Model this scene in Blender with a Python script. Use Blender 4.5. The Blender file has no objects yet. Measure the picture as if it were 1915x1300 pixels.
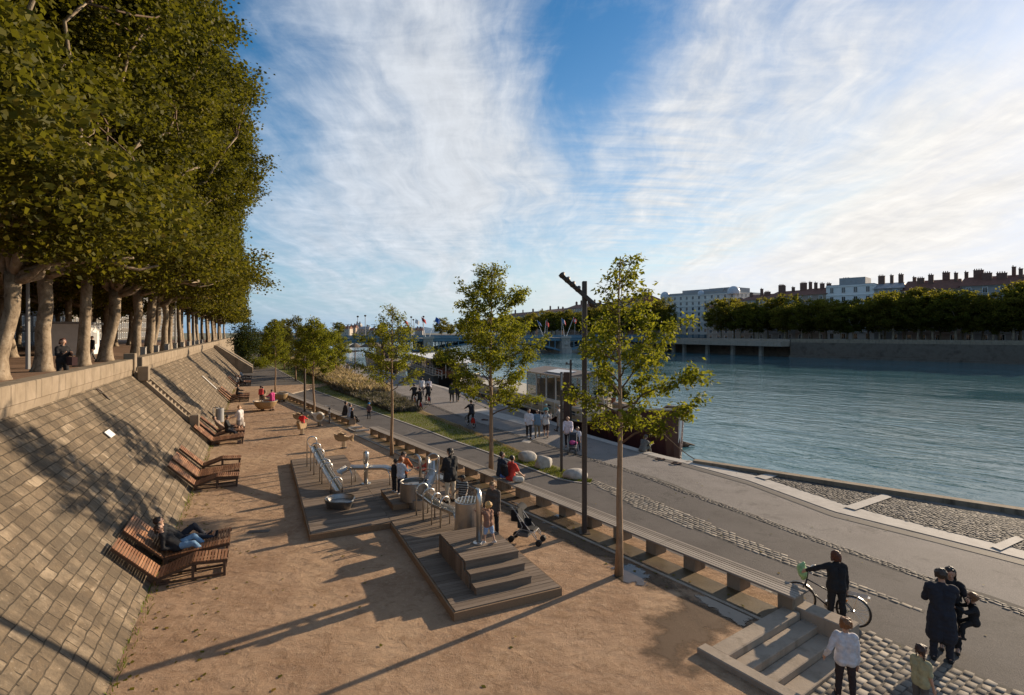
import bpy, bmesh, math, random
import numpy as np
from mathutils import Vector, Matrix
R = math.radians
PI = math.pi
random.seed(7)
rng = np.random.default_rng(11)
SC = bpy.context.scene
COL = SC.collection
# ------------------------------------------------------------------ camera model
HC, F, CX, HY = 6.05, 1004.0, 957.5, 622.0
TH = math.atan(475.5/1004.0)           # direction of the quay
CT, ST = math.cos(TH), math.sin(TH)
WZ = -1.65                              # water level
def at(px, py, z=0.0):                  # point of a level plane seen at this place of the photo
    y = (HC-z)*F/(py-HY)
    return Vector(((px-CX)/F*y, y, z))
def atd(px, py, y):
    return Vector(((px-CX)/F*y, y, HC-(py-HY)*y/F))
def zp(y):                              # lower quay: rises gently away from the camera
    return -0.45+0.40*min(max((y-16)/44.0, 0), 1)
def atp(px, py, dz=0.0):
    z = -0.3
    for _ in range(30):
        y = (HC-z)*F/(py-HY); z = zp(y)+dz
    return Vector(((px-CX)/F*y, y, z))
def uv(u, v, z=0.0):
    return Vector((CT*v-ST*u, ST*v+CT*u, z))
def touv(p):
    return (-ST*p[0]+CT*p[1], CT*p[0]+ST*p[1])

# ------------------------------------------------------------------ mesh building
class MB:
    def __init__(s):
        s.v = []; s.f = []; s.m = []; s.uv = {}
    def add(s, vs, fs, mi=0):
        o = len(s.v)
        s.v.extend([tuple(p) for p in vs])
        for f in fs:
            s.f.append(tuple(i+o for i in f)); s.m.append(mi)
        return s
    def box(s, c, size, rz=0, mi=0, tilt=None):
        x, y, z = size[0]/2, size[1]/2, size[2]/2
        P = [Vector((a*x, b*y, d*z)) for d in (-1, 1) for a, b in ((-1,-1),(1,-1),(1,1),(-1,1))]
        if tilt is not None: P = [tilt @ p for p in P]
        if rz:
            m = Matrix.Rotation(rz, 3, 'Z'); P = [m @ p for p in P]
        c = Vector(c)
        return s.add([p+c for p in P], [(3,2,1,0),(4,5,6,7),(0,1,5,4),(1,2,6,5),(2,3,7,6),(3,0,4,7)], mi)
    def tube(s, pts, rad, n=8, caps=True, mi=0, squash=None):
        pts = [Vector(p) for p in pts]
        if not hasattr(rad, '__len__'): rad = [rad]*len(pts)
        vs = []; up = None
        for i, p in enumerate(pts):
            t = (pts[min(i+1, len(pts)-1)]-pts[max(i-1, 0)])
            if t.length < 1e-9: t = Vector((0,0,1))
            t.normalize()
            if up is None:
                a = Vector((0,0,1)) if abs(t.z) < .9 else Vector((1,0,0))
                up = (a-t*a.dot(t)).normalized()
            else:
                up = (up-t*up.dot(t))
                up = up.normalized() if up.length > 1e-6 else t.orthogonal().normalized()
            b = t.cross(up)
            for k in range(n):
                a = 2*PI*k/n
                vs.append(p+up*math.cos(a)*rad[i]+b*math.sin(a)*rad[i])
        fs = []
        for i in range(len(pts)-1):
            for k in range(n):
                k2 = (k+1) % n
                fs.append((i*n+k, i*n+k2, (i+1)*n+k2, (i+1)*n+k))
        if caps:
            fs.append(tuple(reversed(range(n)))); fs.append(tuple((len(pts)-1)*n+k for k in range(n)))
        return s.add(vs, fs, mi)
    def ball(s, c, r, n=10, m=7, mi=0):
        if not hasattr(r, '__len__'): r = (r, r, r)
        vs = [(c[0], c[1], c[2]-r[2])]; fs = []
        for j in range(1, m):
            a = -PI/2+PI*j/m
            for k in range(n):
                b = 2*PI*k/n
                vs.append((c[0]+r[0]*math.cos(a)*math.cos(b), c[1]+r[1]*math.cos(a)*math.sin(b), c[2]+r[2]*math.sin(a)))
        vs.append((c[0], c[1], c[2]+r[2])); L = len(vs)-1
        for k in range(n):
            k2 = (k+1) % n
            fs.append((0, 1+k2, 1+k)); fs.append((L, 1+(m-2)*n+k, 1+(m-2)*n+k2))
            for j in range(m-2):
                fs.append((1+j*n+k, 1+j*n+k2, 1+(j+1)*n+k2, 1+(j+1)*n+k))
        return s.add(vs, fs, mi)
    def cone(s, a, b, ra, rb, n=10):         # round cone, closed
        a = Vector(a); b = Vector(b); d = b-a
        if d.length < 1e-6: return s.ball(a, max(ra, rb), n)
        t = d.normalized(); pts = []; rad = []
        for k in range(4):
            q = PI/2*k/3.5-PI/2+.12; pts.append(a+t*ra*math.sin(q)); rad.append(max(ra*math.cos(q), .001))
        for k in range(4):
            q = PI/2*(k+.5)/3.5-.12; pts.append(b+t*rb*math.sin(min(q, 1.5))); rad.append(max(rb*math.cos(min(q, 1.5)), .001))
        return s.tube(pts, rad, n)
    def lathe(s, prof, n=24, c=(0,0,0), mi=0, close=False):
        vs = []; fs = []
        for r, z in prof:
            for k in range(n):
                a = 2*PI*k/n; vs.append((c[0]+r*math.cos(a), c[1]+r*math.sin(a), c[2]+z))
        for i in range(len(prof)-1):
            for k in range(n):
                k2 = (k+1) % n; fs.append((i*n+k, i*n+k2, (i+1)*n+k2, (i+1)*n+k))
        return s.add(vs, fs, mi)
    def prism(s, poly, z0, z1, mi=0):        # poly counter-clockwise (x, y)
        n = len(poly)
        z0f = z0 if callable(z0) else (lambda p: z0)
        z1f = z1 if callable(z1) else (lambda p: z1)
        vs = [(p[0], p[1], z0f(p)) for p in poly]+[(p[0], p[1], z1f(p)) for p in poly]
        fs = [tuple(reversed(range(n))), tuple(range(n, 2*n))]+[(i, (i+1) % n, n+(i+1) % n, n+i) for i in range(n)]
        return s.add(vs, fs, mi)
    def profile(s, prof, x0, x1, mi=0):      # closed (y, z) outline pushed along x
        n = len(prof)
        vs = [(x0, p[0], p[1]) for p in prof]+[(x1, p[0], p[1]) for p in prof]
        fs = [tuple(range(n)), tuple(reversed(range(n, 2*n)))]+[(i, n+i, n+(i+1) % n, (i+1) % n) for i in range(n)]
        return s.add(vs, fs, mi)
    def strip(s, A, B, mi=0, uvs=None):      # sheet between two polylines
        n = len(A); o = len(s.v)
        s.add(list(A)+list(B), [(i, n+i, n+i+1, i+1) for i in range(n-1)], mi)
    def build(s, name, mat, parent=None, smooth=False, bevel=0, uvf=None, fix=False):
        me = bpy.data.meshes.new(name)
        me.from_pydata(s.v, [], s.f)
        mats = mat if isinstance(mat, (list, tuple)) else [mat]
        for m in mats: me.materials.append(m)
        if len(mats) > 1: me.polygons.foreach_set('material_index', s.m)
        if smooth: me.polygons.foreach_set('use_smooth', [True]*len(me.polygons))
        if fix:
            bm = bmesh.new(); bm.from_mesh(me)
            bmesh.ops.remove_doubles(bm, verts=bm.verts, dist=1e-5)
            bmesh.ops.recalc_face_normals(bm, faces=bm.faces); bm.to_mesh(me); bm.free()
        if bevel:
            bm = bmesh.new(); bm.from_mesh(me)
            bmesh.ops.recalc_face_normals(bm, faces=bm.faces)
            es = [e for e in bm.edges if len(e.link_faces) == 2 and e.calc_face_angle(0) > .5]
            bmesh.ops.bevel(bm, geom=es, offset=bevel, segments=1, affect='EDGES', clamp_overlap=True)
            bm.to_mesh(me); bm.free()
        if uvf:
            L = me.uv_layers.new(name='UVMap')
            for lp in me.loops:
                L.data[lp.index].uv = uvf(me.vertices[lp.vertex_index].co)
        me.validate()
        o = bpy.data.objects.new(name, me)
        if parent is not None: o.parent = parent
        COL.objects.link(o)
        return o

def tag(o, label=None, cat=None, group=None, kind=None):
    if label: o['label'] = label
    if cat: o['category'] = cat
    if group: o['group'] = group
    if kind: o['kind'] = kind
    return o
def thing(name, label, cat, loc=(0,0,0), rz=0.0, group=None, s=1.0):
    o = bpy.data.objects.new(name, None); o.empty_display_size = .3
    o.location = loc; o.rotation_euler = (0, 0, rz); o.scale = (s, s, s)
    COL.objects.link(o)
    return tag(o, label, cat, group)
def kids(o): return [c for c in KID.get(o.name, [])] if False else [c for c in bpy.data.objects if c.parent == o]
def dup(root, loc=None, rz=None, label=None, group=None, s=None):
    def rec(o, par):
        c = o.copy(); COL.objects.link(c)
        if par is not None: c.parent = par
        for ch in list(o.children): rec(ch, c)
        return c
    r = rec(root, None)
    if loc is not None: r.location = loc
    if rz is not None: r.rotation_euler = (0, 0, rz)
    if label: r['label'] = label
    if group: r['group'] = group
    if s is not None: r.scale = (s, s, s) if not hasattr(s, '__len__') else s
    return r
def share(o, parent, name=None):             # another part with the same mesh
    c = bpy.data.objects.new(name or o.name.split('.')[0], o.data); c.parent = parent; COL.objects.link(c); return c

# ------------------------------------------------------------------ materials
def lin(c):
    return tuple(((x/12.92) if x <= .04045 else ((x+.055)/1.055)**2.4) for x in c)
class NT:
    def __init__(s, tree): s.t = tree; s.n = tree.nodes; s.l = tree.links
    def node(s, typ, **kw):
        nd = s.n.new(typ)
        for k, v in kw.items(): setattr(nd, k, v)
        return nd
    def put(s, sock, v):
        if isinstance(v, bpy.types.NodeSocket): s.l.new(v, sock)
        elif v is not None: sock.default_value = v
    def math(s, op, a, b=None, c=None, clamp=False):
        nd = s.node('ShaderNodeMath', operation=op, use_clamp=clamp)
        s.put(nd.inputs[0], a); s.put(nd.inputs[1], b)
        if c is not None: s.put(nd.inputs[2], c)
        return nd.outputs[0]
    def vmath(s, op, a, b=None):
        nd = s.node('ShaderNodeVectorMath', operation=op)
        s.put(nd.inputs[0], a); s.put(nd.inputs[1], b)
        return nd.outputs[1] if op in ('DOT_PRODUCT', 'LENGTH') else nd.outputs[0]
    def mix(s, fac, a, b, blend='MIX'):
        nd = s.node('ShaderNodeMix', data_type='RGBA', blend_type=blend)
        s.put(nd.inputs[0], fac); s.put(nd.inputs[6], a); s.put(nd.inputs[7], b)
        return nd.outputs[2]
    def noise(s, vec, scale, detail=6, rough=.55, dist=0.0, out=0):
        nd = s.node('ShaderNodeTexNoise')
        if vec is not None: s.put(nd.inputs['Vector'], vec)
        nd.inputs['Scale'].default_value = scale; nd.inputs['Detail'].default_value = detail
        nd.inputs['Roughness'].default_value = rough; nd.inputs['Distortion'].default_value = dist
        return nd.outputs[out]
    def ramp(s, fac, stops):
        nd = s.node('ShaderNodeValToRGB'); s.put(nd.inputs[0], fac)
        e = nd.color_ramp.elements
        while len(e) < len(stops): e.new(.5)
        for el, (p, c) in zip(e, stops):
            el.position = p; el.color = (*c, 1) if len(c) == 3 else c
        return nd.outputs[0]
    def mr(s, v, a, b, c=0.0, d=1.0, smooth=False):
        nd = s.node('ShaderNodeMapRange', interpolation_type='SMOOTHSTEP' if smooth else 'LINEAR')
        s.put(nd.inputs[0], v)
        for i, x in zip((1,2,3,4), (a,b,c,d)): nd.inputs[i].default_value = x
        return nd.outputs[0]
    def mapping(s, vec, scale=(1,1,1), rot=(0,0,0), loc=(0,0,0)):
        nd = s.node('ShaderNodeMapping'); s.put(nd.inputs[0], vec)
        nd.inputs['Scale'].default_value = scale; nd.inputs['Rotation'].default_value = rot; nd.inputs['Location'].default_value = loc
        return nd.outputs[0]
    def coord(s, which='Object'): return s.node('ShaderNodeTexCoord').outputs[which]
    def pos(s): return s.node('ShaderNodeNewGeometry').outputs['Position']
    def bump(s, h, strength=.5, dist=.02, normal=None):
        nd = s.node('ShaderNodeBump'); s.put(nd.inputs['Height'], h)
        nd.inputs['Strength'].default_value = strength; nd.inputs['Distance'].default_value = dist
        if normal is not None: s.put(nd.inputs['Normal'], normal)
        return nd.outputs[0]
def newmat(name):
    m = bpy.data.materials.new(name); m.use_nodes = True
    nt = NT(m.node_tree); b = nt.n['Principled BSDF']
    return m, nt, b
def c4(c): return (*c, 1)
def mk(name, c1, c2=None, scale=4, rough=.8, bump=0.0, bscale=None, metal=0.0, detail=7, stretch=None, bdist=.01, spec=.5, c3=None, coat=0, world=False, sheen=0):
    m, nt, b = newmat(name)
    vec = nt.pos() if world else nt.coord()
    if stretch: vec = nt.mapping(vec, scale=stretch)
    if c2:
        n = nt.noise(vec, scale, detail, .62)
        st = [(.3, c1), (.7, c2)] if not c3 else [(.28, c1), (.52, c2), (.75, c3)]
        nt.put(b.inputs['Base Color'], nt.ramp(n, st))
    else: b.inputs['Base Color'].default_value = c4(c1)
    b.inputs['Roughness'].default_value = rough; b.inputs['Metallic'].default_value = metal
    b.inputs['Specular IOR Level'].default_value = spec
    if coat: b.inputs['Coat Weight'].default_value = coat
    if sheen: b.inputs['Sheen Weight'].default_value = sheen
    if bump:
        h = nt.noise(vec, bscale or scale*6, 6, .6)
        nt.put(b.inputs['Normal'], nt.bump(h, bump, bdist))
    return m
def leafmat(name, stops, trans=.35, rough=.5):
    m, nt, b = newmat(name)
    at_ = nt.node('ShaderNodeAttribute', attribute_name='tint')
    col = nt.ramp(at_.outputs['Fac'], stops)
    nt.put(b.inputs['Base Color'], col)
    b.inputs['Roughness'].default_value = rough+.08; b.inputs['Specular IOR Level'].default_value = .16
    tr = nt.node('ShaderNodeBsdfTranslucent')
    nt.put(tr.inputs[0], nt.mix(.5, col, (.20, .19, .012, 1)))
    mx = nt.node('ShaderNodeMixShader'); mx.inputs[0].default_value = trans
    nt.l.new(b.outputs[0], mx.inputs[1]); nt.l.new(tr.outputs[0], mx.inputs[2])
    nt.l.new(mx.outputs[0], nt.n['Material Output'].inputs[0])
    return m

def mat_masonry():
    m, nt, b = newmat('weathered stone blocks')
    uvn = nt.coord('UV')
    nz = nt.node('ShaderNodeTexNoise'); nt.put(nz.inputs['Vector'], uvn); nz.inputs['Scale'].default_value = 3.5; nz.inputs['Detail'].default_value = 6
    off = nt.vmath('SCALE', nt.vmath('SUBTRACT', nz.outputs['Color'], (.5,.5,.5))); off.node.inputs['Scale'].default_value = .07
    vec = nt.vmath('ADD', uvn, off)
    br = nt.node('ShaderNodeTexBrick', offset=.5, squash=1.35, squash_frequency=3)
    nt.put(br.inputs['Vector'], vec)
    br.inputs['Color1'].default_value = (.0,.0,.0,1); br.inputs['Color2'].default_value = (1,1,1,1); br.inputs['Mortar'].default_value = (.5,.5,.5,1)
    br.inputs['Scale'].default_value = 1.0; br.inputs['Mortar Size'].default_value = .013; br.inputs['Mortar Smooth'].default_value = .35
    br.inputs['Brick Width'].default_value = .43; br.inputs['Row Height'].default_value = .26; br.inputs['Bias'].default_value = 0
    b2 = nt.node('ShaderNodeTexBrick', offset=.37, squash=.8, squash_frequency=2)
    nt.put(b2.inputs['Vector'], vec)
    for k_, v_ in (('Color1', (0,0,0,1)), ('Color2', (1,1,1,1)), ('Mortar', (.5,.5,.5,1))): b2.inputs[k_].default_value = v_
    for k_, v_ in (('Scale', 1.0), ('Mortar Size', .013), ('Mortar Smooth', .35), ('Brick Width', .66), ('Row Height', .26)): b2.inputs[k_].default_value = v_
    sel = nt.mr(nt.noise(nt.mapping(uvn, scale=(.5, .9, 1)), 1.0, 2, .5), .49, .51)
    bcol = nt.mix(sel, br.outputs['Color'], b2.outputs['Color']); sx = nt.node('ShaderNodeMix'); nt.put(sx.inputs[0], sel); nt.put(sx.inputs[2], br.outputs['Fac']); nt.put(sx.inputs[3], b2.outputs['Fac']); bfac = sx.outputs[0]
    tone = nt.ramp(bcol, [(.0, (.135,.10,.066)), (.3, (.20,.151,.10)), (.75, (.26,.20,.136)), (1, (.36,.285,.20))])
    n2 = nt.noise(vec, 2.2, 10, .7); n3 = nt.noise(vec, 14, 8, .7)
    col = nt.mix(nt.mr(n2, .42, .68), tone, (.12,.095,.07,1))
    big = nt.noise(uvn, .35, 5, .6)
    col = nt.mix(nt.math('MULTIPLY', nt.mr(big, .5, .68), .55), col, (.115,.10,.075,1))
    col = nt.mix(nt.mr(n3, .58, .75), col, (.46,.39,.30,1))
    col = nt.mix(nt.mr(nt.noise(vec, 7, 8, .7), .60, .72), col, (.08,.07,.055,1))
    run = nt.noise(nt.mapping(uvn, scale=(1.3, .28, 1)), 1.6, 8, .65, .5)
    col = nt.mix(nt.mr(run, .45, .60, 0, .8), col, (.10,.078,.055,1))
    col = nt.mix(nt.mr(nt.noise(uvn, 26, 4, .7), .55, .7, 0, .5), col, (.13,.10,.07,1))
    mo = nt.mr(nt.noise(uvn, 2.5, 6, .7), .3, .6, .35, 1)
    col = nt.mix(nt.math('MULTIPLY', bfac, mo), col, (.05,.042,.032,1))
    nt.put(b.inputs['Base Color'], col); b.inputs['Roughness'].default_value = .92; b.inputs['Specular IOR Level'].default_value = .2
    h = nt.math('ADD', nt.math('MULTIPLY', nt.math('SUBTRACT', 1, bfac), .8), nt.math('MULTIPLY', nt.noise(vec, 9, 10, .7), .8))
    nt.put(b.inputs['Normal'], nt.bump(h, .95, .06))
    return m
def mat_water():
    m, nt, b = newmat('river water')
    p = nt.pos()
    mp = nt.mapping(p, scale=(1, 1, 1), rot=(0, 0, -TH-.25))
    st = nt.mapping(mp, scale=(.9, .38, 1))
    w1 = nt.noise(st, 1.5, 4, .6, .6); w2 = nt.noise(st, .33, 4, .6, 1.0); w3 = nt.noise(nt.mapping(mp, scale=(.06, .016, 1)), 1.0, 5, .6, 1.2)
    h = nt.math('ADD', nt.math('MULTIPLY', w1, .22), nt.math('MULTIPLY', w2, .65))
    b.inputs['Roughness'].default_value = .07; b.inputs['IOR'].default_value = 1.33
    b.inputs['Specular IOR Level'].default_value = .5
    nt.put(b.inputs['Base Color'], nt.mix(nt.mr(w3, .35, .65), (.042, .122, .148, 1), (.075, .178, .202, 1)))
    bp = nt.node('ShaderNodeBump'); nt.put(bp.inputs['Height'], h); nt.put(bp.inputs['Strength'], nt.mr(w3, .36, .64, .22, .85)); bp.inputs['Distance'].default_value = .5
    nt.put(b.inputs['Normal'], bp.outputs[0])
    return m
def mat_gravel():
    m, nt, b = newmat('tan sandy gravel')
    p = nt.pos()
    n1 = nt.noise(p, .55, 8, .65); n2 = nt.noise(p, 9, 8, .75); n3 = nt.noise(p, 45, 6, .8); n4 = nt.noise(p, 2.3, 8, .7, .7)
    col = nt.ramp(n1, [(.3, (.285,.175,.105)), (.55, (.375,.246,.155)), (.75, (.44,.30,.198))])
    n5 = nt.noise(nt.mapping(p, scale=(1, .45, 1), rot=(0,0,-TH)), .22, 5, .6, .8)
    col = nt.mix(nt.mr(n5, .48, .66, 0, .7), col, (.52,.36,.225,1))
    col = nt.mix(nt.mr(n4, .5, .7), col, (.25,.155,.09,1))
    col = nt.mix(nt.math('MULTIPLY', nt.mr(n2, .52, .72), .6), col, (.58,.43,.29,1))
    col = nt.mix(nt.math('MULTIPLY', nt.mr(n3, .55, .75), .75), col, (.14,.085,.05,1))
    vo = nt.node('ShaderNodeTexVoronoi'); nt.put(vo.inputs['Vector'], p); vo.inputs['Scale'].default_value = 26
    col = nt.mix(nt.math('MULTIPLY', nt.mr(vo.outputs['Distance'], .18, .05), .5), col, (.62,.50,.37,1))
    nt.put(b.inputs['Base Color'], col); b.inputs['Roughness'].default_value = .95; b.inputs['Specular IOR Level'].default_value = .15
    v2 = nt.node('ShaderNodeTexVoronoi', feature='SMOOTH_F1'); nt.put(v2.inputs['Vector'], nt.mapping(p, scale=(1, 1.5, 1), rot=(0, 0, .7))); v2.inputs['Scale'].default_value = 3.2
    h = nt.math('ADD', nt.math('MULTIPLY', n4, .6), nt.math('ADD', nt.math('MULTIPLY', n2, .38), nt.math('MULTIPLY', n3, .22)))
    h = nt.math('ADD', h, nt.math('MULTIPLY', v2.outputs['Distance'], .45))
    nt.put(b.inputs['Normal'], nt.bump(h, 1.0, .075))
    return m
def mat_asphalt(name, c1, c2, speck, world=True, sp=.66):
    m, nt, b = newmat(name)
    p = nt.pos()
    col = nt.ramp(nt.noise(p, .7, 8, .6), [(.3, c1), (.7, c2)])
    n3 = nt.noise(p, 42, 6, .8)
    col = nt.mix(nt.mr(n3, sp-.08, sp+.04), col, c4(speck))
    col = nt.mix(nt.mr(nt.noise(p, 1.1, 9, .72, .6), .54, .66, 0, .55), col, c4(tuple(x*.55 for x in c1)))
    nt.put(b.inputs['Base Color'], col); b.inputs['Roughness'].default_value = .85; b.inputs['Specular IOR Level'].default_value = .2
    nt.put(b.inputs['Normal'], nt.bump(nt.math('ADD', n3, nt.noise(p, 12, 6, .7)), .6, .012))
    return m
def mat_wood(name, c1, c2, c3, along=(1, 14, 14), rough=.75, scale=2.5):
    m, nt, b = newmat(name)
    vec = nt.mapping(nt.coord(), scale=along)
    n = nt.noise(vec, scale, 8, .65, .3)
    isl = nt.node('ShaderNodeNewGeometry').outputs['Random Per Island']
    f = nt.math('ADD', nt.math('MULTIPLY', n, .62), nt.math('MULTIPLY', isl, .38))
    nt.put(b.inputs['Base Color'], nt.ramp(f, [(.25, c1), (.5, c2), (.75, c3)]))
    b.inputs['Roughness'].default_value = rough; b.inputs['Specular IOR Level'].default_value = .3
    nt.put(b.inputs['Normal'], nt.bump(n, .4, .008))
    return m
def mat_stones(name, stops, rough=.75, spec=.4):
    m, nt, b = newmat(name)
    isl = nt.node('ShaderNodeNewGeometry').outputs['Random Per Island']
    n = nt.noise(nt.pos(), 18, 6, .7)
    f = nt.math('ADD', nt.math('MULTIPLY', isl, .75), nt.math('MULTIPLY', n, .3))
    nt.put(b.inputs['Base Color'], nt.ramp(f, stops)); b.inputs['Roughness'].default_value = rough; b.inputs['Specular IOR Level'].default_value = spec
    nt.put(b.inputs['Normal'], nt.bump(n, .5, .01))
    return m
def mat_bark():
    m, nt, b = newmat('mottled plane bark')
    p = nt.coord()
    n1 = nt.noise(nt.mapping(p, scale=(1,1,.55)), 2.6, 6, .7, .4); n2 = nt.noise(p, 9, 5, .6)
    col = nt.ramp(n1, [(.34, (.10,.073,.047)), (.44, (.22,.165,.11)), (.56, (.32,.25,.175)), (.70, (.43,.36,.27))])
    col = nt.mix(nt.mr(n2, .58, .68), col, (.17,.125,.08,1))
    nt.put(b.inputs['Base Color'], col); b.inputs['Roughness'].default_value = .9
    nt.put(b.inputs['Normal'], nt.bump(nt.math('ADD', n1, n2), .5, .04))
    return m
def mat_concrete_stain(name, c1, c2, dark):
    m, nt, b = newmat(name)
    p = nt.pos()
    n = nt.noise(p, 1.3, 9, .65); st = nt.noise(nt.mapping(p, scale=(1.6, 1.6, .22)), 1.5, 7, .7)
    col = nt.ramp(n, [(.3, c1), (.7, c2)])
    col = nt.mix(nt.mr(st, .52, .68, 0, .8), col, c4(dark))
    nt.put(b.inputs['Base Color'], col); b.inputs['Roughness'].default_value = .9; b.inputs['Specular IOR Level'].default_value = .2
    nt.put(b.inputs['Normal'], nt.bump(nt.noise(p, 14, 8, .7), .5, .015))
    return m
MT = {}
MT['masonry'] = mat_masonry(); MT['water'] = mat_water(); MT['gravel'] = mat_gravel()
MT['wet'] = mat_asphalt('wet gravel', (.10,.066,.042), (.15,.10,.062), (.26,.19,.13))
def wetmat(name, src, lo, hi):
    m = src.copy(); m.name = name; nt = NT(m.node_tree); out = nt.n['Material Output']; old = out.inputs[0].links[0].from_socket
    a = nt.node('ShaderNodeAttribute', attribute_name='edge').outputs['Fac']
    f = nt.math('ADD', nt.math('MULTIPLY', a, 1.2), nt.math('MULTIPLY', nt.math('SUBTRACT', nt.noise(nt.pos(), 2.6, 10, .7), .5), 1.5))
    tr = nt.node('ShaderNodeBsdfTransparent'); mx = nt.node('ShaderNodeMixShader')
    nt.put(mx.inputs[0], nt.mr(f, lo, hi, 0, 1, True)); nt.l.new(tr.outputs[0], mx.inputs[1]); nt.l.new(old, mx.inputs[2]); nt.l.new(mx.outputs[0], out.inputs[0])
    return m
MT['puddle'] = mk('shallow puddle', (.07,.055,.04), (.11,.085,.06), 3, .10, .03, 6, spec=.35)
MT['wet_soft'] = wetmat('damp gravel', MT['wet'], .2, .95); MT['puddle_soft'] = wetmat('puddle edge', MT['puddle'], .35, .6)
MT['asphalt'] = mat_asphalt('grey asphalt', (.09,.079,.071), (.127,.112,.101), (.225,.20,.182))
MT['asphalt2'] = mat_asphalt('dark asphalt', (.11,.104,.10), (.145,.137,.13), (.25,.235,.22))
MT['pave'] = mat_asphalt('washed concrete paving', (.165,.146,.13), (.228,.203,.182), (.37,.333,.298), sp=.6)
MT['prom'] = mat_asphalt('reddish promenade sand', (.20,.125,.085), (.27,.175,.12), (.32,.22,.16))
MT['slab'] = mk('pale stone slab', (.33,.30,.265), (.46,.42,.37), 3, .8, .5, 20, world=True)
MT['conc'] = mat_concrete_stain('tan concrete', (.29,.235,.18), (.39,.32,.25), (.21,.17,.125))
MT['coping'] = mat_concrete_stain('stained coping', (.21,.165,.115), (.31,.25,.185), (.075,.058,.04))
MT['cobble'] = mat_stones('cobble', [(.1,(.12,.10,.082)),(.4,(.175,.15,.122)),(.7,(.23,.20,.165)),(1,(.31,.275,.23))], .8, .25)
MT['cobble_d'] = mat_stones('dark pebbles', [(.1,(.055,.047,.04)),(.45,(.10,.088,.075)),(.75,(.15,.13,.11)),(1,(.25,.22,.19))], .75, .22)
MT['mortar'] = mk('dark joint', (.06,.052,.043), (.10,.088,.072), 20, .95, .4, 60, world=True)
MT['deck'] = mat_wood('weathered decking', (.10,.073,.052), (.165,.122,.088), (.235,.18,.135), along=(1.2, 12, 12))
MT['deck_side'] = mat_wood('brown fascia board', (.13,.08,.045), (.20,.125,.07), (.26,.17,.10), along=(12, 1.2, 12))
MT['bench'] = mat_wood('silvered bench slats', (.17,.14,.112), (.25,.21,.172), (.35,.30,.25), along=(12, .8, 12))
MT['slat'] = mat_wood('red brown slats', (.135,.06,.028), (.23,.105,.048), (.36,.185,.095), along=(1.5, 14, 14), rough=.55)
MT['slat_dk'] = mk('dark brown frame', (.05,.027,.016), (.085,.045,.026), 6, .6)
MT['steel'] = mk('brushed stainless steel', (.50,.48,.45), (.62,.60,.57), 7, .34, .06, 60, metal=1.0)
MT['steel_d'] = mk('dull wet steel', (.28,.27,.255), (.40,.385,.37), 5, .4, .06, 60, metal=1.0)
MT['iron'] = mk('dark painted steel', (.045,.032,.024), (.07,.05,.038), 6, .5)
MT['rust'] = mk('rusted steel pile', (.06,.03,.02), (.10,.05,.033), 3, .8, .4, 20)
MT['black'] = mk('black rubber', (.012,.012,.013), None, rough=.6)
MT['bark'] = mat_bark()
MT['bark2'] = mk('young bark', (.17,.10,.055), (.29,.185,.105), 9, .85, .6, 30, stretch=(1,1,.3), c3=(.36,.25,.16))
MT['twig'] = mk('dark twig', (.085,.05,.028), (.15,.095,.055), 9, .85)
MT['leaf_plane'] = leafmat('plane leaves', [(.0,(.028,.034,.005)), (.4,(.072,.074,.009)), (.72,(.135,.122,.014)), (.9,(.20,.16,.02)), (1,(.27,.17,.04))], .46)
MT['leaf_young'] = leafmat('young tree leaves', [(.0,(.06,.085,.010)), (.45,(.15,.18,.016)), (.75,(.26,.26,.022)), (.93,(.37,.31,.028)), (1,(.45,.20,.028))], .62)
MT['leaf_willow'] = leafmat('feathery leaves', [(.0,(.06,.07,.02)), (.5,(.11,.115,.035)), (1,(.19,.165,.06))], .4)
MT['leaf_dark'] = leafmat('evergreen leaves', [(.0,(.012,.025,.006)), (.5,(.025,.045,.01)), (1,(.05,.075,.016))], .2)
MT['leaf_far'] = leafmat('far tree leaves', [(.0,(.055,.065,.013)), (.45,(.12,.12,.02)), (.8,(.22,.165,.03)), (1,(.30,.19,.045))], .72)
MT['grass'] = leafmat('grass blades', [(.0,(.07,.11,.012)), (.5,(.14,.19,.02)), (1,(.22,.21,.04))], .3, .7)
MT['drygrass'] = leafmat('dry feather grass', [(.0,(.24,.17,.09)), (.5,(.42,.31,.18)), (1,(.58,.46,.31))], .35, .8)
MT['lavender'] = leafmat('grey ground cover', [(.0,(.09,.09,.06)), (.5,(.16,.14,.12)), (1,(.24,.21,.19))], .2, .8)
MT['soil'] = mk('soil and turf', (.09,.11,.02), (.15,.125,.045), 1.4, .95, .6, 18, world=True, c3=(.11,.155,.022))
MT['drysoil'] = mk('dry turf', (.20,.145,.07), (.30,.225,.12), 3, .95, .6, 18, world=True)
MT['boulder'] = mk('granite boulder', (.27,.235,.20), (.44,.40,.35), 2.2, .85, .8, 9, c3=(.52,.48,.42), bdist=.03)
MT['hull'] = mk('maroon hull paint', (.042,.013,.014), (.062,.018,.018), 1.5, .4)
MT['hull_dk'] = mk('black hull paint', (.012,.012,.014), (.022,.021,.022), 1.5, .4)
MT['cream'] = mk('cream paint', (.46,.40,.29), (.55,.49,.37), 2, .55)
MT['white'] = mk('white paint', (.70,.69,.66), (.80,.79,.76), 2, .5)
MT['greyp'] = mk('grey paint', (.25,.25,.25), (.34,.34,.34), 2, .6)
MT['roofing'] = mk('grey roof felt', (.15,.125,.11), (.22,.185,.165), 2, .8)
MT['glass'] = mk('window glass', (.02,.028,.032), None, rough=.06, spec=.8)
MT['wood_panel'] = mk('warm panelling', (.25,.15,.08), (.38,.25,.14), 2, .5)
MT['bridge'] = mk('blue steel paint', (.085,.175,.235), (.125,.225,.29), .4, .6)
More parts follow.
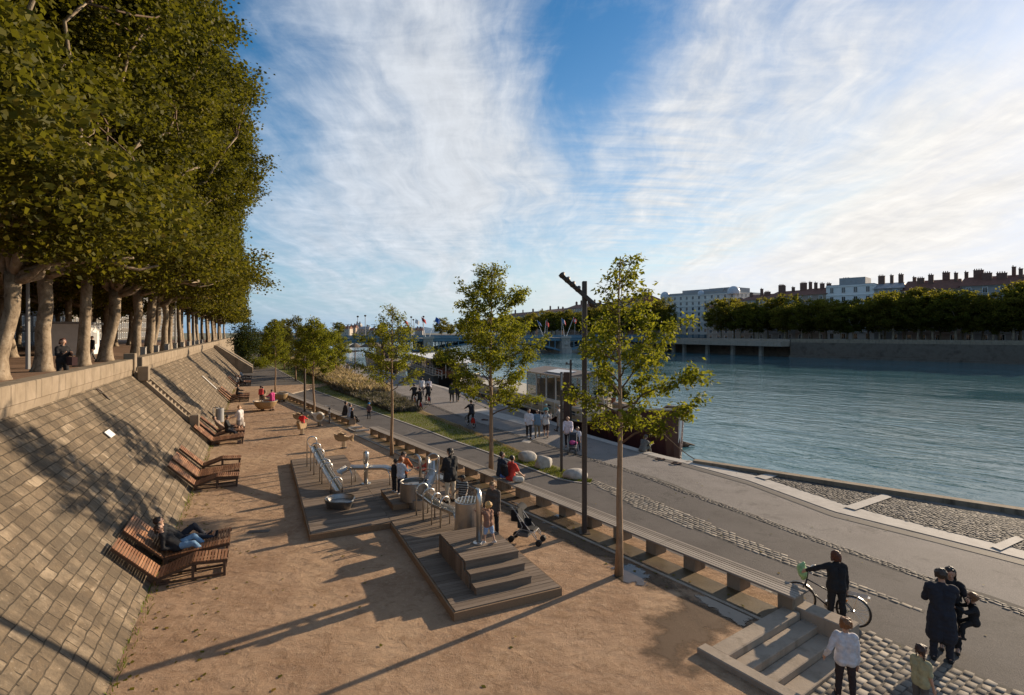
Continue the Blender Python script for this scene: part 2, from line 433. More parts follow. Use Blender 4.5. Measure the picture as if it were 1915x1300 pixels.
MT['bridge_d'] = mk('dark blue steel', (.05,.09,.12), (.075,.12,.16), .4, .7)
MT['stone'] = mat_concrete_stain('pale pier stone', (.36,.33,.285), (.50,.46,.40), (.22,.20,.17))
MT['rubble'] = mk('brown quay masonry', (.075,.056,.042), (.15,.118,.09), .55, .95, 1.0, 1.2, c3=(.10,.076,.058), bdist=.1, world=True)
MT['fac_a'] = mk('cream facade', (.40,.35,.29), (.48,.43,.36), .3, .9, world=True); MT['fac_d'] = mk('facade in painted tree shade', (.09,.078,.066), (.13,.115,.098), .3, .9, world=True); MT['fac_w'] = mk('white stone facade', (.60,.57,.51), (.70,.67,.60), .3, .85, world=True)  # fac_d: shade of the promenade trees darkened into the facade colour
MT['fac_b'] = mk('grey facade', (.30,.28,.26), (.38,.355,.33), .3, .9, world=True)
MT['fac_c'] = mk('rosy facade', (.36,.27,.21), (.44,.34,.265), .3, .9, world=True)
MT['tile'] = mk('red clay tile', (.14,.055,.035), (.22,.09,.055), 1.2, .9, .5, 6, world=True)
MT['zinc'] = mk('grey zinc roof', (.19,.20,.215), (.26,.27,.285), .8, .55, world=True)
MT['chimney'] = mk('chimney brick', (.13,.07,.05), (.20,.11,.08), 2, .9, world=True)
MT['hill'] = mk('wooded hill in haze blue', (.10,.17,.24), (.13,.21,.29), .004, 1, world=True)  # blue of distance haze is painted into the wooded hill's base colour
MT['terrain'] = mk('distant ground', (.10,.11,.06), (.16,.15,.09), .02, 1, world=True)
def plain(name, c, rough=.8, var=.25, sheen=0):
    return mk(name, tuple(x*(1-var) for x in c), tuple(min(1, x*(1+var)) for x in c), 14, rough, .35, 30, sheen=sheen)
_cm = {}
def cloth(c, rough=.9):
    k = tuple(round(x, 3) for x in c)
    if k not in _cm: _cm[k] = plain('cloth', c, rough, .18)
    return _cm[k]
SKIN = mk('skin', (.42,.24,.16), (.50,.30,.205), 12, .55)
SKIN_D = mk('darker skin', (.10,.055,.035), (.14,.08,.05), 12, .5)
EYE = mk('eye', (.015,.012,.01), None, rough=.2)
def hairmat(c): 
    k = ('h',)+tuple(c)
    if k not in _cm: _cm[k] = mk('hair', tuple(x*.6 for x in c), tuple(x*1.35 for x in c), 8, .5, .6, 40, stretch=(6,6,1))
    return _cm[k]
# ================================================================== polylines and sheets
def resample(pts, n):
    pts = [Vector(p) for p in pts]
    L = [0]
    for a, b in zip(pts, pts[1:]): L.append(L[-1]+(b-a).length)
    out = []
    for i in range(n):
        t = L[-1]*i/(n-1); k = 0
        while k < len(L)-2 and L[k+1] < t: k += 1
        f = (t-L[k])/max(L[k+1]-L[k], 1e-9); out.append(pts[k].lerp(pts[k+1], f))
    return out
def lerp_tab(tab, y):
    if y <= tab[0][0]: return tab[0][1]
    for (a, b), (c, d) in zip(tab, tab[1:]):
        if y <= c: return b+(d-b)*(y-a)/(c-a)
    return tab[-1][1]
def sheet(name, A, B, dz, mat, n=60, kind='structure'):
    PA = resample([atp(*p) if len(p) == 2 else p for p in A], n); PB = resample([atp(*p) if len(p) == 2 else p for p in B], n)
    for p in PA+PB: p.z = zp(p.y)+dz
    mb = MB()
    cols = 5
    for c in range(cols):
        X = [a.lerp(b, c/cols) for a, b in zip(PA, PB)]; Y = [a.lerp(b, (c+1)/cols) for a, b in zip(PA, PB)]
        for p in X+Y: p.z = zp(p.y)+dz
        mb.strip(X, Y)
    o = mb.build(name, mat, fix=True)
    for f in o.data.polygons:
        if f.normal.z < 0: o.data.flip_normals(); break
    return tag(o, kind=kind)
def inside(px, py, poly):
    r = np.zeros(len(px), bool); n = len(poly)
    for i in range(n):
        x1, y1 = poly[i][0], poly[i][1]; x2, y2 = poly[(i+1) % n][0], poly[(i+1) % n][1]
        c = ((y1 > py) != (y2 > py)) & (px < (x2-x1)*(py-y1)/((y2-y1) if y2 != y1 else 1e-9)+x1)
        r ^= c
    return r
def np_mesh(name, verts, faces, mat, parent=None, tint=None, smooth=False):
    me = bpy.data.meshes.new(name)
    nv, nf, k = len(verts), len(faces), faces.shape[1]
    me.vertices.add(nv); me.vertices.foreach_set('co', np.ascontiguousarray(verts, dtype=np.float32).ravel())
    me.loops.add(nf*k); me.loops.foreach_set('vertex_index', np.ascontiguousarray(faces, dtype=np.int32).ravel())
    me.polygons.add(nf); me.polygons.foreach_set('loop_start', np.arange(0, nf*k, k, dtype=np.int32))
    me.polygons.foreach_set('loop_total', np.full(nf, k, dtype=np.int32))
    for m in (mat if isinstance(mat, list) else [mat]): me.materials.append(m)
    if smooth: me.polygons.foreach_set('use_smooth', [True]*nf)
    if tint is not None:
        a = me.attributes.new('tint', 'FLOAT', 'FACE'); a.data.foreach_set('value', np.ascontiguousarray(tint, dtype=np.float32))
    me.update(); me.validate()
    o = bpy.data.objects.new(name, me); o.parent = parent; COL.objects.link(o)
    return o
vzp = np.vectorize(zp)
def cobbles(name, poly, ang, w, h, dz, mat, gap=.82, jit=.12, rise=.02):
    P = np.array([(p[0], p[1]) for p in poly]); c, s = math.cos(ang), math.sin(ang)
    Q = np.stack([P[:,0]*c+P[:,1]*s, -P[:,0]*s+P[:,1]*c], 1)
    x0, y0 = Q.min(0); x1, y1 = Q.max(0)
    rows = int((y1-y0)/h)+1; cols = int((x1-x0)/w)+1
    ii, jj = np.meshgrid(np.arange(cols), np.arange(rows)); ii = ii.ravel(); jj = jj.ravel()
    cx = x0+(ii+.5+.5*(jj % 2))*w+rng.normal(0, jit*w*.5, len(ii)); cy = y0+(jj+.5)*h+rng.normal(0, jit*h*.5, len(ii))+.05*np.sin(cx*1.3)
    k = inside(cx, cy, Q); cx = cx[k]; cy = cy[k]; n = len(cx)
    sw = w*gap*(1+rng.uniform(-.16, .12, n))/2; sh = h*gap*(1+rng.uniform(-.16, .12, n))/2
    rot = rng.normal(0, .07, n)
    V = np.zeros((n, 8, 3)); sgn = np.array([(-1,-1),(1,-1),(1,1),(-1,1)])
    for q in range(4):
        for lay, f in ((0, 1.0), (1, .84)):
            a = sgn[q,0]*sw*f+rng.normal(0, .035*w, n); b = sgn[q,1]*sh*f+rng.normal(0, .035*h, n)
            a2 = a*np.cos(rot)-b*np.sin(rot)+cx; b2 = a*np.sin(rot)+b*np.cos(rot)+cy
            V[:, lay*4+q, 0] = a2*c-b2*s; V[:, lay*4+q, 1] = a2*s+b2*c
            zz = vzp(V[:, lay*4+q, 1])+dz
            V[:, lay*4+q, 2] = zz-.01 if lay == 0 else zz+rise*(1+rng.normal(0, .25, n))
    base = (np.arange(n)*8)[:, None]
    F = np.concatenate([base+np.array(t) for t in ((4,5,6,7),(0,1,5,4),(1,2,6,5),(2,3,7,6),(3,0,4,7))])
    o = np_mesh(name, V.reshape(-1, 3), F, mat, smooth=False)
    return tag(o, kind='structure')

# ================================================================== terrain, water, promenade
def flat(name, pts, z, mat, kind='structure', sub=1):
    mb = MB(); mb.add([(p[0], p[1], z) for p in pts], [tuple(range(len(pts)))])
    o = mb.build(name, mat)
    if o.data.polygons[0].normal.z < 0: o.data.flip_normals()
    return tag(o, kind=kind)
flat('ground', [(-7000,-3000),(7000,-3000),(7000,9000),(-7000,9000)], -3.2, MT['terrain'])
flat('river', [(-420,-60),(700,-60),(700,1100),(-420,1100)], WZ, MT['water'])
XR = [(-4,44),(4,36),(11,28.2),(19.4,17.8),(26.5,9.0),(28,7.77),(33.4,4.7),(44,.55),(122,-38.6),(200,-76)]
def bench(s, off=0.0, z=0.0): return Vector((6.0-.578*s+.816*off, 11.37+.816*s+.578*off, z))
def bench_x(y, off=0.0):
    return 6.0+.816*off-.708*(y-11.37-.578*off)
def toe_x(y): return (-2.29-ST*y)/CT
drainpx = [(2030,1186),(1880,1127),(1725,1080),(1335,940),(1236,899),(1053,843),(975,817),(884,788),(805,757),(745,736),(690,713),(640,692),(590,668)]
drain = [atp(*p) for p in drainpx]
dtab = sorted([(p.y, p.x) for p in drain])
ys = sorted(set([1.5+.75*i for i in range(60)]+[46+2*i for i in range(70)]+[16, 60]))
mb = MB(); mq = MB()
for y0, y1 in zip(ys, ys[1:]):
    def xl(y): return (bench_x(y, -2) if y < 50 else toe_x(y)-.5) if y > 11 else -6
    q = []
    for y in (y0, y1): q += [(xl(y), y, zp(y)-.006), (lerp_tab(XR, y), y, zp(y)-.006)]
    mb.add([q[0], q[1], q[3], q[2]], [(0,1,2,3)])
    a, b = q[1], q[3]
    mb.add([a, (a[0], a[1], -3), (b[0], b[1], -3), b], [(0,1,2,3)], 1)
tag(mb.build('lower_quay', [MT['pave'], MT['conc']]), kind='structure')
mb = MB()
for y0, y1 in zip(ys, ys[1:]):
    def xl2(y): return (bench_x(y, .1) if y < 51 else toe_x(y)) if y > 12.2 else bench_x(y, .1)
    q = []
    for y in (y0, y1):
        xr = lerp_tab(dtab, y) if y > dtab[0][0] else dtab[0][1]+(dtab[0][0]-y)*1.2
        q += [(xl2(y), y, zp(y)), (max(xr, xl2(y)+.2), y, zp(y))]
    mb.add([q[0], q[1], q[3], q[2]], [(0,1,2,3)])
tag(mb.build('cycle_path', MT['asphalt']), kind='structure')
# gravel terrace (0.45 m above the path) with its concrete edge
terr = [uv(-8, -3.0), bench(-9, -2.5), bench(.02, -2.5), bench(.02, .66), bench(14, .66), bench(26, .66), bench(38, .66), bench(49.5, .66), uv(67, 8.3), uv(67, -3.0)]
mb = MB(); n = len(terr)
mb.add([(p.x, p.y, 0) for p in terr], [tuple(range(n))])
mb.add([(p.x, p.y, 0) for p in terr]+[(p.x, p.y, -.6) for p in terr], [(i, n+i, n+(i+1) % n, (i+1) % n) for i in range(n)], 1)
o = mb.build('gravel_playground', [MT['gravel'], MT['conc']], fix=True); tag(o, kind='structure')
# promenade and its far continuation
flat('promenade', [uv(-40, -6.2), uv(172, -6.2), uv(172, -75), uv(-40, -75)], 4.15, MT['prom'])
flat('boulevard', [uv(-40, -30), uv(172, -30), uv(172, -48), uv(-40, -48)], 4.154, MT['asphalt2'])
mb = MB(); mb.prism([tuple(uv(172, -75)[:2]), tuple(uv(172, -6.2)[:2]), tuple(uv(172, 3)[:2]), tuple(uv(330, 3)[:2]), tuple(uv(330, -75)[:2])][::-1], -3, 3.6)
tag(mb.build('left_bank', MT['terrain'], fix=True), kind='structure')

# ================================================================== overlays of the lower quay
grassL = [(478,668),(499,680),(550,708),(591,731),(700,770),(740,784),(800,805),(844,822),(912,845),(975,869),(1053,898),(1105,904)]
grassR = [(600,668),(640,698),(677,717),(700,727),(746,742),(778,763),(792,770),(910,817),(972,844),(1000,857),(1061,880),(1107,899)]
sheet('grass_strip', grassL, grassR, .012, MT['soil'], 90)
sheet('worn_verge', [(778,771),(910,824),(972,850),(1030,873)], [(778,763),(910,817),(972,844),(1030,868)], .02, MT['drysoil'], 40)
GL = resample([atp(*p) for p in grassL], 200); GR = resample([atp(*p) for p in grassR], 200)
# kerb of the grass
mb = MB(); K = resample([atp(*p, .03) for p in grassL[1:]], 120); 
for a, b in zip(K, K[1:]):
    d = (b-a).normalized(); s_ = Vector((-d.y, d.x, 0))*.05
    mb.add([a-s_, b-s_, b+s_, a+s_]+[p-Vector((0,0,.1)) for p in (a-s_, b-s_, b+s_, a+s_)], [(0,1,2,3),(0,4,5,1),(2,6,7,3)])
tag(mb.build('grass_kerb', MT['slab'], fix=True), kind='structure')
upA = [(1105,897),(1200,927),(1340,985),(1510,1056),(1600,1091),(1730,1142)]; loA = [(1105,903),(1200,955),(1340,1006),(1499,1067),(1596,1098),(1728,1147)]
sheet('sett_band_bed', upA, loA, .004, MT['mortar'], 40)
polyA = [atp(*p) for p in loA]+[atp(*p) for p in upA[::-1]]
d_ = atp(*loA[3])-atp(*loA[1]); angA = math.atan2(d_.y, d_.x)
cobbles('sett_band', polyA, angA, .23, .15, .004, MT['cobble'], .93, .12, .008)
# drain of pebbles, two or three rows
dl = resample(drain, 160)
up = []; lo = []
for i, p in enumerate(dl):
    t = (dl[min(i+1, 159)]-dl[max(i-1, 0)]); t.z = 0; t.normalize(); s_ = Vector((-t.y, t.x, 0))
    w_ = .17
    up.append(p+s_*w_); lo.append(p-s_*w_)
for p in up+lo: p.z = zp(p.y)
sheet('pebble_drain_bed', up, lo, .004, MT['mortar'], 150)
near = [i for i, p in enumerate(dl) if p.y < 48]
mbp = []
for k in range(0, len(near)-1, 6):
    a = near[k]; b = min(near[-1], a+6)
    t = dl[b]-dl[a]
    mbp.append(cobbles('pebble_drain', [lo[a], lo[b], up[b], up[a]], math.atan2(t.y, t.x), .15, .115, .004, MT['cobble_d'], .93, .25, .008))
# merge the drain pieces into one sheet of stones
def merge(objs, name):
    vs = []; fs = []; o_ = 0
    for o in objs:
        v = np.zeros(len(o.data.vertices)*3, np.float32); o.data.vertices.foreach_get('co', v); v = v.reshape(-1, 3)
        f = np.zeros(len(o.data.loops), np.int32); o.data.loops.foreach_get('vertex_index', f)
        vs.append(v); fs.append(f.reshape(-1, 4)+o_); o_ += len(v); mat = o.data.materials[0]
        bpy.data.objects.remove(o)
    return np_mesh(name, np.concatenate(vs), np.concatenate(fs), mat)
tag(merge(mbp, 'pebble_drain'), kind='structure')
# boat slip: stone border and pebble bank
bu = [(1288,861),(1420,892),(1585,946),(1750,990),(1865,1018),(2000,1052)]; bl = [(1278,866),(1400,899),(1560,957),(1745,1003),(1858,1031),(2000,1068)]
sheet('slip_border', bu, bl, .012, MT['slab'], 50)
bank = [atp(*p) for p in bu]+[Vector((27.6, 10.6, 0)), Vector((17.4, 18.9, 0)), Vector((9.2, 26.1, 0))]
flat('pebble_slip_bed', [(p.x, p.y) for p in bank], -.445, MT['mortar'])
for f in bpy.data.objects['pebble_slip_bed'].data.vertices: f.co.z = zp(f.co.y)+.003
cobbles('pebble_slip', bank, -.65, .15, .12, .006, MT['cobble_d'], .92, .3, .015)
sheet('slip_cross_slab', [(1578,950),(1652,926)], [(1600,956),(1668,932)], .05, MT['slab'], 12)
sheet('slip_cross_slab', [(1412,893),(1440,886)], [(1432,899),(1456,891)], .05, MT['slab'], 12)
sheet('slip_cross_slab', [(1852,1024),(1900,1005)], [(1872,1032),(1915,1012)], .05, MT['slab'], 12)
sheet('slip_edge_drain', [(1215,850),(1400,902),(1560,960),(1745,1006),(1858,1034),(2000,1072)], [(1210,853),(1398,906),(1556,966),(1740,1012),(1852,1041),(2000,1080)], .006, MT['cobble_d'], 50)
sheet('quay_edge_stone', [Vector((lerp_tab(XR, y), y, 0)) for y in (26.6, 28, 33.4, 44, 80, 122)], [Vector((lerp_tab(XR, y)-.55, y-.2, 0)) for y in (26.6, 28, 33.4, 44, 80, 122)], .012, MT['slab'], 70)
sheet('paving_band', [(880,768),(985,796)], [(902,764),(1010,790)], .004, MT['slab'], 14)
sheet('paving_band', [(955,756),(1040,778)], [(975,752),(1062,773)], .004, MT['slab'], 14)
sheet('paving_band', [(975,826),(1000,806)], [(990,829),(1015,809)], .004, MT['slab'], 10)
# setts at the foot of the steps
sett = [bench(-9, -2.6), bench(-9, 1.63), bench(1.6, 1.63), bench(.6, .7), bench(-.02, .7), bench(-.02, -2.6)]
mb = MB(); mb.add([(p.x, p.y, -.441) for p in sett], [tuple(range(6))]); tag(mb.build('sett_pavement_bed', MT['mortar'], fix=True), kind='structure')
if bpy.data.objects['sett_pavement_bed'].data.polygons[0].normal.z < 0: bpy.data.objects['sett_pavement_bed'].data.flip_normals()
cobbles('sett_pavement', sett, math.atan2(.816, -.578)+PI/2, .235, .165, .012, MT['cobble'], .93, .12, .008)
# wet ground and puddles on the gravel
def blob(name, pts, z, mat, amp=.12, n=120):
    P = [at(*p) for p in pts]; P = P+[P[0]]; Q = resample(P, n+1)[:-1]
    out = []
    ar = sum(Q[i].x*Q[(i+1) % n].y-Q[(i+1) % n].x*Q[i].y for i in range(n)); sgn = -1 if ar > 0 else 1
    for i, p in enumerate(Q):
        a = i/n*2*PI
        r = amp*(math.sin(7*a+1)+.7*math.sin(17*a+2)+.6*math.sin(31*a)+.5*math.sin(53*a+.7))*.5
        t = (Q[(i+1) % n]-Q[i-1]).normalized(); out.append((p.x-t.y*r, p.y+t.x*r, z))
    A = np.array(out)[:, :2]; x0, y0 = A.min(0)-.3; x1, y1 = A.max(0)+.3; st = .07
    nx = int((x1-x0)/st)+2; ny = int((y1-y0)/st)+2
    gx, gy = np.meshgrid(x0+np.arange(nx)*st, y0+np.arange(ny)*st); X = gx.ravel(); Y = gy.ravel()
    dmin = np.full(len(X), 1e9)
    for k in range(n):
        a = A[k]; b = A[(k+1) % n]; ab = b-a; t = np.clip(((X-a[0])*ab[0]+(Y-a[1])*ab[1])/(ab @ ab+1e-12), 0, 1)
        dmin = np.minimum(dmin, np.hypot(X-a[0]-t*ab[0], Y-a[1]-t*ab[1]))
    sd = np.where(inside(X, Y, out), dmin, -dmin); w = .40 if name == 'wet_gravel' else .14
    ed = np.clip(.30+sd/w*.55, -.4, 1)
    BLOBN[0] += 1; z = z+.0012*BLOBN[0]
    ii, jj = np.meshgrid(np.arange(nx-1), np.arange(ny-1)); ii = ii.ravel(); jj = jj.ravel(); a = jj*nx+ii
    F_ = np.stack([a, a+1, a+nx+1, a+nx], 1); keep = (sd[F_].max(1) > -.28); F_ = F_[keep]
    u_, inv = np.unique(F_, return_inverse=True); F_ = inv.reshape(F_.shape)
    o = np_mesh(name, np.stack([X[u_], Y[u_], np.full(len(u_), z)], 1), F_, mat)
    at_ = o.data.attributes.new('edge', 'FLOAT', 'POINT'); at_.data.foreach_set('value', ed[u_].astype(np.float32))
    return tag(o, kind='structure')
BLOBN = [0]
blob('wet_gravel', [(1215,1160),(1280,1105),(1330,1130),(1440,1150),(1330,1205),(1290,1225),(1330,1262),(1240,1262),(1205,1210)], .004  , MT['wet_soft'], .16)
blob('wet_gravel', [(905,935),(985,925),(1090,1000),(1230,1060),(1300,1108),(1250,1110),(1150,1062),(1040,1010),(960,975)], .004  , MT['wet_soft'], .22)
blob('wet_gravel', [(775,882),(850,870),(895,905),(880,930),(800,915)], .004  , MT['wet_soft'], .2)
blob('puddle', [(1140,1062),(1185,1055),(1220,1078),(1200,1098),(1150,1085)], .008, MT['puddle_soft'], .12)
blob('puddle', [(1285,1108),(1330,1118),(1425,1152),(1385,1172),(1330,1140)], .008, MT['puddle_soft'], .08)
blob('puddle', [(1010,968),(1050,962),(1075,982),(1040,992)], .008, MT['puddle_soft'], .1)
blob('puddle', [(790,885),(835,878),(850,892),(805,902)], .008, MT['puddle_soft'], .12)
# gutter between the bench blocks and the gravel
mb = MB(); mb.add([bench(.1, -.62, .0055), bench(48, -.62, .0055), bench(48, .12, .0055), bench(.1, .12, .0055)], [(0,1,2,3)])
o = mb.build('bench_gutter', mk('damp olive silt', (.07,.048,.02), (.13,.09,.045), 2.5, .55, .5, 20, world=True), fix=True)
if o.data.polygons[0].normal.z < 0: o.data.flip_normals()
tag(o, kind='structure')
mb = MB(); mb.prism([tuple(bench(a, b)[:2]) for a, b in ((.05,-.72),(25.5,-.72),(25.5,-.63),(.05,-.63))], -.1, .03)
tag(mb.build('gutter_kerb', MT['conc'], fix=True), kind='structure')

# ================================================================== embankment wall
AX = (math.cos(TH), math.sin(TH))
wall = thing('embankment_wall', 'sloping stone block embankment wall with stained coping along the gravel', 'wall', (0,0,0), TH)
# local x = v, y = u
prof = [(-2.29, 0.0), (-5.9, 3.88)]
mb = MB(); NU = 130
sl = math.hypot(3.61, 3.88)
us = [-6+i*(100-(-6))/NU for i in range(NU+1)]
for u0, u1 in zip(us, us[1:]):
    for k in range(8):
        a, b = k/8, (k+1)/8
        def pt(u, t): 
            w = .025*math.sin(u*1.7+t*5)+.02*math.sin(u*.6+t*9)
            return (-2.29-3.61*t+w*.6*(0 < t < 1), u, 3.88*t+w*.6*(0 < t < 1))
        mb.add([pt(u0, a), pt(u1, a), pt(u1, b), pt(u0, b)], [(0,1,2,3)])
mb.build('stone_slope', MT['masonry'], wall, uvf=lambda co: (co.y, ((-2.29-co.x)/3.61+co.z/3.88)/2*sl))
mb = MB(); mb.profile([(-6.6,3.7),(-5.86,3.87),(-5.82,4.12),(-6.6,4.12)], -6, 100)
o = mb.build('string_course', MT['coping'], wall, fix=True)
for v in o.data.vertices: x, y, z = v.co; v.co = (y, x, z)
mb = MB()
u = -6.0
while u < 100:
    L = 2.2
    if not (33.7 < u+L/2 < 35.1):
        mb.box((-6.11, u+L/2, 4.40), (.62, L-.014, .56))
    u += L
mb.build('coping', MT['coping'], wall, bevel=.025)
# stair cut down the slope
mb = MB(); ns = 22
for i in range(ns):
    t0 = i/ns; mb.box((-2.29-3.61*(t0+.5/ns)-.08, 34.4, 3.88*(t0+1/ns)/2+.02), (3.61/ns+.16, 1.15, 3.88*(t0+1/ns)+.04))
mb.build('stair', MT['coping'], wall)
for s_ in (-1, 1):
    mb = MB(); q = [(-2.15, -.05), (-2.15, .16), (-5.8, 4.05), (-5.8, 3.7)]
    mb.profile(q, 34.4+s_*.68-.1, 34.4+s_*.68+.1)
    o = mb.build('stair_cheek', MT['coping'], wall, fix=True)
    for v in o.data.vertices: x, y, z = v.co; v.co = (y, x, z)
mb = MB(); mb.box((-5.95, 33.5, 4.5), (.5, .5, .95)); mb.box((-5.4, 33.65, 3.9), (.5, .35, .75)); mb.box((-3.1, 33.65, 1.2), (.45, .35, .8)); mb.build('stair_pier', MT['coping'], wall, bevel=.03)
# ramp wing wall closing the slope far away
mb = MB(); mb.profile([(-6.2,-.3),(-.7,-.3),(-.7,.75),(-5.4,4.1),(-6.2,4.3)], 90, 98)
wing = mb.build('ramp_wall', MT['coping'], fix=True)
for v in wing.data.vertices: x, y, z = v.co; p = uv(x, y, z); v.co = p
wing.data.flip_normals(); tag(wing, 'slanted stone ramp wall closing off the far end of the sloping embankment', 'wall')
# second stretch of the wall beyond the ramp up to the bridge
mb = MB(); mb.profile([(-6.8,-1),(-6.0,-1),(-6.0,4.7),(-6.8,4.7)], 98.2, 172)
o = mb.build('promenade_wall', MT['coping'], fix=True)
for v in o.data.vertices: x, y, z = v.co; v.co = uv(x, y, z)
o.data.flip_normals(); tag(o, 'upright stone parapet wall beyond the ramp, leading to the bridge', 'wall')
def on_slope(px, py, lift=0.0):
    k = (px-CX)/F; a0, a1 = 0.0, 3.88
    best = None
    for i in range(800):
        a = 3.88*i/800; v = -2.29-3.61*a/3.88
        y = v/(CT*k+ST) if abs(CT*k+ST) > 1e-6 else 1e9
        q = HY+(HC-a)*F/y
        if y > 0 and (best is None or abs(q-py) < best[0]): best = (abs(q-py), Vector((k*y, y, a)))
    p = best[1]; nrm = uv(0, 1, 0)*.73+Vector((0,0,.68))
    return p+nrm*lift
slope_rot = Matrix.Rotation(TH, 3, 'Z') @ Matrix.Rotation(math.atan2(3.88, 3.61), 3, 'Y')
# board lying on the slope, ring, second strip sign
for (px, py, sx, sy, lab) in ((203, 813, .28, .62, 'white sign board lying flat on the sloping wall left of the middle loungers'), (391, 716, 1.6, .28, 'long pale strip sign lying on the slope above the far loungers')):
    mb = MB(); mb.box((0,0,0), (sx, sy, .03), tilt=slope_rot); o = mb.build('sign_board', MT['white'], bevel=.004); o.location = on_slope(px, py, .05)
    tag(o, lab, 'sign')
mb = MB(); mb.tube([(.13*math.cos(a), .13*math.sin(a), .02) for a in [i*PI/8 for i in range(17)]], .022, 6, caps=False); mb.tube([(.13,0,.02),(.34,-.02,.02),(.52,0,.015)], [.03,.045,.02], 6)
for i, v in enumerate(mb.v): mb.v[i] = tuple(slope_rot @ Vector(v))
o = mb.build('mooring_ring', MT['iron'], smooth=True); o.location = on_slope(184, 733, .03)
tag(o, 'black iron mooring ring fixed high on the sloping stone wall', 'ring')

# ================================================================== stairs at the near end
st = thing('stone_steps', 'three pale stone steps with side kerbs leading down from gravel to setts', 'steps', bench(0, 0, 0), math.atan2(.816, -.578)-PI/2)
# local y = along the bench, x = across (towards the path)
mb = MB(); mb.box((-1.15, .165, -.15), (2.66, .36, .46)); mb.build('top_kerb', MT['conc'], st, bevel=.02)
for i, z1 in enumerate((-.07, -.22, -.36)):
    mb = MB(); mb.box((-1.05, -.19-.34*i, (z1-.5)/2), (2.66, .338, z1+.5)); mb.build('step', MT['conc'], st, bevel=.015)
mb = MB(); mb.box((.44, -.42, -.15), (.44, 1.1, .57)); mb.build('side_kerb', MT['conc'], st, bevel=.02)
mb = MB(); mb.box((-2.63, -1.2, -.15), (.27, 3.3, .52)); mb.build('side_kerb', MT['conc'], st, bevel=.02)
# low wall along the water at the boat slip
mb = MB(); W = [Vector((9.0,26.5,0)), Vector((17.8,19.4,0)), Vector((28.2,11,0)), Vector((36,4,0))]
for a, b in zip(W, W[1:]):
    d = (b-a).normalized(); s_ = Vector((-d.y, d.x, 0))*.2
    mb.add([p+Vector((0,0,z)) for z in (-.6, -.22) for p in (a-s_, b-s_, b+s_, a+s_)], [(3,2,1,0),(4,5,6,7),(0,1,5,4),(1,2,6,5),(2,3,7,6),(3,0,4,7)])
o = mb.build('river_kerb', MT['coping'], fix=True); tag(o, 'low dark concrete kerb along the water edge beside the pebble slip', 'kerb')
# ================================================================== vegetation
def leafgeo(C, size, tint, up=.25, aspect=.55, droop=0.0):
    n = len(C)
    d = rng.normal(0, 1, (n, 3)); d[:, 2] = d[:, 2]*.7-droop
    d /= np.linalg.norm(d, axis=1)[:, None]+1e-9
    r = rng.normal(0, 1, (n, 3)); r[:, 2] += up*2
    s = np.cross(d, r); s /= np.linalg.norm(s, axis=1)[:, None]+1e-9
    nn = np.cross(s, d)
    L = (size*rng.uniform(.7, 1.25, n))[:, None]; W = L*aspect
    V = np.zeros((n, 4, 3))
    V[:, 0] = C; V[:, 1] = C+d*L*.42+s*W*.5+nn*L*.09; V[:, 2] = C+d*L-nn*L*.06; V[:, 3] = C+d*L*.42-s*W*.5+nn*L*.09
    F = (np.arange(n)*4)[:, None]+np.arange(4)
    return V.reshape(-1, 3), F, tint
def crown_points(nc, per, c, rad, zmin=None, shell=.5, cs=.8, seed=0, lump=.22):
    g = np.random.default_rng(seed)
    d = g.normal(0, 1, (nc*3, 3)); d /= np.linalg.norm(d, axis=1)[:, None]
    ph = g.uniform(0, 6.28, 6)
    bump = 1+lump*(np.sin(d[:,0]*4+ph[0])*np.sin(d[:,1]*5+ph[1])+np.sin(d[:,2]*6+ph[2])*np.sin(d[:,1]*3+ph[3]))*.7
    r = (shell+(1-shell)*g.random(nc*3))**.8
    P = d*(r*bump)[:, None]*np.array(rad)+np.array(c)
    if zmin is not None: P = P[P[:, 2] > zmin+.25*np.sin(P[:,0]*1.3+ph[4])]
    P = P[:nc]
    T = g.beta(2.2, 2.6, len(P))
    pts = np.repeat(P, per, 0)+g.normal(0, 1, (len(P)*per, 3))*cs*np.array([1, 1, .7])
    tint = np.clip(np.repeat(T, per)*.55+g.random(len(pts))*.45, 0, 1)
    return P, pts, tint
def limb(mb, a, b, ra, rb, n=6, seg=5, wob=.15, sag=0.0):
    a = Vector(a); b = Vector(b); L = (b-a).length; P = []
    for i in range(seg+1):
        t = i/seg; p = a.lerp(b, t)
        if 0 < i < seg: p += Vector((random.gauss(0, 1), random.gauss(0, 1), random.gauss(0, .6)))*wob*L*.12
        p.z += sag*math.sin(PI*t)*L
        P.append(p)
    mb.tube(P, [ra+(rb-ra)*i/seg for i in range(seg+1)], n)
    return P
def bough_crown(nb, nc, per, c, rad, seed, cs, zmin):
    g = np.random.default_rng(seed); B = []
    k = 0
    while len(B) < nb and k < 4000:
        k += 1
        d = g.normal(0, 1, 3); d /= np.linalg.norm(d); p = d*np.array(rad)*g.uniform(.62, .98)+np.array(c)
        if p[2] < zmin+1.2 or any(np.linalg.norm(p-q) < 1.9 for q, _ in B): continue
        B.append((p, g.uniform(1.5, 2.6)))
    P = []; T = []; O = []
    for p, r in B:
        bt = g.beta(2, 2)
        d = g.normal(0, 1, (nc, 3)); d /= np.linalg.norm(d, axis=1)[:, None]; d[:, 2] *= .8
        q = p+d*r*g.uniform(.55, 1.0, (nc, 1)); P.append(q); T.append(np.clip(bt*.5+g.beta(2, 2, nc)*.5, 0, 1))
    P = np.concatenate(P); T = np.concatenate(T); k = P[:, 2] > zmin; P = P[k]; T = T[k]
    pts = np.repeat(P, per, 0)+g.normal(0, 1, (len(P)*per, 3))*cs*np.array([1, 1, .65])
    return P, pts, np.clip(np.repeat(T, per)*.62+g.random(len(pts))*.38, 0, 1)
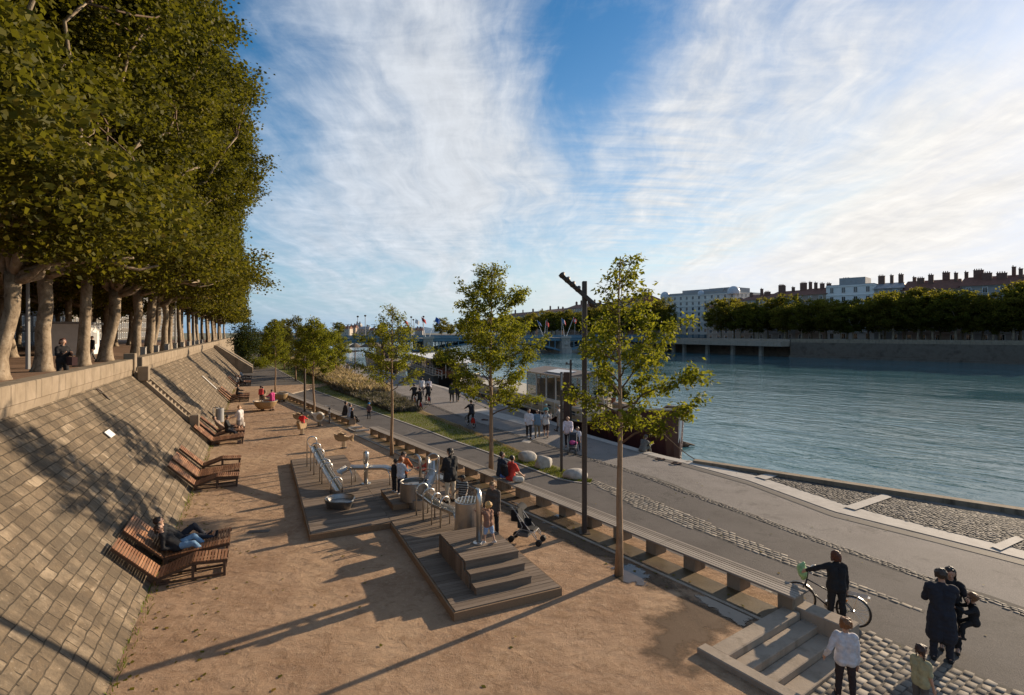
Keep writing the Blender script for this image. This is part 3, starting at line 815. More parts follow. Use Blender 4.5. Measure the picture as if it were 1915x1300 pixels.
def plane_tree(seed, big=True):
    random.seed(seed)
    t = thing('plane_tree', 'plane tree', 'tree')
    H = 21+random.uniform(-1, 1.5)
    P, pts, tint = bough_crown(54 if big else 40, 15 if big else 7, 150 if big else 48, (.7, 0, 15.4), (6.2, 5.2, 10.6), seed, .42 if big else .75, 5.0)
    g = np.random.default_rng(seed+5)
    # low hanging boughs on the river side
    low = np.stack([g.uniform(1, 7.5, 26), g.uniform(-4.5, 4.5, 26), g.uniform(5.0, 7.5, 26)], 1)
    k = 170 if big else 50
    lp = np.repeat(low, k, 0)+g.normal(0, .5, (26*k, 3))*np.array([1, 1, .6])
    pts = np.concatenate([pts, lp]); tint = np.concatenate([tint, np.clip(g.beta(2, 2, len(lp)), 0, 1)])
    mb = MB()
    lean = Vector((random.uniform(-.3, .5), random.uniform(-.4, .4), 0))
    h0 = random.uniform(4.2, 5.6)
    seg = [Vector((0,0,-.1)), Vector((.02,0,.25)), Vector((.03,.02,.9))]+[Vector((lean.x*q, lean.y*q, h0*q))+Vector((random.gauss(0,.05), random.gauss(0,.05), 0)) for q in (.4, .65, .85, 1)]
    mb.tube(seg, [.54, .39, .31, .285, .27, .28, .32], 14)
    top = seg[-1]
    nl = 5
    ends = []
    for i in range(nl):
        a = 2*PI*i/nl+random.uniform(-.4, .4)
        o = Vector((math.cos(a)*random.uniform(1.6, 3.0), math.sin(a)*random.uniform(1.2, 2.2), random.uniform(2.8, 5.0)))
        L1 = limb(mb, top-Vector((0,0,.15)), top+o, .20, .12, 9, 5, .5)
        e = L1[-1]
        for j in range(4):
            o2 = Vector((o.x*random.uniform(.4, 1.6)+random.uniform(-1.2, 1.2), o.y*random.uniform(.5, 1.4)+random.uniform(-1.2, 1.2), random.uniform(1.2, 6)))
            L2 = limb(mb, e, e+o2, .12, .05, 7, 5, .5); ends.append(L2[-1]); ends.append(L2[2])
    for i in range(4):          # long low boughs over the gravel
        o = Vector((random.uniform(3, 6), random.uniform(-3.5, 3.5), random.uniform(.3, 2)))
        limb(mb, top-Vector((0,0,.4)), top+o, .17, .05, 7, 6, .5, .08)
    tw = MB()
    if big:
        for c in P[::9]:
            e = min(ends, key=lambda q: (q-Vector(c)).length)
            if (e-Vector(c)).length < 7: limb(tw, e, c, .055, .015, 4, 3, .4)
    mb.add(tw.v, tw.f, 1); mb.build('trunk', [MT['bark'], MT['twig']], t, smooth=True)
    V, Fc, tn = leafgeo(pts, .21 if big else .46, tint, .4, .78)
    np_mesh('crown', V, Fc, MT['leaf_plane'], t, tn)
    return t
PT = [plane_tree(s) for s in (3, 14, 25)]; PF = [plane_tree(s, False) for s in (41, 52)]
used = set()
def put_plane(src, u, v, rz, s, label, group='plane trees along the promenade'):
    loc = uv(u, v, 4.13)
    if src.name not in used:
        used.add(src.name); src.location = loc; src.rotation_euler = (0, 0, TH+rz); src.scale = s; tag(src, label, 'tree', group); return src
    return dup(src, loc, TH+rz, label, group, s)
row1 = [(16.5,-10.2),(22.5,-9.6),(28.2,-9.4),(33.5,-9.5),(37.6,-8.9),(43,-9.0),(48.6,-8.3),(52,-8.0),(57.5,-8.6),(63,-8.4),(68.5,-8.7),(74,-8.3),(79.5,-8.7),(85.5,-8.5)]
lab1 = {33.5: 'large plane tree whose pale forked trunk stands nearest the left edge behind the coping', 37.6: 'plane tree just right of the person with folded arms, thick mottled trunk',
        43: 'plane tree with leaning mottled trunk, third visible along the coping', 48.6: 'plane tree with thin trunk left of a close pair of trunks by the coping', 52: 'plane tree with sunlit trunk next to the thin one, near the stair head'}
random.seed(3)
for i, (u, v) in enumerate(row1):
    far = u > 72
    put_plane(PF[i % 2] if far else PT[i % 3], u, v, random.uniform(-.3, .3), ((.92,.98,.9,1.04,.95,1.18,1.05,1.12,.98,.95,.85,.82,.85,.8)[i], random.uniform(.95, 1.1), random.uniform(.93, 1.06)),
              lab1.get(u, 'plane tree near the left edge whose dark boughs hang over the top corner' if u < 30 else 'plane tree farther along the front row behind the coping, mottled trunk among others'))
for i in range(13):
    u = 90+i*6.3
    put_plane(PF[i % 2], u, -8.4+random.uniform(-.4, .4), random.uniform(-.3, .3), (.78, 1.05, random.uniform(.9, 1.0)), 'distant plane tree at the far end of the promenade row towards the bridge', 'distant plane trees')
for i in range(11):
    u = 24+i*7.4
    put_plane(PF[i % 2] if u > 60 else PT[(i+1) % 3], u, -17.5+random.uniform(-.6, .6), PI+random.uniform(-.5, .5), (1, 1, random.uniform(.95, 1.05)), 'plane tree in the shaded second row behind the front trunks', 'second row of plane trees')
for i in range(11):
    u = 30+i*10
    put_plane(PF[i % 2], u, -27+random.uniform(-1, 1), random.uniform(-3, 3), (1, 1.1, 1), 'plane tree in the darkest rear row by the boulevard', 'rear row of plane trees')

def young_tree(name, label, loc, h, z0, spread, nb, leaves, ls, seed, mat='leaf_young', rt=.085, skew=(0, 0), rz=0, prof=None, cat='tree', group=None, twigs=7):
    random.seed(seed); g = np.random.default_rng(seed)
    t = thing(name, label, cat, loc, rz, group)
    mb = MB(); tw = MB()
    tr = [Vector((random.gauss(0, .02)*(i > 0)+skew[0]*.05*i/8, random.gauss(0, .02)*(i > 0), h*i/8-(.05 if i == 0 else 0))) for i in range(9)]
    rr = [rt*1.3]+[rt*(1-.93*i/8)+.006 for i in range(1, 9)]
    mb.tube(tr, rr, 10)
    def tp(z):
        k = min(max(z/h*8, 0), 7.999); return tr[int(k)].lerp(tr[int(k)+1], k-int(k))
    if prof is None: prof = lambda q: math.sin(PI*min(1, (q*.8+.2)))**.8*(1-.55*q)+.08
    pts = []; wts = []
    for i in range(nb):
        q = (i+.5)/nb; z = z0+(h*.97-z0)*q**.9
        a = i*2.4+random.uniform(-.4, .4)
        L = spread*prof(q)*random.uniform(.75, 1.2)*(1+skew[0]*math.cos(a)*.5+skew[1]*math.sin(a)*.5)
        el = R(22+38*q+random.uniform(-8, 10))
        b = tp(z); e = b+Vector((math.cos(a)*math.cos(el), math.sin(a)*math.cos(el), math.sin(el)))*L
        P = limb(tw, b, e, max(rt*.33*(1-q*.7), .008), .005, 5, 6, .35, .05)
        for j in range(twigs):
            f = .25+.75*(j+random.random())/twigs; k = min(f*6, 5.999); p = P[int(k)].lerp(P[int(k)+1], k-int(k))
            a2 = a+random.choice((-1, 1))*random.uniform(.4, 1.2)
            l2 = L*random.uniform(.18, .42)*(1.1-f*.5)+.1
            e2 = p+Vector((math.cos(a2), math.sin(a2), random.uniform(-.15, .7)))*l2
            tw.tube([p, p.lerp(e2, .5)+Vector((0,0,.03)), e2], [.006, .005, .003], 4)
            for _ in range(5): 
                s_ = random.random(); pts.append(p.lerp(e2, .15+.95*s_)); wts.append(L**1.6)
        pts.append(e); wts.append(L**1.6)
    A = np.array([tuple(p) for p in pts]); pw_ = np.array(wts); pw_ = pw_/pw_.sum(); idx = g.choice(len(A), leaves, p=pw_)
    C = A[idx]+g.normal(0, .085*(ls/.13), (leaves, 3))
    # autumn tinge on whole twigs, more towards the tips
    tw_t = g.beta(2.2, 2.2, len(A))[idx]
    tint = np.clip(tw_t*.6+g.random(leaves)*.4, 0, 1)
    V, Fc, tn = leafgeo(C, ls, tint, .2, .46, .35)
    mb.build('trunk', MT['bark2'], t, smooth=True); tw.build('branches', MT['twig'], t, smooth=True)
    np_mesh('crown', V, Fc, MT[mat], t, tn)
    return t
pr2 = lambda q: [(.0,.75),(.12,.95),(.3,1.0),(.5,.72),(.7,.5),(.85,.36),(1,.15)]
def pf(tab): return lambda q: lerp_tab(tab, q)
young_tree('young_tree', 'young tree nearest the viewer, right of the tall lamp post, sparse crown over a puddle', at(1157,1076), 7.95, 3.15, 1.62, 30, 6400, .13, 5, rt=.088, skew=(.55, 0),
           prof=pf([(0,.8),(.12,1.0),(.35,.95),(.55,.6),(.75,.42),(.9,.32),(1,.12)]), twigs=8)
young_tree('young_tree', 'young tree behind the water playground, dense rounded yellow-green crown beside the bench', at(918,893), 8.85, 2.5, 2.15, 48, 17500, .13, 8, rt=.095,
           prof=pf([(0,.75),(.12,1.0),(.35,1.0),(.55,.85),(.75,.55),(.9,.36),(1,.12)]), twigs=9)
young_tree('young_tree', 'young tree in the middle of the gravel between bench and metal chutes, bare straight trunk', at(733,852), 7.4, 3.1, 1.9, 34, 6000, .125, 13, rt=.08,
           prof=pf([(0,.8),(.15,1.0),(.35,.95),(.55,.55),(.75,.35),(.9,.28),(1,.1)]), twigs=8)
young_tree('young_tree', 'slim young tree behind the two round basins at the far end of the gravel', at(515,734), 7.3, 2.6, 1.55, 32, 5600, .16, 21, rt=.075)
young_tree('young_tree', 'young tree beside the thin dark pole at the far bench, green spreading crown', at(586,779), 7.2, 2.9, 1.7, 34, 7500, .16, 22, rt=.08)
for i, (px, py, h, sp, mt_, lab) in enumerate([(553,712,8.3,2.4,'leaf_willow','tall feathery pale tree behind the grass strip, left of the green group'),
        (603,706,7.4,2.2,'leaf_young','green bushy tree in the grass strip behind the thin pole'),
        (628,702,6.4,2.2,'leaf_young','rightmost low tree of the group in the grass strip'),
        (575,700,7.2,2.2,'leaf_willow','pale green tree in the middle of the grass strip group'),
        (532,692,7.5,2.0,'leaf_willow','small pale tree at the far left of the grass strip group')]):
    young_tree('young_tree', lab, atp(px, py), h, 1.2, sp, 36, 8000, .20, 60+i, mt_, rt=.09)
def shrub(name, label, loc, rad, n, ls, mat, seed, cat='shrub', group=None, stem=True, cs=.3):
    g = np.random.default_rng(seed); t = thing(name, label, cat, loc, 0, group)
    P, pts, tint = crown_points(max(12, n//60), 60, (0, 0, rad[2]*1.02), rad, .05, .3, cs, seed)
    V, Fc, tn = leafgeo(pts, ls, tint, .3, .5)
    mb = MB(); random.seed(seed)
    for k in range(7):
        a = k*.9; mb.tube([(0,0,-.05), (math.cos(a)*rad[0]*.3, math.sin(a)*rad[1]*.3, rad[2]*.7), (math.cos(a)*rad[0]*.5, math.sin(a)*rad[1]*.5, rad[2]*1.4)], [.05,.03,.012], 5)
    mb.build('stems', MT['twig'], t); np_mesh('foliage', V, Fc, MT[mat], t, tn); return t
shrub('evergreen_shrub', 'tall dark evergreen at the far end of the asphalt below the promenade trees', uv(104, -1.8, 0), (2.3,2.3,4.0), 7000, .32, 'leaf_dark', 71, 'shrub', None, True, .5)
shrub('evergreen_shrub', 'second dark evergreen beside the taller one at the far end of the path', uv(112, 2.2, 0), (2.6,2.6,3.2), 7000, .34, 'leaf_dark', 72, 'shrub', None, True, .5)
shrub('green_shrub', 'low yellowish shrub at the foot of the dark evergreens by the path', uv(100, .6, 0), (1.6,1.6,.9), 2500, .2, 'leaf_young', 73)
for i, (px, py, r, m_) in enumerate([(622,694,1.1,'leaf_young'),(596,695,1.2,'leaf_willow'),(566,690,1.2,'leaf_willow')]):
    shrub('green_shrub', ('rounded green shrub at the right end of the tree group', 'pale shrub under the thin trunks of the tree group', 'wispy pale shrub left below the tree group')[i], atp(px, py), (r, r, r*.75), 2400, .16, m_, 80+i)
# ---- grass: what nobody could count
def blades(name, A, B, n, hmin, hmax, mat, w=.02, seed=1, f0=0, f1=1, tmin=0, tmax=1, lean=.35):
    g = np.random.default_rng(seed)
    t = g.uniform(tmin, tmax, n)*(len(A)-1); f = g.uniform(f0, f1, n)
    a = np.array([tuple(p) for p in A]); b = np.array([tuple(p) for p in B])
    i = np.minimum(t.astype(int), len(A)-2); fr = (t-i)[:, None]
    pa = a[i]*(1-fr)+a[i+1]*fr; pb = b[i]*(1-fr)+b[i+1]*fr
    C = pa+(pb-pa)*f[:, None]; C[:, 2] = vzp(C[:, 1])+.01
    hgt = g.uniform(hmin, hmax, n)*(1+.35*np.sin(C[:,0]*2.1)*np.sin(C[:,1]*1.7)); an = g.uniform(0, 6.28, n)
    d = np.stack([np.cos(an), np.sin(an), np.zeros(n)], 1); ld = g.normal(0, lean, (n, 3))*hgt[:, None]; ld[:, 2] = 0
    V = np.zeros((n, 4, 3)); W = (w*g.uniform(.6, 1.4, n))[:, None]
    V[:, 0] = C-d*W; V[:, 1] = C+d*W; V[:, 2] = C+d*W*.5+ld*.6+np.array([0,0,1])*hgt[:, None]*.8; V[:, 3] = C+ld+np.array([0,0,1])*hgt[:, None]
    F_ = (np.arange(n)*4)[:, None]+np.arange(4)
    tint = np.clip(.5+.3*np.sin(C[:,0]*.9+1)*np.sin(C[:,1]*.6)+g.normal(0, .2, n), 0, 1)
    o = np_mesh(name, V.reshape(-1, 3), F_, MT[mat], None, tint)
    return tag(o, kind='stuff')
blades('short_grass', GL, GR, 26000, .04, .10, 'grass', .013, 1, .02, .84, .5, 1.0)
blades('short_grass', GL, GR, 12000, .06, .16, 'grass', .03, 2, .02, .9, .0, .5)
blades('dry_verge_grass', GL, GR, 9000, .05, .12, 'drygrass', .012, 3, .84, .99, .62, .97)
blades('feather_grass', GL, GR, 26000, .5, .95, 'drygrass', .018, 4, .36, .99, .34, .72)
blades('feather_grass', GL, GR, 5000, .5, .9, 'drygrass', .025, 5, .3, .95, .12, .34)
blades('grey_ground_cover', GL, GR, 16000, .22, .5, 'lavender', .02, 6, .28, .97, .66, .82)
# fallen leaves and weeds
def scatter_leaves(name, n, fn, size, mat, seed):
    g = np.random.default_rng(seed); C = np.array([fn(g) for _ in range(n)])
    V, Fc, tn = leafgeo(C, size, np.clip(g.normal(.75, .2, n), 0, 1), 3.0, .7)
    V = V.reshape(-1, 4, 3); V[:, :, 2] = C[:, None, 2]+(V[:, :, 2]-C[:, None, 2])*.25+.012; o = np_mesh(name, V.reshape(-1, 3), Fc, MT[mat], None, tn); return tag(o, kind='stuff')
def _gl(g):
    if g.random() < .5: p = uv(g.uniform(5, 64), -2.2+abs(g.normal(0, .9)), .0)
    elif g.random() < .6: q = g.uniform(0, 48); p = bench(q, -.2-abs(g.normal(0, .7)), .004)
    else: p = uv(g.uniform(6, 60), g.uniform(-2, 5), .0)
    return tuple(p)
scatter_leaves('fallen_leaves', 900, _gl, .10, 'leaf_plane', 301)
def _gp(g): y = g.uniform(9, 60); return (g.uniform(bench_x(y, .8), lerp_tab(XR, y)-.5), y, zp(y)+.01)
scatter_leaves('fallen_leaves', 260, _gp, .09, 'leaf_plane', 302)
blades('toe_weeds', [uv(u, -2.33) for u in (2, 20, 40, 64)], [uv(u, -2.12) for u in (2, 20, 40, 64)], 1500, .03, .12, 'grass', .01, 310)
_o = bpy.data.objects['toe_weeds']
for v in _o.data.vertices: v.co.z += .0-min(0, zp(v.co.y))
# ================================================================== street furniture and playground
def bench_run(s0, s1, label):
    t = thing('long_bench', label, 'bench', bench(s0, 0, 0), math.atan2(.816, -.578)-PI/2)
    L = s1-s0; nseg = max(1, round(L/3.75)); sl = L/nseg
    for k in range(nseg):
        mb = MB()
        for j in range(6): mb.box((.055+j*.105, sl*(k+.5), .395), (.092, sl-.012, .05))
        mb.build('seat_section', MT['bench'], t, bevel=.006)
    mbb = MB(); mbb.box((0, 0, .178), (.46, .34, .356)); blk = None
    nb = round(L/1.25)
    for k in range(nb+1):
        y = .25+(L-.5)*k/nb
        if blk is None: blk = mbb.build('support_block', MT['coping'], t, bevel=.012); o = blk
        else: o = share(blk, t)
        o.location = (.33, y, 0)
    mb = MB()
    for xx in (.13, .5): mb.box((xx, L/2, .362), (.06, L-.1, .012))
    mb.build('bearer_rail', MT['iron'], t)
    return t
bench_run(0.02, 25.2, 'long silvered slat bench on concrete blocks, nearer run ending at the stone steps')
bench_run(28.9, 49.0, 'farther run of slat bench beyond the gap, ending by the two round basins')
# gap with ramp between the runs
g0 = bench(25.6, .1)
mb = MB(); mb.box((0,0,.06), (.9, .1, .12)); mb.box((.02,1.3,.06), (.9, .1, .12)); mb.box((-.45,.65,.04), (.08, 1.2, .08))
o = mb.build('ramp_kerb', MT['slab'], bevel=.01); o.location = bench(26.3, .05, 0); o.rotation_euler = (0,0,math.atan2(.816,-.578)-PI/2); tag(o, 'pale stone kerbs framing the gap between the two bench runs', 'kerb')

def lounger(kind):
    dbl = kind == 'double'
    W = 1.28 if dbl else .68
    t = thing('sun_lounger', 'x', 'lounger')
    prof = [(1.48,.40),(0,.26)] if dbl else [(1.48,.42),(.74,.47),(0,.22)]
    bk = [(-.02,.24),(-.88,1.10)]
    def slats(P, nm):
        mb = MB()
        for (x0, z0), (x1, z1) in zip(P, P[1:]):
            L = math.hypot(x1-x0, z1-z0); n = int(L/.068); a = math.atan2(z1-z0, x1-x0)
            tl = Matrix.Rotation(-a, 3, 'Y')
            for k in range(n):
                f = (k+.5)/n
                for half in ((-1, 1) if dbl else (0,)):
                    mb.box((x0+(x1-x0)*f, half*W/4, z0+(z1-z0)*f), (.052, (W/2-.012) if dbl else W, .024), tilt=tl)
        return mb.build(nm, MT['slat'], t)
    slats(prof, 'seat'); slats(bk, 'backrest')
    mb = MB()
    for s_ in (-1, 1):
        y = s_*(W/2-.06)
        P = prof[::1]+[bk[1]]
        for (x0, z0), (x1, z1) in zip(P, P[1:]):
            a = math.atan2(z1-z0, x1-x0); L = math.hypot(x1-x0, z1-z0)
            mb.box(((x0+x1)/2+.0, y, (z0+z1)/2-.055), (L+.02, .045, .075), tilt=Matrix.Rotation(-a, 3, 'Y'))
    mb.build('frame', MT['slat_dk'], t)
    lg = MB()
    lg.box((0,0,.18), (.06, .06, .36)); lo_ = None
    for x in ([1.42, .74] if not dbl else [1.42]):
        for s_ in (-1, 1):
            if lo_ is None: lo_ = lg.build('leg', MT['slat_dk'], t); o = lo_
            else: o = share(lo_, t)
            o.location = (x, s_*(W/2-.06), 0)
    mb = MB()
    for s_ in (-1, 1): mb.box((.72, s_*(W/2-.06), .05), (1.44, .04, .05))
    mb.box((1.42, 0, .06), (.04, W-.1, .05)); mb.box((.02, 0, .10), (.08, W-.1, .14))
    mb.build('base_rail', MT['slat_dk'], t)
    if dbl:
        mb = MB(); mb.box((.74, 0, .29), (1.44, .03, .05), tilt=Matrix.Rotation(-math.atan2(.14, 1.48), 3, 'Y')); mb.build('centre_rail', MT['slat_dk'], t)
    return t
LS = lounger('single'); LD = lounger('double')
spots = [(15.45,'s','knee-bent slatted lounger nearest the viewer, empty, in front of the lying couple'),(16.95,'d','wide double lounger with a couple lying on it against the sloping wall'),
    (24.0,'s','empty knee-bent lounger at the near side of the middle trio'),(25.5,'d','empty double lounger in the centre of the middle trio'),(27.3,'s','empty knee-bent lounger at the far side of the middle trio'),
    (33.3,'d','near lounger of the third trio, empty, below the stair foot'),(34.9,'s','lounger of the third trio where a man in black sits'),(36.6,'s','far lounger of the third trio next to the metal bin'),
    (52.6,'s','near lounger of the fourth group, empty, left of the round basins'),(54.2,'s','middle lounger of the fourth group'),(55.9,'d','far lounger of the fourth group with a dark seated figure'),
    (68.5,'s','lounger in the fifth group on the asphalt, with a seated person'),(78.5,'s','farthest lounger close to the slanted ramp wall'),(70.3,'s','second lounger of the fifth group on the asphalt')]
us_ = {'s': False, 'd': False}
for u, k, lab in spots:
    src = LS if k == 's' else LD
    loc = uv(u, -2.17, 0.0 if u < 66 else -.03)
    if not us_[k]: us_[k] = True; src.location = loc; src.rotation_euler = (0,0,TH); tag(src, lab, 'lounger', 'slatted loungers along the wall')
    else: dup(src, loc, TH, lab, 'slatted loungers along the wall')

# ---- wooden decks
dk = thing('wooden_deck', 'low L-shaped weathered timber deck of cross boards carrying the water play', 'deck', (0,0,0), TH)
mb = MB(); random.seed(4)
def boards(v0, v1, u0, u1, z, bw=.142):
    n = int((u1-u0)/bw)
    for k in range(n):
        uu = u0+(k+.5)*(u1-u0)/n
        mb.box(((v0+v1)/2+random.uniform(-.004,.004), uu, z-.02+random.uniform(-.002,.002)), (v1-v0, (u1-u0)/n-.012, .04))
boards(1.4, 3.742, 16.6, 26.7, .2); boards(3.75, 6.3, 10.7, 21.6, .2)
mb.build('boards', MT['deck'], dk)
mb = MB()
def fas(v0, u0, v1, u1): 
    dx, dy = v1-v0, u1-u0; L = math.hypot(dx, dy)
    mb.box(((v0+v1)/2, (u0+u1)/2, .075), (.04 if dx == 0 else L, .04 if dy == 0 else L, .21))
fas(1.375, 16.58, 1.375, 26.72); fas(1.36, 16.578, 3.7, 16.578); fas(3.725, 10.68, 3.725, 16.56); fas(3.71, 10.678, 6.32, 10.678); fas(6.325, 10.7, 6.325, 21.6); fas(3.78, 21.622, 6.32, 21.622); fas(1.4, 26.722, 3.74, 26.722); fas(3.765, 21.65, 3.765, 26.7)
mb.build('fascia', MT['deck_side'], dk)
bs = thing('timber_steps', 'block of timber steps with a raised platform at the near end of the deck', 'steps', (0,0,0), TH)
mb2 = mb
for (u0, u1, z1, nm) in ((11.8, 13.75, .71, 'platform'), (11.46, 11.795, .54, 'tread'), (11.12, 11.455, .37, 'tread')):
    mb = MB(); boards(4.38, 5.78, u0, u1, z1, .115); mb.build(nm, MT['deck'], bs)
    mb = MB(); mb.box((5.08, (u0+u1)/2, (z1-.045+.2)/2), (1.37, u1-u0-.02, z1-.045-.2))
    mb.build('riser', MT['deck'], bs)
mb = MB()
k = 0
uu = 11.5
while uu < 13.7:
    zt = .665 if uu > 11.8 else .49
    mb.box((4.375, uu+.06, (.2+zt)/2), (.03, .112, zt-.2)); uu += .125
mb.build('side_cladding', MT['deck'], bs)
bx = thing('timber_box', 'small raised timber box under the children at the dark tub', 'platform', (0,0,0), TH)
mb = MB(); boards(4.0, 5.75, 17.6, 19.5, .41); mb.build('boards', MT['deck'], bx)
mb = MB(); mb.box((4.875, 18.55, .285), (1.72, 1.88, .165)); mb.build('side', MT['deck_side'], bx)

def tub(name, label, p, r, h, mat, inner=.12, n=36, cat='tub'):
    t = thing(name, label, cat, p)
    mb = MB(); mb.lathe([(r*.985,0),(r,.03),(r,h-.02),(r+.015,h),(r-.015,h+.008),(r-.03,h-.01),(r-.03,h-inner),(0,h-inner)], n); mb.build('shell', mat, t, smooth=False)
    mb = MB(); mb.lathe([(r-.032,h-inner*.6),(0,h-inner*.6)], n); mb.build('water', MT['puddle'], t)
    return t
def pump(label, p, h, r, bend=None, cap=False):
    t = thing('water_pump', label, 'pump', p)
    mb = MB()
    if bend:
        b = Vector(bend).normalized()
        P = [Vector((0,0,0)), Vector((0,0,h-.3))]+[Vector((0,0,h-.3))+b*.17*(1-math.cos(a))+Vector((0,0,.22*math.sin(a))) for a in [PI*i/8 for i in range(1, 7)]]
        mb.tube(P, r, 12)
    else: mb.tube([(0,0,0),(0,0,h-.2)], r, 12)
    mb.build('pipe', MT['steel'], t, smooth=True)
    mb = MB(); mb.lathe([(r*2.1,0),(r*2.1,.03),(r*1.2,.05),(r,.06)], 20); mb.build('base_flange', MT['steel'], t)
    if cap: mb = MB(); mb.cone((0,0,h-.42),(0,0,h-.12),r*1.35,r*1.35,14); mb.build('cap', MT['steel'], t, smooth=True)
    return t
def trough(label, pts, r, hoops, zd, name='water_chute', flatw=None, hoop_h=.28):
    pts = [Vector(p) for p in pts]; o0 = pts[0].copy(); o0.z = zd
    t = thing(name, label, 'water chute', o0); pts = [p-o0 for p in pts]
    mb = MB(); nseg = 8
    for a, b in zip(pts, pts[1:]):
        d = (b-a); h = Vector((d.x, d.y, 0)).normalized(); s_ = Vector((-h.y, h.x, 0)); up = d.normalized().cross(s_)*-1
        if up.z < 0: up = -up
        ring = []
        for rr in (r, r-.012):
            for k in range(nseg+1):
                an = PI+PI*k/nseg
                ring.append((s_*math.cos(an)*(flatw or rr)+up*max(math.sin(an)*rr, -.10 if flatw else -9)))
        n = len(ring)
        loop = list(range(nseg+1))+list(range(2*nseg+1, nseg, -1))
        vs = [a+q for q in ring]+[b+q for q in ring]
        fs = [(loop[i], loop[(i+1) % n], n+loop[(i+1) % n], n+loop[i]) for i in range(n)]+[tuple(loop), tuple(n+q for q in reversed(loop))]
        mb.add(vs, fs)
    mb.build('channel', MT['steel'], t, fix=True)
    for (f, kind) in hoops:
        f = f*(len(pts)-1); i = min(int(f), len(pts)-2); p = pts[i].lerp(pts[i+1], f-i); d = pts[i+1]-pts[i]
        h = Vector((d.x, d.y, 0)).normalized(); s_ = Vector((-h.y, h.x, 0)); w = (flatw or r)+.03
        g_ = Vector((p.x, p.y, 0))
        mb = MB()
        if kind == 'arch':
            P = [g_+s_*w, g_+s_*w+Vector((0,0,p.z+hoop_h-.2))]+[g_+s_*w*math.cos(a)+Vector((0,0,p.z+hoop_h-.2+.2*math.sin(a))) for a in [PI*i_/8 for i_ in range(1, 8)]]+[g_-s_*w+Vector((0,0,p.z+hoop_h-.2)), g_-s_*w]
            mb.tube(P, .024, 8)
        else:
            for q in (-1, 1): mb.tube([g_+s_*q*w*.9+h*.12, g_+s_*q*w*.9+h*.12+Vector((0,0,p.z*.7)), g_+s_*q*w*.8+Vector((0,0,p.z-.02))], .024, 8)
        mb.build('hoop_leg' if kind == 'arch' else 'leg', MT['steel'], t, smooth=True)
    return t
trough('stepped chain of half-pipe steel chutes with arched hoops descending to the pointed basin', [uv(25.1,2.15,1.2), uv(23.6,2.28,.98), uv(22.1,2.42,.74), uv(20.3,2.62,.46)], .17, [(0,'arch'),(.2,'arch'),(.36,'arch'),(.62,'arch'),(.7,'arch'),(.97,'arch')], .2)
# pointed basin at its foot
t = thing('pointed_basin', 'round steel basin with a pointed spout under the chain of chutes', 'basin', uv(18.85, 2.5, .2), TH)
mb = MB(); nn = 40
def tear(a, r): 
    q = max(0, math.cos(a+1.15))**14
    return r*(1+.32*q)
for (r1, z1, r2, z2) in ((.40,0,.50,.26),(.50,.26,.475,.285),(.475,.285,.45,.26),(.45,.26,.40,.10)):
    vs = [(tear(2*PI*k/nn, r1)*math.cos(2*PI*k/nn), tear(2*PI*k/nn, r1)*math.sin(2*PI*k/nn), z1) for k in range(nn)]+[(tear(2*PI*k/nn, r2)*math.cos(2*PI*k/nn), tear(2*PI*k/nn, r2)*math.sin(2*PI*k/nn), z2) for k in range(nn)]
    mb.add(vs, [(k, (k+1) % nn, nn+(k+1) % nn, nn+k) for k in range(nn)])
mb.build('shell', MT['steel_d'], t, fix=True)
mb = MB(); mb.add([(tear(2*PI*k/nn, .42)*math.cos(2*PI*k/nn), tear(2*PI*k/nn, .42)*math.sin(2*PI*k/nn), .14) for k in range(nn)], [tuple(range(nn))]); mb.build('water', MT['steel_d'], t)
def rel(px, py, z): return at(px, py, z)
trough('flat steel water table on bent pipe legs in the middle of the deck', [at(634,882,.72), at(652,872,.86), at(719,872,.86), at(737,878,.74)], .2, [(.35,'leg'),(.8,'leg')], .2, 'water_table', .24)
pump('short steel pump post with rounded cap behind the flat water table', at(684.6,905,.2), 1.28, .085, None, True)
tub('dark_tub', 'dark round tub on the small timber box with children around it', at(774,934,.41), .46, .62, MT['steel_d'])
tub('small_tub', 'low dented steel tub on the deck between the two chutes', at(785,948,.2), .37, .32, MT['steel'])
tub('water_tub', 'tall cylindrical steel water tub behind the timber steps', Vector((-1.28,15.75,.2)), .385, .93, MT['steel'], .05)
# grating on the tall tub
t = thing('tub_grating', 'round dark grille lying across the tall water tub', 'grille', Vector((-1.28,15.75,1.142)))
mb = MB()
for k in range(-3, 4):
    w = math.sqrt(max(.01, .36**2-(k*.1)**2)); mb.box((k*.1, 0, .01), (.035, 2*w, .02), 0)
mb.build('bars', MT['steel'], t)
pump('curved steel pump pipe a toddler holds, on top of the timber steps', at(896,1016,.71), 1.36, .075, (-.3,1,0))
trough('short half-pipe chute with hoops between low tub and tall water tub', [Vector((-3.0,17.45,.92)), Vector((-2.35,16.5,.84)), Vector((-1.62,15.95,.74))], .17, [(.08,'arch'),(.3,'arch'),(.52,'arch'),(.72,'arch'),(.98,'leg')], .2)
trough('steep upper chute curving down from the dark tub with small hoops', [Vector((-2.85,19.4,1.55)), Vector((-2.75,18.7,1.2)), Vector((-2.9,18.1,.85)), Vector((-3.05,17.75,.6))], .18, [(.1,'arch'),(.45,'arch'),(.8,'arch')], .2)
pump('slender hand pump with slanted lever beside the dark tub', at(786,930,.2), 1.55, .05, (-1,.6,0))

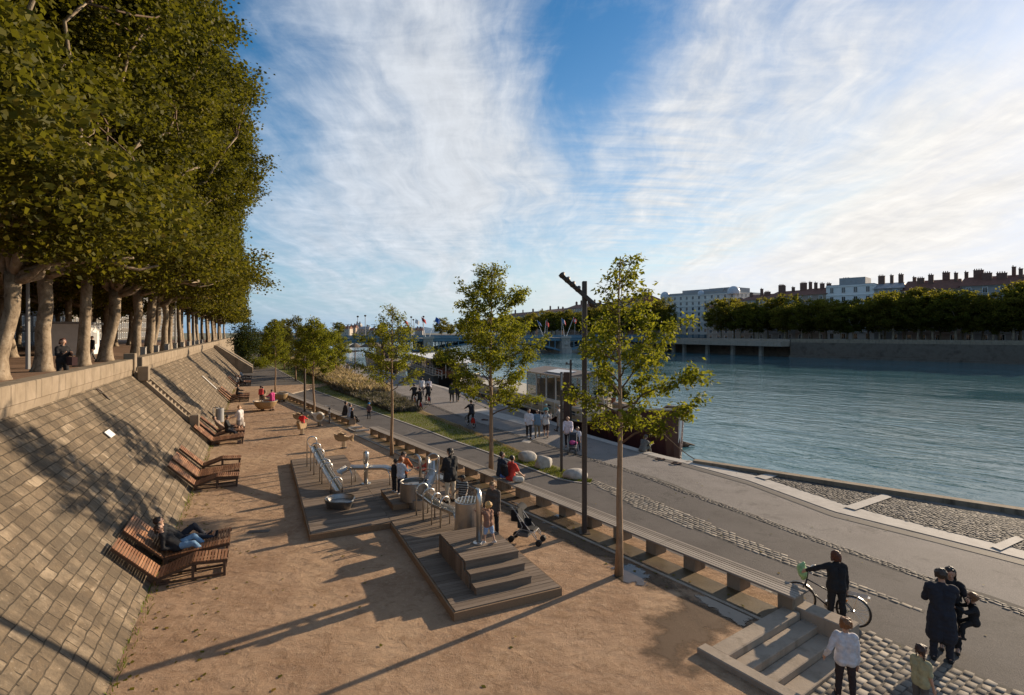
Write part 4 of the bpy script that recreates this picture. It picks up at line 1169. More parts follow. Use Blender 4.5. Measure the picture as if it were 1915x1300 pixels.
# ---- spring riders
def spring_rider(name, label, p, rz, outline, th, zb, s, mats, cat='spring rider'):
    t = thing(name, label, cat, p, rz)
    mb = MB(); P = []
    for i in range(60): a = i*2*PI/10; P.append((.10*math.cos(a), .10*math.sin(a), .03+zb*i/59))
    mb.tube(P, .016, 6); mb.build('spring', mats[1], t, smooth=True)
    mb = MB(); mb.lathe([(.0,.03),(.17,.03),(.17,0),(.19,-.02)], 16); mb.build('foot_plate', MT['iron'], t)
    mb = MB(); n = len(outline)
    for y0, y1, k0, k1 in ((-th,-th*.6,.9,1),(-th*.6,th*.6,1,1),(th*.6,th,1,.9)):
        c = (sum(q[0] for q in outline)/n, sum(q[1] for q in outline)/n)
        A = [(c[0]+(q[0]-c[0])*k0)*s for q in outline]; Az = [(c[1]+(q[1]-c[1])*k0)*s+zb for q in outline]
        B = [(c[0]+(q[0]-c[0])*k1)*s for q in outline]; Bz = [(c[1]+(q[1]-c[1])*k1)*s+zb for q in outline]
        vs = [(A[i], y0, Az[i]) for i in range(n)]+[(B[i], y1, Bz[i]) for i in range(n)]
        fs = [(i, (i+1) % n, n+(i+1) % n, n+i) for i in range(n)]
        if y0 == -th: fs.append(tuple(reversed(range(n))))
        if y1 == th: fs.append(tuple(range(n, 2*n)))
        mb.add(vs, fs)
    mb.build('body', mats[0], t, fix=True)
    mb = MB(); mb.box((-.02*s, 0, zb+.40*s), (.30*s, .26, .04)); mb.build('seat', MT['slat_dk'], t, bevel=.01)
    mb = MB(); mb.tube([(-.20*s,-.2,zb+.50*s),(-.20*s,.2,zb+.50*s)], .014, 6); mb.build('handle', mats[1], t)
    return t
fish = [(-.50,.30),(-.44,.14),(-.28,.03),(-.05,.0),(.18,.06),(.32,.14),(.42,.04),(.50,.0),(.48,.14),(.52,.34),(.44,.30),(.34,.24),(.2,.27),(.08,.30),(.02,.42),(-.12,.49),(-.26,.46),(-.36,.36),(-.42,.40),(-.52,.46)]
tanw = mk('varnished play wood', (.25,.16,.075), (.36,.24,.12), 5, .5, .2, 30, c3=(.17,.10,.05)); spr = mk('tan spring steel', (.28,.2,.11), (.35,.26,.15), 5, .5)
whp = mk('off white play panel', (.52,.47,.38), (.62,.57,.47), 5, .5)
spring_rider('spring_fish', 'empty wooden fish spring rider in front of the chain of chutes', at(643,838,0), .08, fish, .10, .34, .98, (tanw, spr))
spring_rider('spring_fish', 'wooden fish spring rider behind the child in red', at(562,795,0), .1, fish, .10, .34, .95, (tanw, spr))
spring_rider('spring_fish', 'wooden spring rider which the child in red sits on', at(565,813,0), PI/2-.3, [(-.3,.02),(.3,.02),(.36,.2),(.30,.42),(.10,.38),(-.12,.38),(-.26,.46),(-.40,.62),(-.46,.46),(-.36,.2)], .11, .34, .9, (tanw, spr))
circ = [(.33*math.cos(a)*1.0, .36+.34*math.sin(a)) for a in [2*PI*k/20 for k in range(20)]]
ram = [p for i, p in enumerate(circ) if not 8 <= i <= 11]
ram = circ[:8]+[(-.42,.62),(-.52,.70),(-.56,.60),(-.42,.48)]+circ[11:]
t = spring_rider('spring_ram', 'off-white round-bodied animal spring rider right of the child in red', at(597,797,0), .15, ram, .13, .26, .95, (whp, spr))
mb = MB(); mb.lathe([(0,0),(.20,0),(.20,.02),(0,.025)], 20); o = mb.build('side_disc', tanw, t); o.rotation_euler = (PI/2,0,0); o.location = (.05,-.135,.6)
# ---- round wooden basins
def basin(label, p, r, h):
    t = thing('round_basin', label, 'play basin', p)
    mb = MB(); mb.lathe([(r*.45,.14),(r*.62,.16),(r*.88,h*.6),(r,h-.05),(r+.03,h),(r-.04,h+.005),(r-.06,h-.05),(r*.8,h*.55),(r*.5,.25),(0,.25)], 32); mb.build('bowl', tanw, t, smooth=True)
    mb = MB(); mb.lathe([(r-.03,h+.004),(r+.035,h+.006),(r+.035,h+.03),(r-.05,h+.03),(r-.05,h)], 32); mb.build('rim', MT['steel_d'], t)
    for k in range(3):
        a = k*2*PI/3+.5; mb = MB(); mb.box((math.cos(a)*r*.5, math.sin(a)*r*.5, .1), (.16,.16,.22)); mb.build('foot', MT['slat_dk'], t, bevel=.02)
    return t
basin('larger round wooden basin on feet with children standing in it', at(492,769,0)+Vector((0,.4,0)), .86, .74)
basin('smaller round wooden basin behind, at the foot of the slim tree', at(521,752,0)+Vector((0,.3,0)), .66, .72)
# ---- bin, drain plate
t = thing('litter_bin', 'grey metal litter bin with hoop behind the third trio of loungers', 'bin', at(411,790,0))
mb = MB(); mb.lathe([(0,.02),(.24,.02),(.25,.05),(.25,.9),(.23,.95),(.2,.93),(.2,.5),(0,.5)], 20); mb.build('drum', MT['greyp'], t)
mb = MB(); mb.tube([(-.45,0,0),(-.45,0,.95),(-.42,0,1.0),(-.1,0,1.0),(-.07,0,.95),(-.07,0,.9)], .03, 8); mb.build('hoop', MT['greyp'], t)
mb = MB(); mb.box((0,0,.006), (.62,.22,.012)); mb.box((0,0,.014), (.5,.03,.006)); o = mb.build('drain_cover', MT['iron'], bevel=.003); o.location = at(484,994,0); o.rotation_euler = (0,0,.12); tag(o, 'small rectangular drain cover set in the gravel by the deck corner', 'drain cover')
# ---- lamps and poles
def lamp_mast(label, p, h):
    t = thing('lamp_mast', label, 'lamp post', p)
    mb = MB(); mb.box((0,0,h/2), (.135,.20,h)); mb.build('mast', MT['iron'], t, bevel=.012)
    mb = MB(); mb.box((0,0,.012), (.32,.34,.024)); mb.build('base_plate', MT['iron'], t)
    a = Vector((-.76,-.16,h+.20)); b = Vector((.36,-.16,h-.78)); d = (b-a); ang = math.atan2(d.z, d.x)
    mb = MB()
    for q in (-.07, .07): mb.box((a+b)/2+Vector((0,q,0)), (d.length,.03,.11), tilt=Matrix.Rotation(-ang, 3, 'Y'))
    for k in range(7): mb.box(a.lerp(b, (k+.5)/7), (.03,.14,.09), tilt=Matrix.Rotation(-ang, 3, 'Y'))
    mb.build('crossbar', MT['iron'], t)
    for k, f in enumerate((.06,.2,.34,.48,.86)):
        p0 = a.lerp(b, f)+Vector((.02,-.02,.05 if f < .6 else -.03)); mb = MB(); q = Vector((-.25,-.5,-.35)).normalized()
        mb.tube([p0-q*.07, p0+q*.02, p0+q*.11], [.05,.075,.085], 12); sp = mb.build('spotlight', MT['iron'], t, smooth=True)
    return t
lamp_mast('tall dark lamp mast with slanted crossbar of spotlights, standing left of the nearest tree', at(1093,996,0), 7.6)
def pole(label, p, h, w=.11, dark=True):
    t = thing('light_pole', label, 'pole', p)
    mb = MB(); mb.box((0,0,h/2), (w,w,h)); mb.build('shaft', MT['iron'], t, bevel=.008)
    mb = MB(); mb.box((0,-w*.52,h-.45), (w*.7,.012,.75)); mb.build('light_panel', MT['greyp'], t)
    mb = MB(); mb.box((0,0,.01), (w*2,w*2,.02)); mb.build('base_plate', MT['iron'], t); return t
pole('slim dark light pole between the boulders on the grass tip', atp(1050,882), 4.6, .12)
pole('slim dark light pole left of the spreading tree by the far bench', at(570,770,0), 4.55, .13)
pole('slim dark pole on the far path beside straw parasols', atp(664,711), 3.6, .12)
pole('slim dark pole far off in the grass strip behind the feathery trees', atp(540,690), 4.5, .13)
def pile(label, p, h, w, arm=False):
    t = thing('mooring_pile', label, 'mooring pile', p)
    mb = MB(); mb.box((0,0,h/2-1.2), (w,w*.8,h+2.4)); mb.build('pile', MT['rust'], t, bevel=.02)
    if arm:
        mb = MB(); mb.box((w*.7,.1,h*.5+.4), (.13,.13,h+.9)); mb.box((w*.4,.1,h+.55), (.5,.06,.08)); mb.box((w*.05,.1,h+.6), (.12,.1,.16)); mb.build('lamp_arm', MT['iron'], t)
    return t
pile('rusty brown mooring pile with a lamp arm beside the large barge', Vector((3.75,36.9,-.35)), 3.68, .42, True)
pile('dark mooring pile at the bow of the farther barge', atd(833,712,68), 3.3, .45, True)
pile('dark mooring pile among the straw parasols far off', atd(716,676,96), 3.4, .5)
# ---- boulders
def boulder(label, p, size, seed, rz):
    bm = bmesh.new(); bmesh.ops.create_icosphere(bm, subdivisions=4, radius=1)
    random.seed(seed); W = [(Vector((random.gauss(0,1), random.gauss(0,1), random.gauss(0,1))), random.uniform(0,6), random.uniform(.03,.09)) for _ in range(10)]
    cuts = [(Vector((random.gauss(0,1), random.gauss(0,1), random.gauss(0,.7))).normalized(), random.uniform(.72,.92)) for _ in range(7)]
    for v in bm.verts:
        d = v.co.normalized(); r = 1+sum(a*math.sin(w.dot(d)*1.6+ph) for w, ph, a in W)*.7
        c = d*r
        for n_, q in cuts:
            e = c.dot(n_)-q
            if e > 0: c -= n_*e*.85
        v.co = Vector((c.x*size[0], c.y*size[1], max(c.z, -.5)*size[2]))
    me = bpy.data.meshes.new('boulder'); bm.to_mesh(me); bm.free(); me.materials.append(MT['boulder'])
    me.polygons.foreach_set('use_smooth', [True]*len(me.polygons))
    o = bpy.data.objects.new('boulder', me); o.location = p+Vector((0,0,size[2]*.42)); o.rotation_euler = (0,0,rz); COL.objects.link(o)
    return tag(o, label, 'boulder', 'boulders on the grass tip')
boulder('left rounded pale boulder just behind the couple on the bench', atp(987,862), (.50,.42,.36), 1, .3)
boulder('upright pale boulder, middle of the three, facets facing the bench', atp(1016,874), (.50,.42,.42), 5, .9)
boulder('low boulder half hidden behind the tall lamp mast', atp(1078,894), (.55,.42,.30), 9, .1)
# ================================================================== bridge
BE = Vector((.94,.341,0)).normalized(); BN = Vector((BE.y,-BE.x,0)); BP = Vector((19.7,203,0)); BANG = math.atan2(BE.y, BE.x)
br = thing('arch_bridge', 'blue steel arch bridge with stone piers across the river', 'bridge', BP, BANG)
ZD = 4.0
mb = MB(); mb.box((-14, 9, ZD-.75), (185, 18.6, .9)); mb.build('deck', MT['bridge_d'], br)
for y in (-.45, 18.5):
    mb = MB(); mb.box((-14, y, ZD-.42), (185, .3, .85)); mb.box((-14, y-.2*(1 if y < 5 else -1), ZD+.04), (185, .5, .10)); mb.box((-14, y-.12*(1 if y < 5 else -1), ZD-.9), (185, .4, .12)); mb.build('fascia_girder', MT['bridge'], br)
    mb = MB(); mb.box((-14, y, ZD+1.05), (185, .07, .08))
    for k in range(124): mb.box((-106+k*1.5, y, ZD+.56), (.05 if k % 4 else .14, .05, .95))
    mb.box((-14, y, ZD+.6), (185, .03, .5)); mb.build('railing', MT['bridge'], br)
spans = [(-102.4,-53.6),(-50.4,-1.6),(1.6,50.4)]
def arch_z(f): return -.7+3.55*(1-(2*f-1)**2)
for a, b in spans:
    for y in (-.3, 6, 12, 18.3):
        mb = MB(); n = 26
        for k in range(n):
            f0, f1 = k/n, (k+1)/n; x0, x1 = a+(b-a)*f0, a+(b-a)*f1; z0, z1 = arch_z(f0), arch_z(f1)
            vs = [(x, yy, z+dz) for x, z in ((x0,z0),(x1,z1)) for yy in (y-.2,y+.2) for dz in (-.3,.3)]
            mb.add(vs, [(0,1,5,4),(2,6,7,3),(1,3,7,5),(0,4,6,2)]+([(0,2,3,1)] if k == 0 else [])+([(4,5,7,6)] if k == n-1 else []))
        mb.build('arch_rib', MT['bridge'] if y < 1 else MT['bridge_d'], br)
    mb = MB(); n = 21
    for k in range(1, n):
        f = k/n; x = a+(b-a)*f; z = arch_z(f)+.25
        if ZD-1.1-z > .15:
            mb.box((x, -.3, (z+ZD-1.0)/2), (.34, .3, ZD-1.0-z)); mb.box((x, 6, (z+ZD-1.2)/2), (.34, .3, ZD-1.2-z))
    mb.build('spandrel_columns', MT['bridge'], br)
for x in (-52, 0):
    mb = MB(); mb.prism([(x-1.9,-2.6),(x-.9,-4.2),(x+.9,-4.2),(x+1.9,-2.6),(x+1.9,21),(x-1.9,21)], -3, .0); mb.prism([(x-1.6,-1.9),(x+1.6,-1.9),(x+1.6,20.2),(x-1.6,20.2)], 0, ZD+.05)
    mb.box((x, -1.95, ZD+.3), (3.8, .9, .75)); mb.box((x, -1.9, .35), (3.9, .6, .5)); pr = mb.build('pier', MT['stone'], br, fix=True)
    mb = MB(); mb.ball((x, -2.2, 2.0), (.75,.35,.9), 10, 7); mb.box((x, -2.1, 3.2), (1.7,.3,.3)); mb.box((x-.9,-2.05,2), (.25,.25,2)); mb.box((x+.9,-2.05,2), (.25,.25,2)); mb.build('carved_emblem', MT['stone'], pr)
for x, w in ((-106, 7), (53.6, 6.5)):
    mb = MB(); mb.box((x, 9, .4), (w, 22, 7.0)); mb.build('abutment', MT['stone'], br)
def bridge_pt(x, y, z=ZD): return BP+BE*x-BN*y+Vector((0,0,z))
def bx_for(px, y):   # x on the bridge seen at px
    k = (px-CX)/F; o = BP-BN*y
    return (k*o.y-o.x)/(BE.x-k*BE.y)
flagm = {'blue': plain('blue flag', (.02,.10,.38)), 'red': plain('red flag', (.50,.02,.02)), 'white': plain('white flag', (.7,.7,.7))}
def flag(px, y, h, lean, cols, label, cross=False):
    x = bx_for(px, y); t = thing('flagpole', label, 'flag', bridge_pt(x, y), BANG)
    top = Vector((lean*h, 0, h)); mb = MB(); mb.tube([(0,0,0), top], [.11,.06], 6); mb.build('pole', MT['white'], t)
    d = top.normalized(); nx = 7
    fw, fh = 2.1, 1.5; mb = MB(); sgn = 1 if lean <= 0 else 1
    fl = Vector((.72,0,-.55))
    for k in range(nx):
        f0, f1 = k/nx, (k+1)/nx
        def q(f, g): return top-d*(.15+(1-g)*fh)+fl*fw*f+Vector((0, .22*math.sin(f*7+g), 0))
        mi = min(int(f0*len(cols)), len(cols)-1)
        for th in (0, .03):
            o = Vector((0, th, 0)); vs = [q(f0,0)+o, q(f1,0)+o, q(f1,1)+o, q(f0,1)+o]
            mb.add(vs, [(0,1,2,3) if th == 0 else (3,2,1,0)], mi)
    fo = mb.build('flag_cloth', [flagm[c] for c in cols], t)
    if cross:
        mb = MB()
        for (f0, f1, g0, g1) in ((.1,.9,.42,.58),(.42,.56,.08,.92)):
            def q2(f, g): return top-d*(.15+(1-g)*fh)+fl*fw*f+Vector((0, .22*math.sin(f*7+g)-.03, 0))
            n = 6
            for k in range(n):
                a, b = f0+(f1-f0)*k/n, f0+(f1-f0)*(k+1)/n; mb.add([q2(a,g0), q2(b,g0), q2(b,g1), q2(a,g1)], [(0,1,2,3)])
        mb.build('white_cross', flagm['white'], fo)
for a in ((1017,17,7.2,-.42,['blue'],'blue flag on a pole leaning left at the far parapet of the right pier'),(1018,17,7.0,.10,['red'],'small red flag on a nearly upright pole at the far parapet of the right pier'),
    (1056,-1.2,7.6,-.16,['blue','white','red'],'tricolour flag on the near right pier of the bridge'),(1058,-1.2,8.0,.42,['red'],'red flag with white cross on a pole leaning right'),
    (802,-1.2,7.6,.34,['blue'],'blue flag on a pole leaning right above the left pier'),(796,-1.2,7.6,-.2,['red'],'red flag leaning left on the left pier of the bridge'),
    (764,17,7.2,-.25,['red'],'red flag low behind the top of the middle young tree'),(772,17,7.4,.15,['white'],'pale flag beside the red ones at the left pier')):
    flag(*a, cross='cross' in a[5])
def bridge_lamp(px, y, h, kind, label):
    t = thing('bridge_lamp' if kind else 'tram_pole', label, 'street lamp' if kind else 'pole', bridge_pt(bx_for(px, y), y), BANG)
    mb = MB(); mb.tube([(0,0,0),(0,0,h)], [.13,.08], 6); mb.build('post', MT['greyp'], t)
    mb = MB()
    if kind: mb.lathe([(.1,h),(.34,h+.15),(.38,h+.5),(.1,h+.62)], 8); mb.build('lantern', MT['iron'], t)
    else: mb.box((0,0,h-.2), (2.2,.12,.14)); mb.box((0,0,h-.7), (1.2,.1,.1)); mb.build('cross_arm', MT['greyp'], t)
for i, (px, y, h, k) in enumerate([(669,0,7,1),(683,0,7.3,1),(769,0,7,1),(773,16,6.5,1),(792,0,7.2,1),(652,9,5,0),(700,9,5,0),(860,0,6,1),(872,16,6,1),(948,0,6,1),(983,16,6,1),(1023,0,6.5,1),(1050,0,6.5,1),(1075,16,6,1),(624,9,5.5,0)]):
    bridge_lamp(px, y, h, k, ('slim lamp post on the bridge, ' if k else 'cross-armed tram pole on the bridge, ')+['left of the paired lamps','left one of a close pair','right one of a close pair, near the middle tree','just behind the middle tree top','next to the blue leaning flag','nearest the tree group on the left','between middle tree and tree group','first one right of the left pier','second one right of the left pier','behind the dense tree crown','by the two left flags','between the two flag groups','left of the tricolour flag','right of the white cross flag','half hidden by the tree group'][i])
# tram / bus at the left end of the bridge
t = thing('tram_car', 'white and blue tram car at the left end of the bridge behind the dark evergreens', 'tram', atd(489,639,158)+Vector((-1,0,0)), .15)
mb = MB(); mb.box((0,0,1.45), (9,2.6,2.3)); mb.build('body', plain('blue grey tram', (.20,.30,.38), .4), t, bevel=.15)
mb = MB(); mb.box((0,0,2.75), (9.1,2.5,.3)); mb.build('roof', MT['white'], t, bevel=.1)
for k in range(5): mb = MB(); mb.box((-3.5+k*1.75,-1.31,1.8), (1.5,.03,.85)); mb.build('window', MT['glass'], t)
for k in (-3, 3): mb = MB(); mb.tube([(k,-1.2,.3),(k,1.2,.3)], .33, 12); mb.build('wheel', MT['black'], t)
# people-sized things on the bridge stay too small to read

# ================================================================== far bank
EB = [Vector(p) for p in ((230,20,0),(185,70,0),(150,105,0),(122,133,0),(87.5,168,0),(69,203,0),(60,222,0),(40,270,0),(10,350,0),(-40,470,0),(-110,610,0),(-180,760,0))]
ZB = 3.25
mb = MB(); out = [(2500,-200),(2500,2500),(-200,2500)]
tag(flat('far_bank', [(p.x, p.y) for p in EB]+[(-260,900),(2500,3000),(2500,-500),(260,-500)][0:1]+[(900,2200),(2500,2200),(2500,-300),(240,-300)], ZB, MT['asphalt2']), kind='structure')
def run_wall(name, label, pts, z0, z1, th, mat, cat='wall', par=None):
    mb = MB()
    for a, b in zip(pts, pts[1:]):
        d = (b-a).normalized(); n = Vector((d.y,-d.x,0))*th
        vs = [Vector((p.x, p.y, z)) for z in (z0, z1) for p in (a, b, b+n, a+n)]
        mb.add(vs, [(3,2,1,0),(4,5,6,7),(0,1,5,4),(1,2,6,5),(2,3,7,6),(3,0,4,7)])
    o = mb.build(name, mat, par, fix=True)
    if label: tag(o, label, cat)
    return o
ew = thing('quay_wall', 'high brown masonry quay wall along the far river bank on the right', 'wall')
run_wall('masonry_face', None, EB[:5], -3, 3.0, -1.2, MT['rubble'], par=ew); run_wall('parapet', None, [p+Vector((-.12,-.1,0)) for p in EB[:5]], 3.0, 4.1, -.55, MT['coping'], par=ew)
run_wall('footing', None, [p+Vector((-1.0,-.9,0)) for p in EB[:5]], -3, -1.0, -1.0, MT['rubble'], par=ew)
vd = thing('quay_viaduct', 'concrete roadway carried on pillars along the far bank, left of the masonry quay', 'viaduct')
run_wall('back_wall', None, [p+Vector((3.5,2.2,0)) for p in EB[4:7]], -3, 3.0, -.6, MT['rubble'], par=vd)
run_wall('deck_edge', None, [p+Vector((-.6,-.3,0)) for p in EB[4:7]], 1.7, 3.2, -4.5, MT['conc'], par=vd)
run_wall('parapet', None, [p+Vector((-.7,-.4,0)) for p in EB[4:7]], 3.2, 4.0, -.3, MT['conc'], par=vd)
for a, b in zip(EB[4:6], EB[5:7]):
    for k in range(1, 4):
        p = a.lerp(b, k/3.5); mb = MB(); mb.box((p.x+.6, p.y+.4, -.65), (1.1, 1.1, 4.7), .5); mb.build('pillar', MT['stone'], vd)
run_wall('far_quay_wall', 'pale quay wall on the far bank beyond the bridge', EB[6:], -3, 3.6, -1, MT['conc'])
# facade builder
winm = MB(); winm.box((0,.03,0), (1.0,.06,1.75), mi=1); winm.box((0,.00,-.95), (1.25,.22,.12)); winm.box((-.56,0,0), (.12,.12,1.9)); winm.box((.56,0,0), (.12,.12,1.9)); winm.box((0,0,.93), (1.25,.16,.14)); winm.box((0,-.02,0), (.05,.05,1.75))
_w = winm.build('window', [MT['white'], MT['glass']]); WMESH = _w.data; bpy.data.objects.remove(_w)
def building(label, pa, pb, depth, z0, eave, rise, wall, roof, floors, chim, fh=None, seed=0, bays=None, name='apartment_building', flat_roof=False, cat='building', wskip=0):
    random.seed(seed); pa = Vector(pa); pb = Vector(pb); pa.z = pb.z = 0
    W = (pb-pa).length; ang = math.atan2(pb.y-pa.y, pb.x-pa.x)
    t = thing(name, label, cat, Vector((pa.x, pa.y, z0)), ang); H = eave-z0
    mb = MB(); mb.box((W/2, depth/2, H/2-.5), (W, depth, H+1)); mb.build('wall', MT[wall], t)
    fh = H/floors
    mb = MB()
    for k in range(1, floors+1): mb.box((W/2, -.10, k*fh-.12), (W+.2, .24, .22 if k < floors else .4))
    mb.build('cornice', MT[wall], t)
    if flat_roof: mb = MB(); mb.box((W/2, depth/2, H+.15), (W-.1, depth-.1, .4)); mb.box((W/2, depth*.55, H+1.6), (W*.55, depth*.6, 2.4)); ro = mb.build('roof', MT['greyp'], t)
    else:
        mb = MB(); o_ = .5; r = rise
        vs = [(-o_,-o_,H),(W+o_,-o_,H),(W+o_,depth+o_,H),(-o_,depth+o_,H),(.4,depth*.5,H+r),(W-.4,depth*.5,H+r)]
        mb.add(vs, [(0,1,5,4),(2,3,4,5),(1,2,5),(3,0,4),(3,2,1,0)]); ro = mb.build('roof', MT[roof], t)
    for c in range(chim):
        x = W*(c+.5+random.uniform(-.25,.25))/chim; y = depth*random.uniform(.3,.55); w_ = random.choice((.9,1.3,1.8,2.3)); hh = random.uniform(1.3, 2.6)
        zb = H+rise*(1-abs(y-depth*.5)/(depth*.5))-.6 if not flat_roof else H
        mb = MB(); mb.box((x, y, zb+hh/2+.3), (w_, .7, hh+.6)); mb.box((x, y, zb+hh+.66), (w_+.16, .86, .14))
        for q in range(max(1, int(w_/.5))): mb.tube([(x-w_/2+.25+q*.5, y, zb+hh+.7), (x-w_/2+.25+q*.5, y, zb+hh+1.15)], .12, 6)
        mb.build('chimney', MT['chimney'], ro)
    bays = bays or max(2, int(W/3.0)); n = 0
    for f in range(floors):
        for b in range(bays):
            if n >= 96 or f < wskip: continue
            o = bpy.data.objects.new('window', WMESH); o.parent = t; COL.objects.link(o); n += 1
            o.location = (W*(b+.5)/bays, -.03, f*fh+fh*.52); o.scale = (1, 1, min(1, fh/3.1))
    return t
def fbp(px, off):    # point on the facade line (offset behind the quay) seen at px
    best = None
    for a, b in zip(EB[1:], EB[2:]):
        d = (b-a).normalized(); n = Vector((d.y,-d.x,0))
        for k in range(60):
            p = a.lerp(b, k/60)+n*off; q = CX+F*p.x/p.y
            if best is None or abs(q-px) < best[0]: best = (abs(q-px), p)
    return best[1]
blds = [(1925,2080,20,3.2,'fac_b','tile',6,5,'pale building at the right edge with red roof and many chimneys'),(1795,1925,19.5,3.0,'fac_b','tile',6,6,'pale grey building with red roof, rightmost fully seen above the trees'),
 (1690,1795,19.0,3.3,'fac_c','tile',6,5,'rosy building with red tile roof between tall chimneys'),(1632,1690,20.0,2.2,'fac_b','zinc',6,3,'narrow grey building with mansard roof beside the white terrace block'),
 (1545,1632,21.6,0,'white','greyp',6,1,'white modern block with stepped roof terrace above the trees'),(1488,1545,19.2,2.6,'fac_c','tile',6,4,'brownish building with red roof left of the white block'),
 (1432,1488,19.0,2.6,'fac_b','tile',6,4,'building with chimneys in the middle of the tree line'),(1385,1432,18.6,2.4,'fac_a','tile',6,3,'low-roofed building just right of the white corner palace')]
for i, (a, b, ev, rs, wl, rf, fl, ch, lab) in enumerate(blds):
    pa = fbp(a, 23); pb = fbp(b, 23); building(lab, pa, pb, 13, ZB, ev, rs, wl, rf, fl, ch, seed=i, flat_roof=(rs == 0))
# white palace with domed corners
hp = building('large ornate white palace with glass domes on its corners, left of the trees', (71,256,0), (94.5,227,0), 20, ZB, 22.9, 0, 'fac_w', 'zinc', 8, 0, seed=9, bays=12, flat_roof=True, name='grand_hotel')
building('side wing of the white palace turning away from the river', (94.7,227.3,0), (114,240,0), 20, ZB, 23.2, 0, 'fac_w', 'zinc', 8, 1, seed=10, bays=8, flat_roof=True, name='grand_hotel')
dz = mk('pale glass dome', (.42,.45,.48), (.5,.53,.56), 1, .35)
W_ = math.hypot(23.5, 29)
for x, r in ((1.5,2.2),(W_-1.5,2.6),(W_*.55,1.6)):
    mb = MB(); mb.lathe([(r,0),(r,.8)]+[(r*math.cos(a), .8+r*math.sin(a)) for a in [PI/2*k/6 for k in range(1, 7)]], 16, (x,1.2,22.2-ZB+.3)); mb.build('dome', dz, hp, smooth=True)
mb = MB(); mb.box((W_/2,1.5,22.2-ZB+1.1), (W_*.9,.3,1.9)); 
mb.build('attic_storey', MT['fac_b'], hp)
building('brown balconied building in front of the white palace with awnings', (79.5,219,0), (93.5,206.5,0), 12, ZB, 16.2, 1.6, 'fac_c', 'tile', 6, 2, seed=12)
# beyond the bridge
for i, (a, b, ev, rs, ch, wl, lab) in enumerate([(1195,1236,17.5,3,3,'fac_b','grey building with red chimneys between nearest tree and palace'),(1150,1195,22.5,3,4,'fac_c','tall rosy roofed building behind the crown of the nearest tree'),(1105,1150,20.5,3,4,'fac_b','roofline with chimneys right of the tall mast'),(1055,1100,21.5,3,5,'fac_c','roofline with clustered chimneys left of the tall mast'),(1005,1050,20.5,2.5,3,'fac_a','building with a square tower over the far trees beyond the bridge'),(940,1000,19.5,3,4,'fac_b','far building behind the dense young tree crown')]):
    building(lab, fbp(a, 26), fbp(b, 26), 16, ZB, ev, rs, wl, 'tile', 6, ch, seed=30+i, wskip=3)
# trees of the far bank
def far_tree(seed):
    random.seed(seed); t = thing('plane_tree', 'x', 'tree')
    P, pts, tint = bough_crown(20, 8, 46, (0,0,8.4), (4.2,4.0,4.6), seed, .45, 3.0); tint = np.clip(tint*.7+.35*((seed*37) % 10)/10, 0, 1)
    V, Fc, tn = leafgeo(pts, .46, tint, .3, .7)
    mb = MB(); mb.tube([(0,0,-.2),(0,0,.6),(.1,0,2.5),(.1,.1,4.5)], [.45,.3,.25,.25], 8)
    for k in range(5):
        a = k*1.3; limb(mb, (.1,.1,4.2), (math.cos(a)*2.8, math.sin(a)*2.8, 7.5+random.uniform(0,2)), .16, .06, 6, 4, .4)
    mb.build('trunk', MT['bark'], t, smooth=True); np_mesh('crown', V, Fc, MT['leaf_far'], t, tn); return t
FT = [far_tree(s) for s in (101, 102, 103, 104, 105)]; ftu = set()
def put_far(i, p, s, lab, grp):
    src = FT[i % 5]; p = Vector((p.x, p.y, ZB-.05))
    if i % 5 not in ftu: ftu.add(i % 5); src.location = p; src.scale = s; tag(src, lab, 'tree', grp); return
    dup(src, p, random.uniform(0, 6), lab, grp, s)
random.seed(8)
k = 0
L = sum((b-a).length for a, b in zip(EB[1:5], EB[2:6]))
for row, off in ((0, 5), (1, 12)):
    for px in list(range(1352, 2000, 36)):
        p = fbp(px+random.uniform(-6,6)+(18 if row else 0), off); q = random.uniform(.78, 1.12)*(1.0+.10*row)
        put_far(k, p, (q*1.12, q*1.12, q*1.02), 'leafy plane tree in the '+('front' if row == 0 else 'rear')+' row along the far bank road, among others alike', 'plane trees on the far bank, '+('front' if row == 0 else 'rear')+' row'); k += 1
for px in range(862, 1250, 22):
    for off in (6, 14):
        p = fbp(px+random.uniform(-6,6), off); q = random.uniform(.85, 1.05)
        put_far(k, p, (q*1.35, q*1.35, q*1.2), 'distant tree on the far bank beyond the bridge, one of a dense row', 'trees beyond the bridge'); k += 1
for i, (px, y, s_, lab) in enumerate([(826,520,1.35,'round distant tree right of the blue leaning flag, on the far shore'),(842,600,1.1,'small distant tree at the end of the far shore by the dense crown'),(632,560,1.2,'distant tree among the pale buildings behind the bridge on the left'),(716,640,1.2,'distant tree behind the bridge left of the middle young tree'),(512,330,1.0,'distant tree above the tram at the left bridge end'),(530,360,1.0,'distant tree right of the tram over the bridge end')]):
    p = atd(px, HY+(HC-0)*F/y, y); src = FT[i % 5]
    dup(src, Vector((p.x, p.y, 0)), i, lab, None, s_*1.1)
    try: del bpy.data.objects[-1]['group']
    except Exception: pass
tag(flat('far_shore', [(-420,640),(-420,1100),(120,1100),(60,700),(-100,640),(-200,560)], -.6, MT['terrain']), kind='structure')
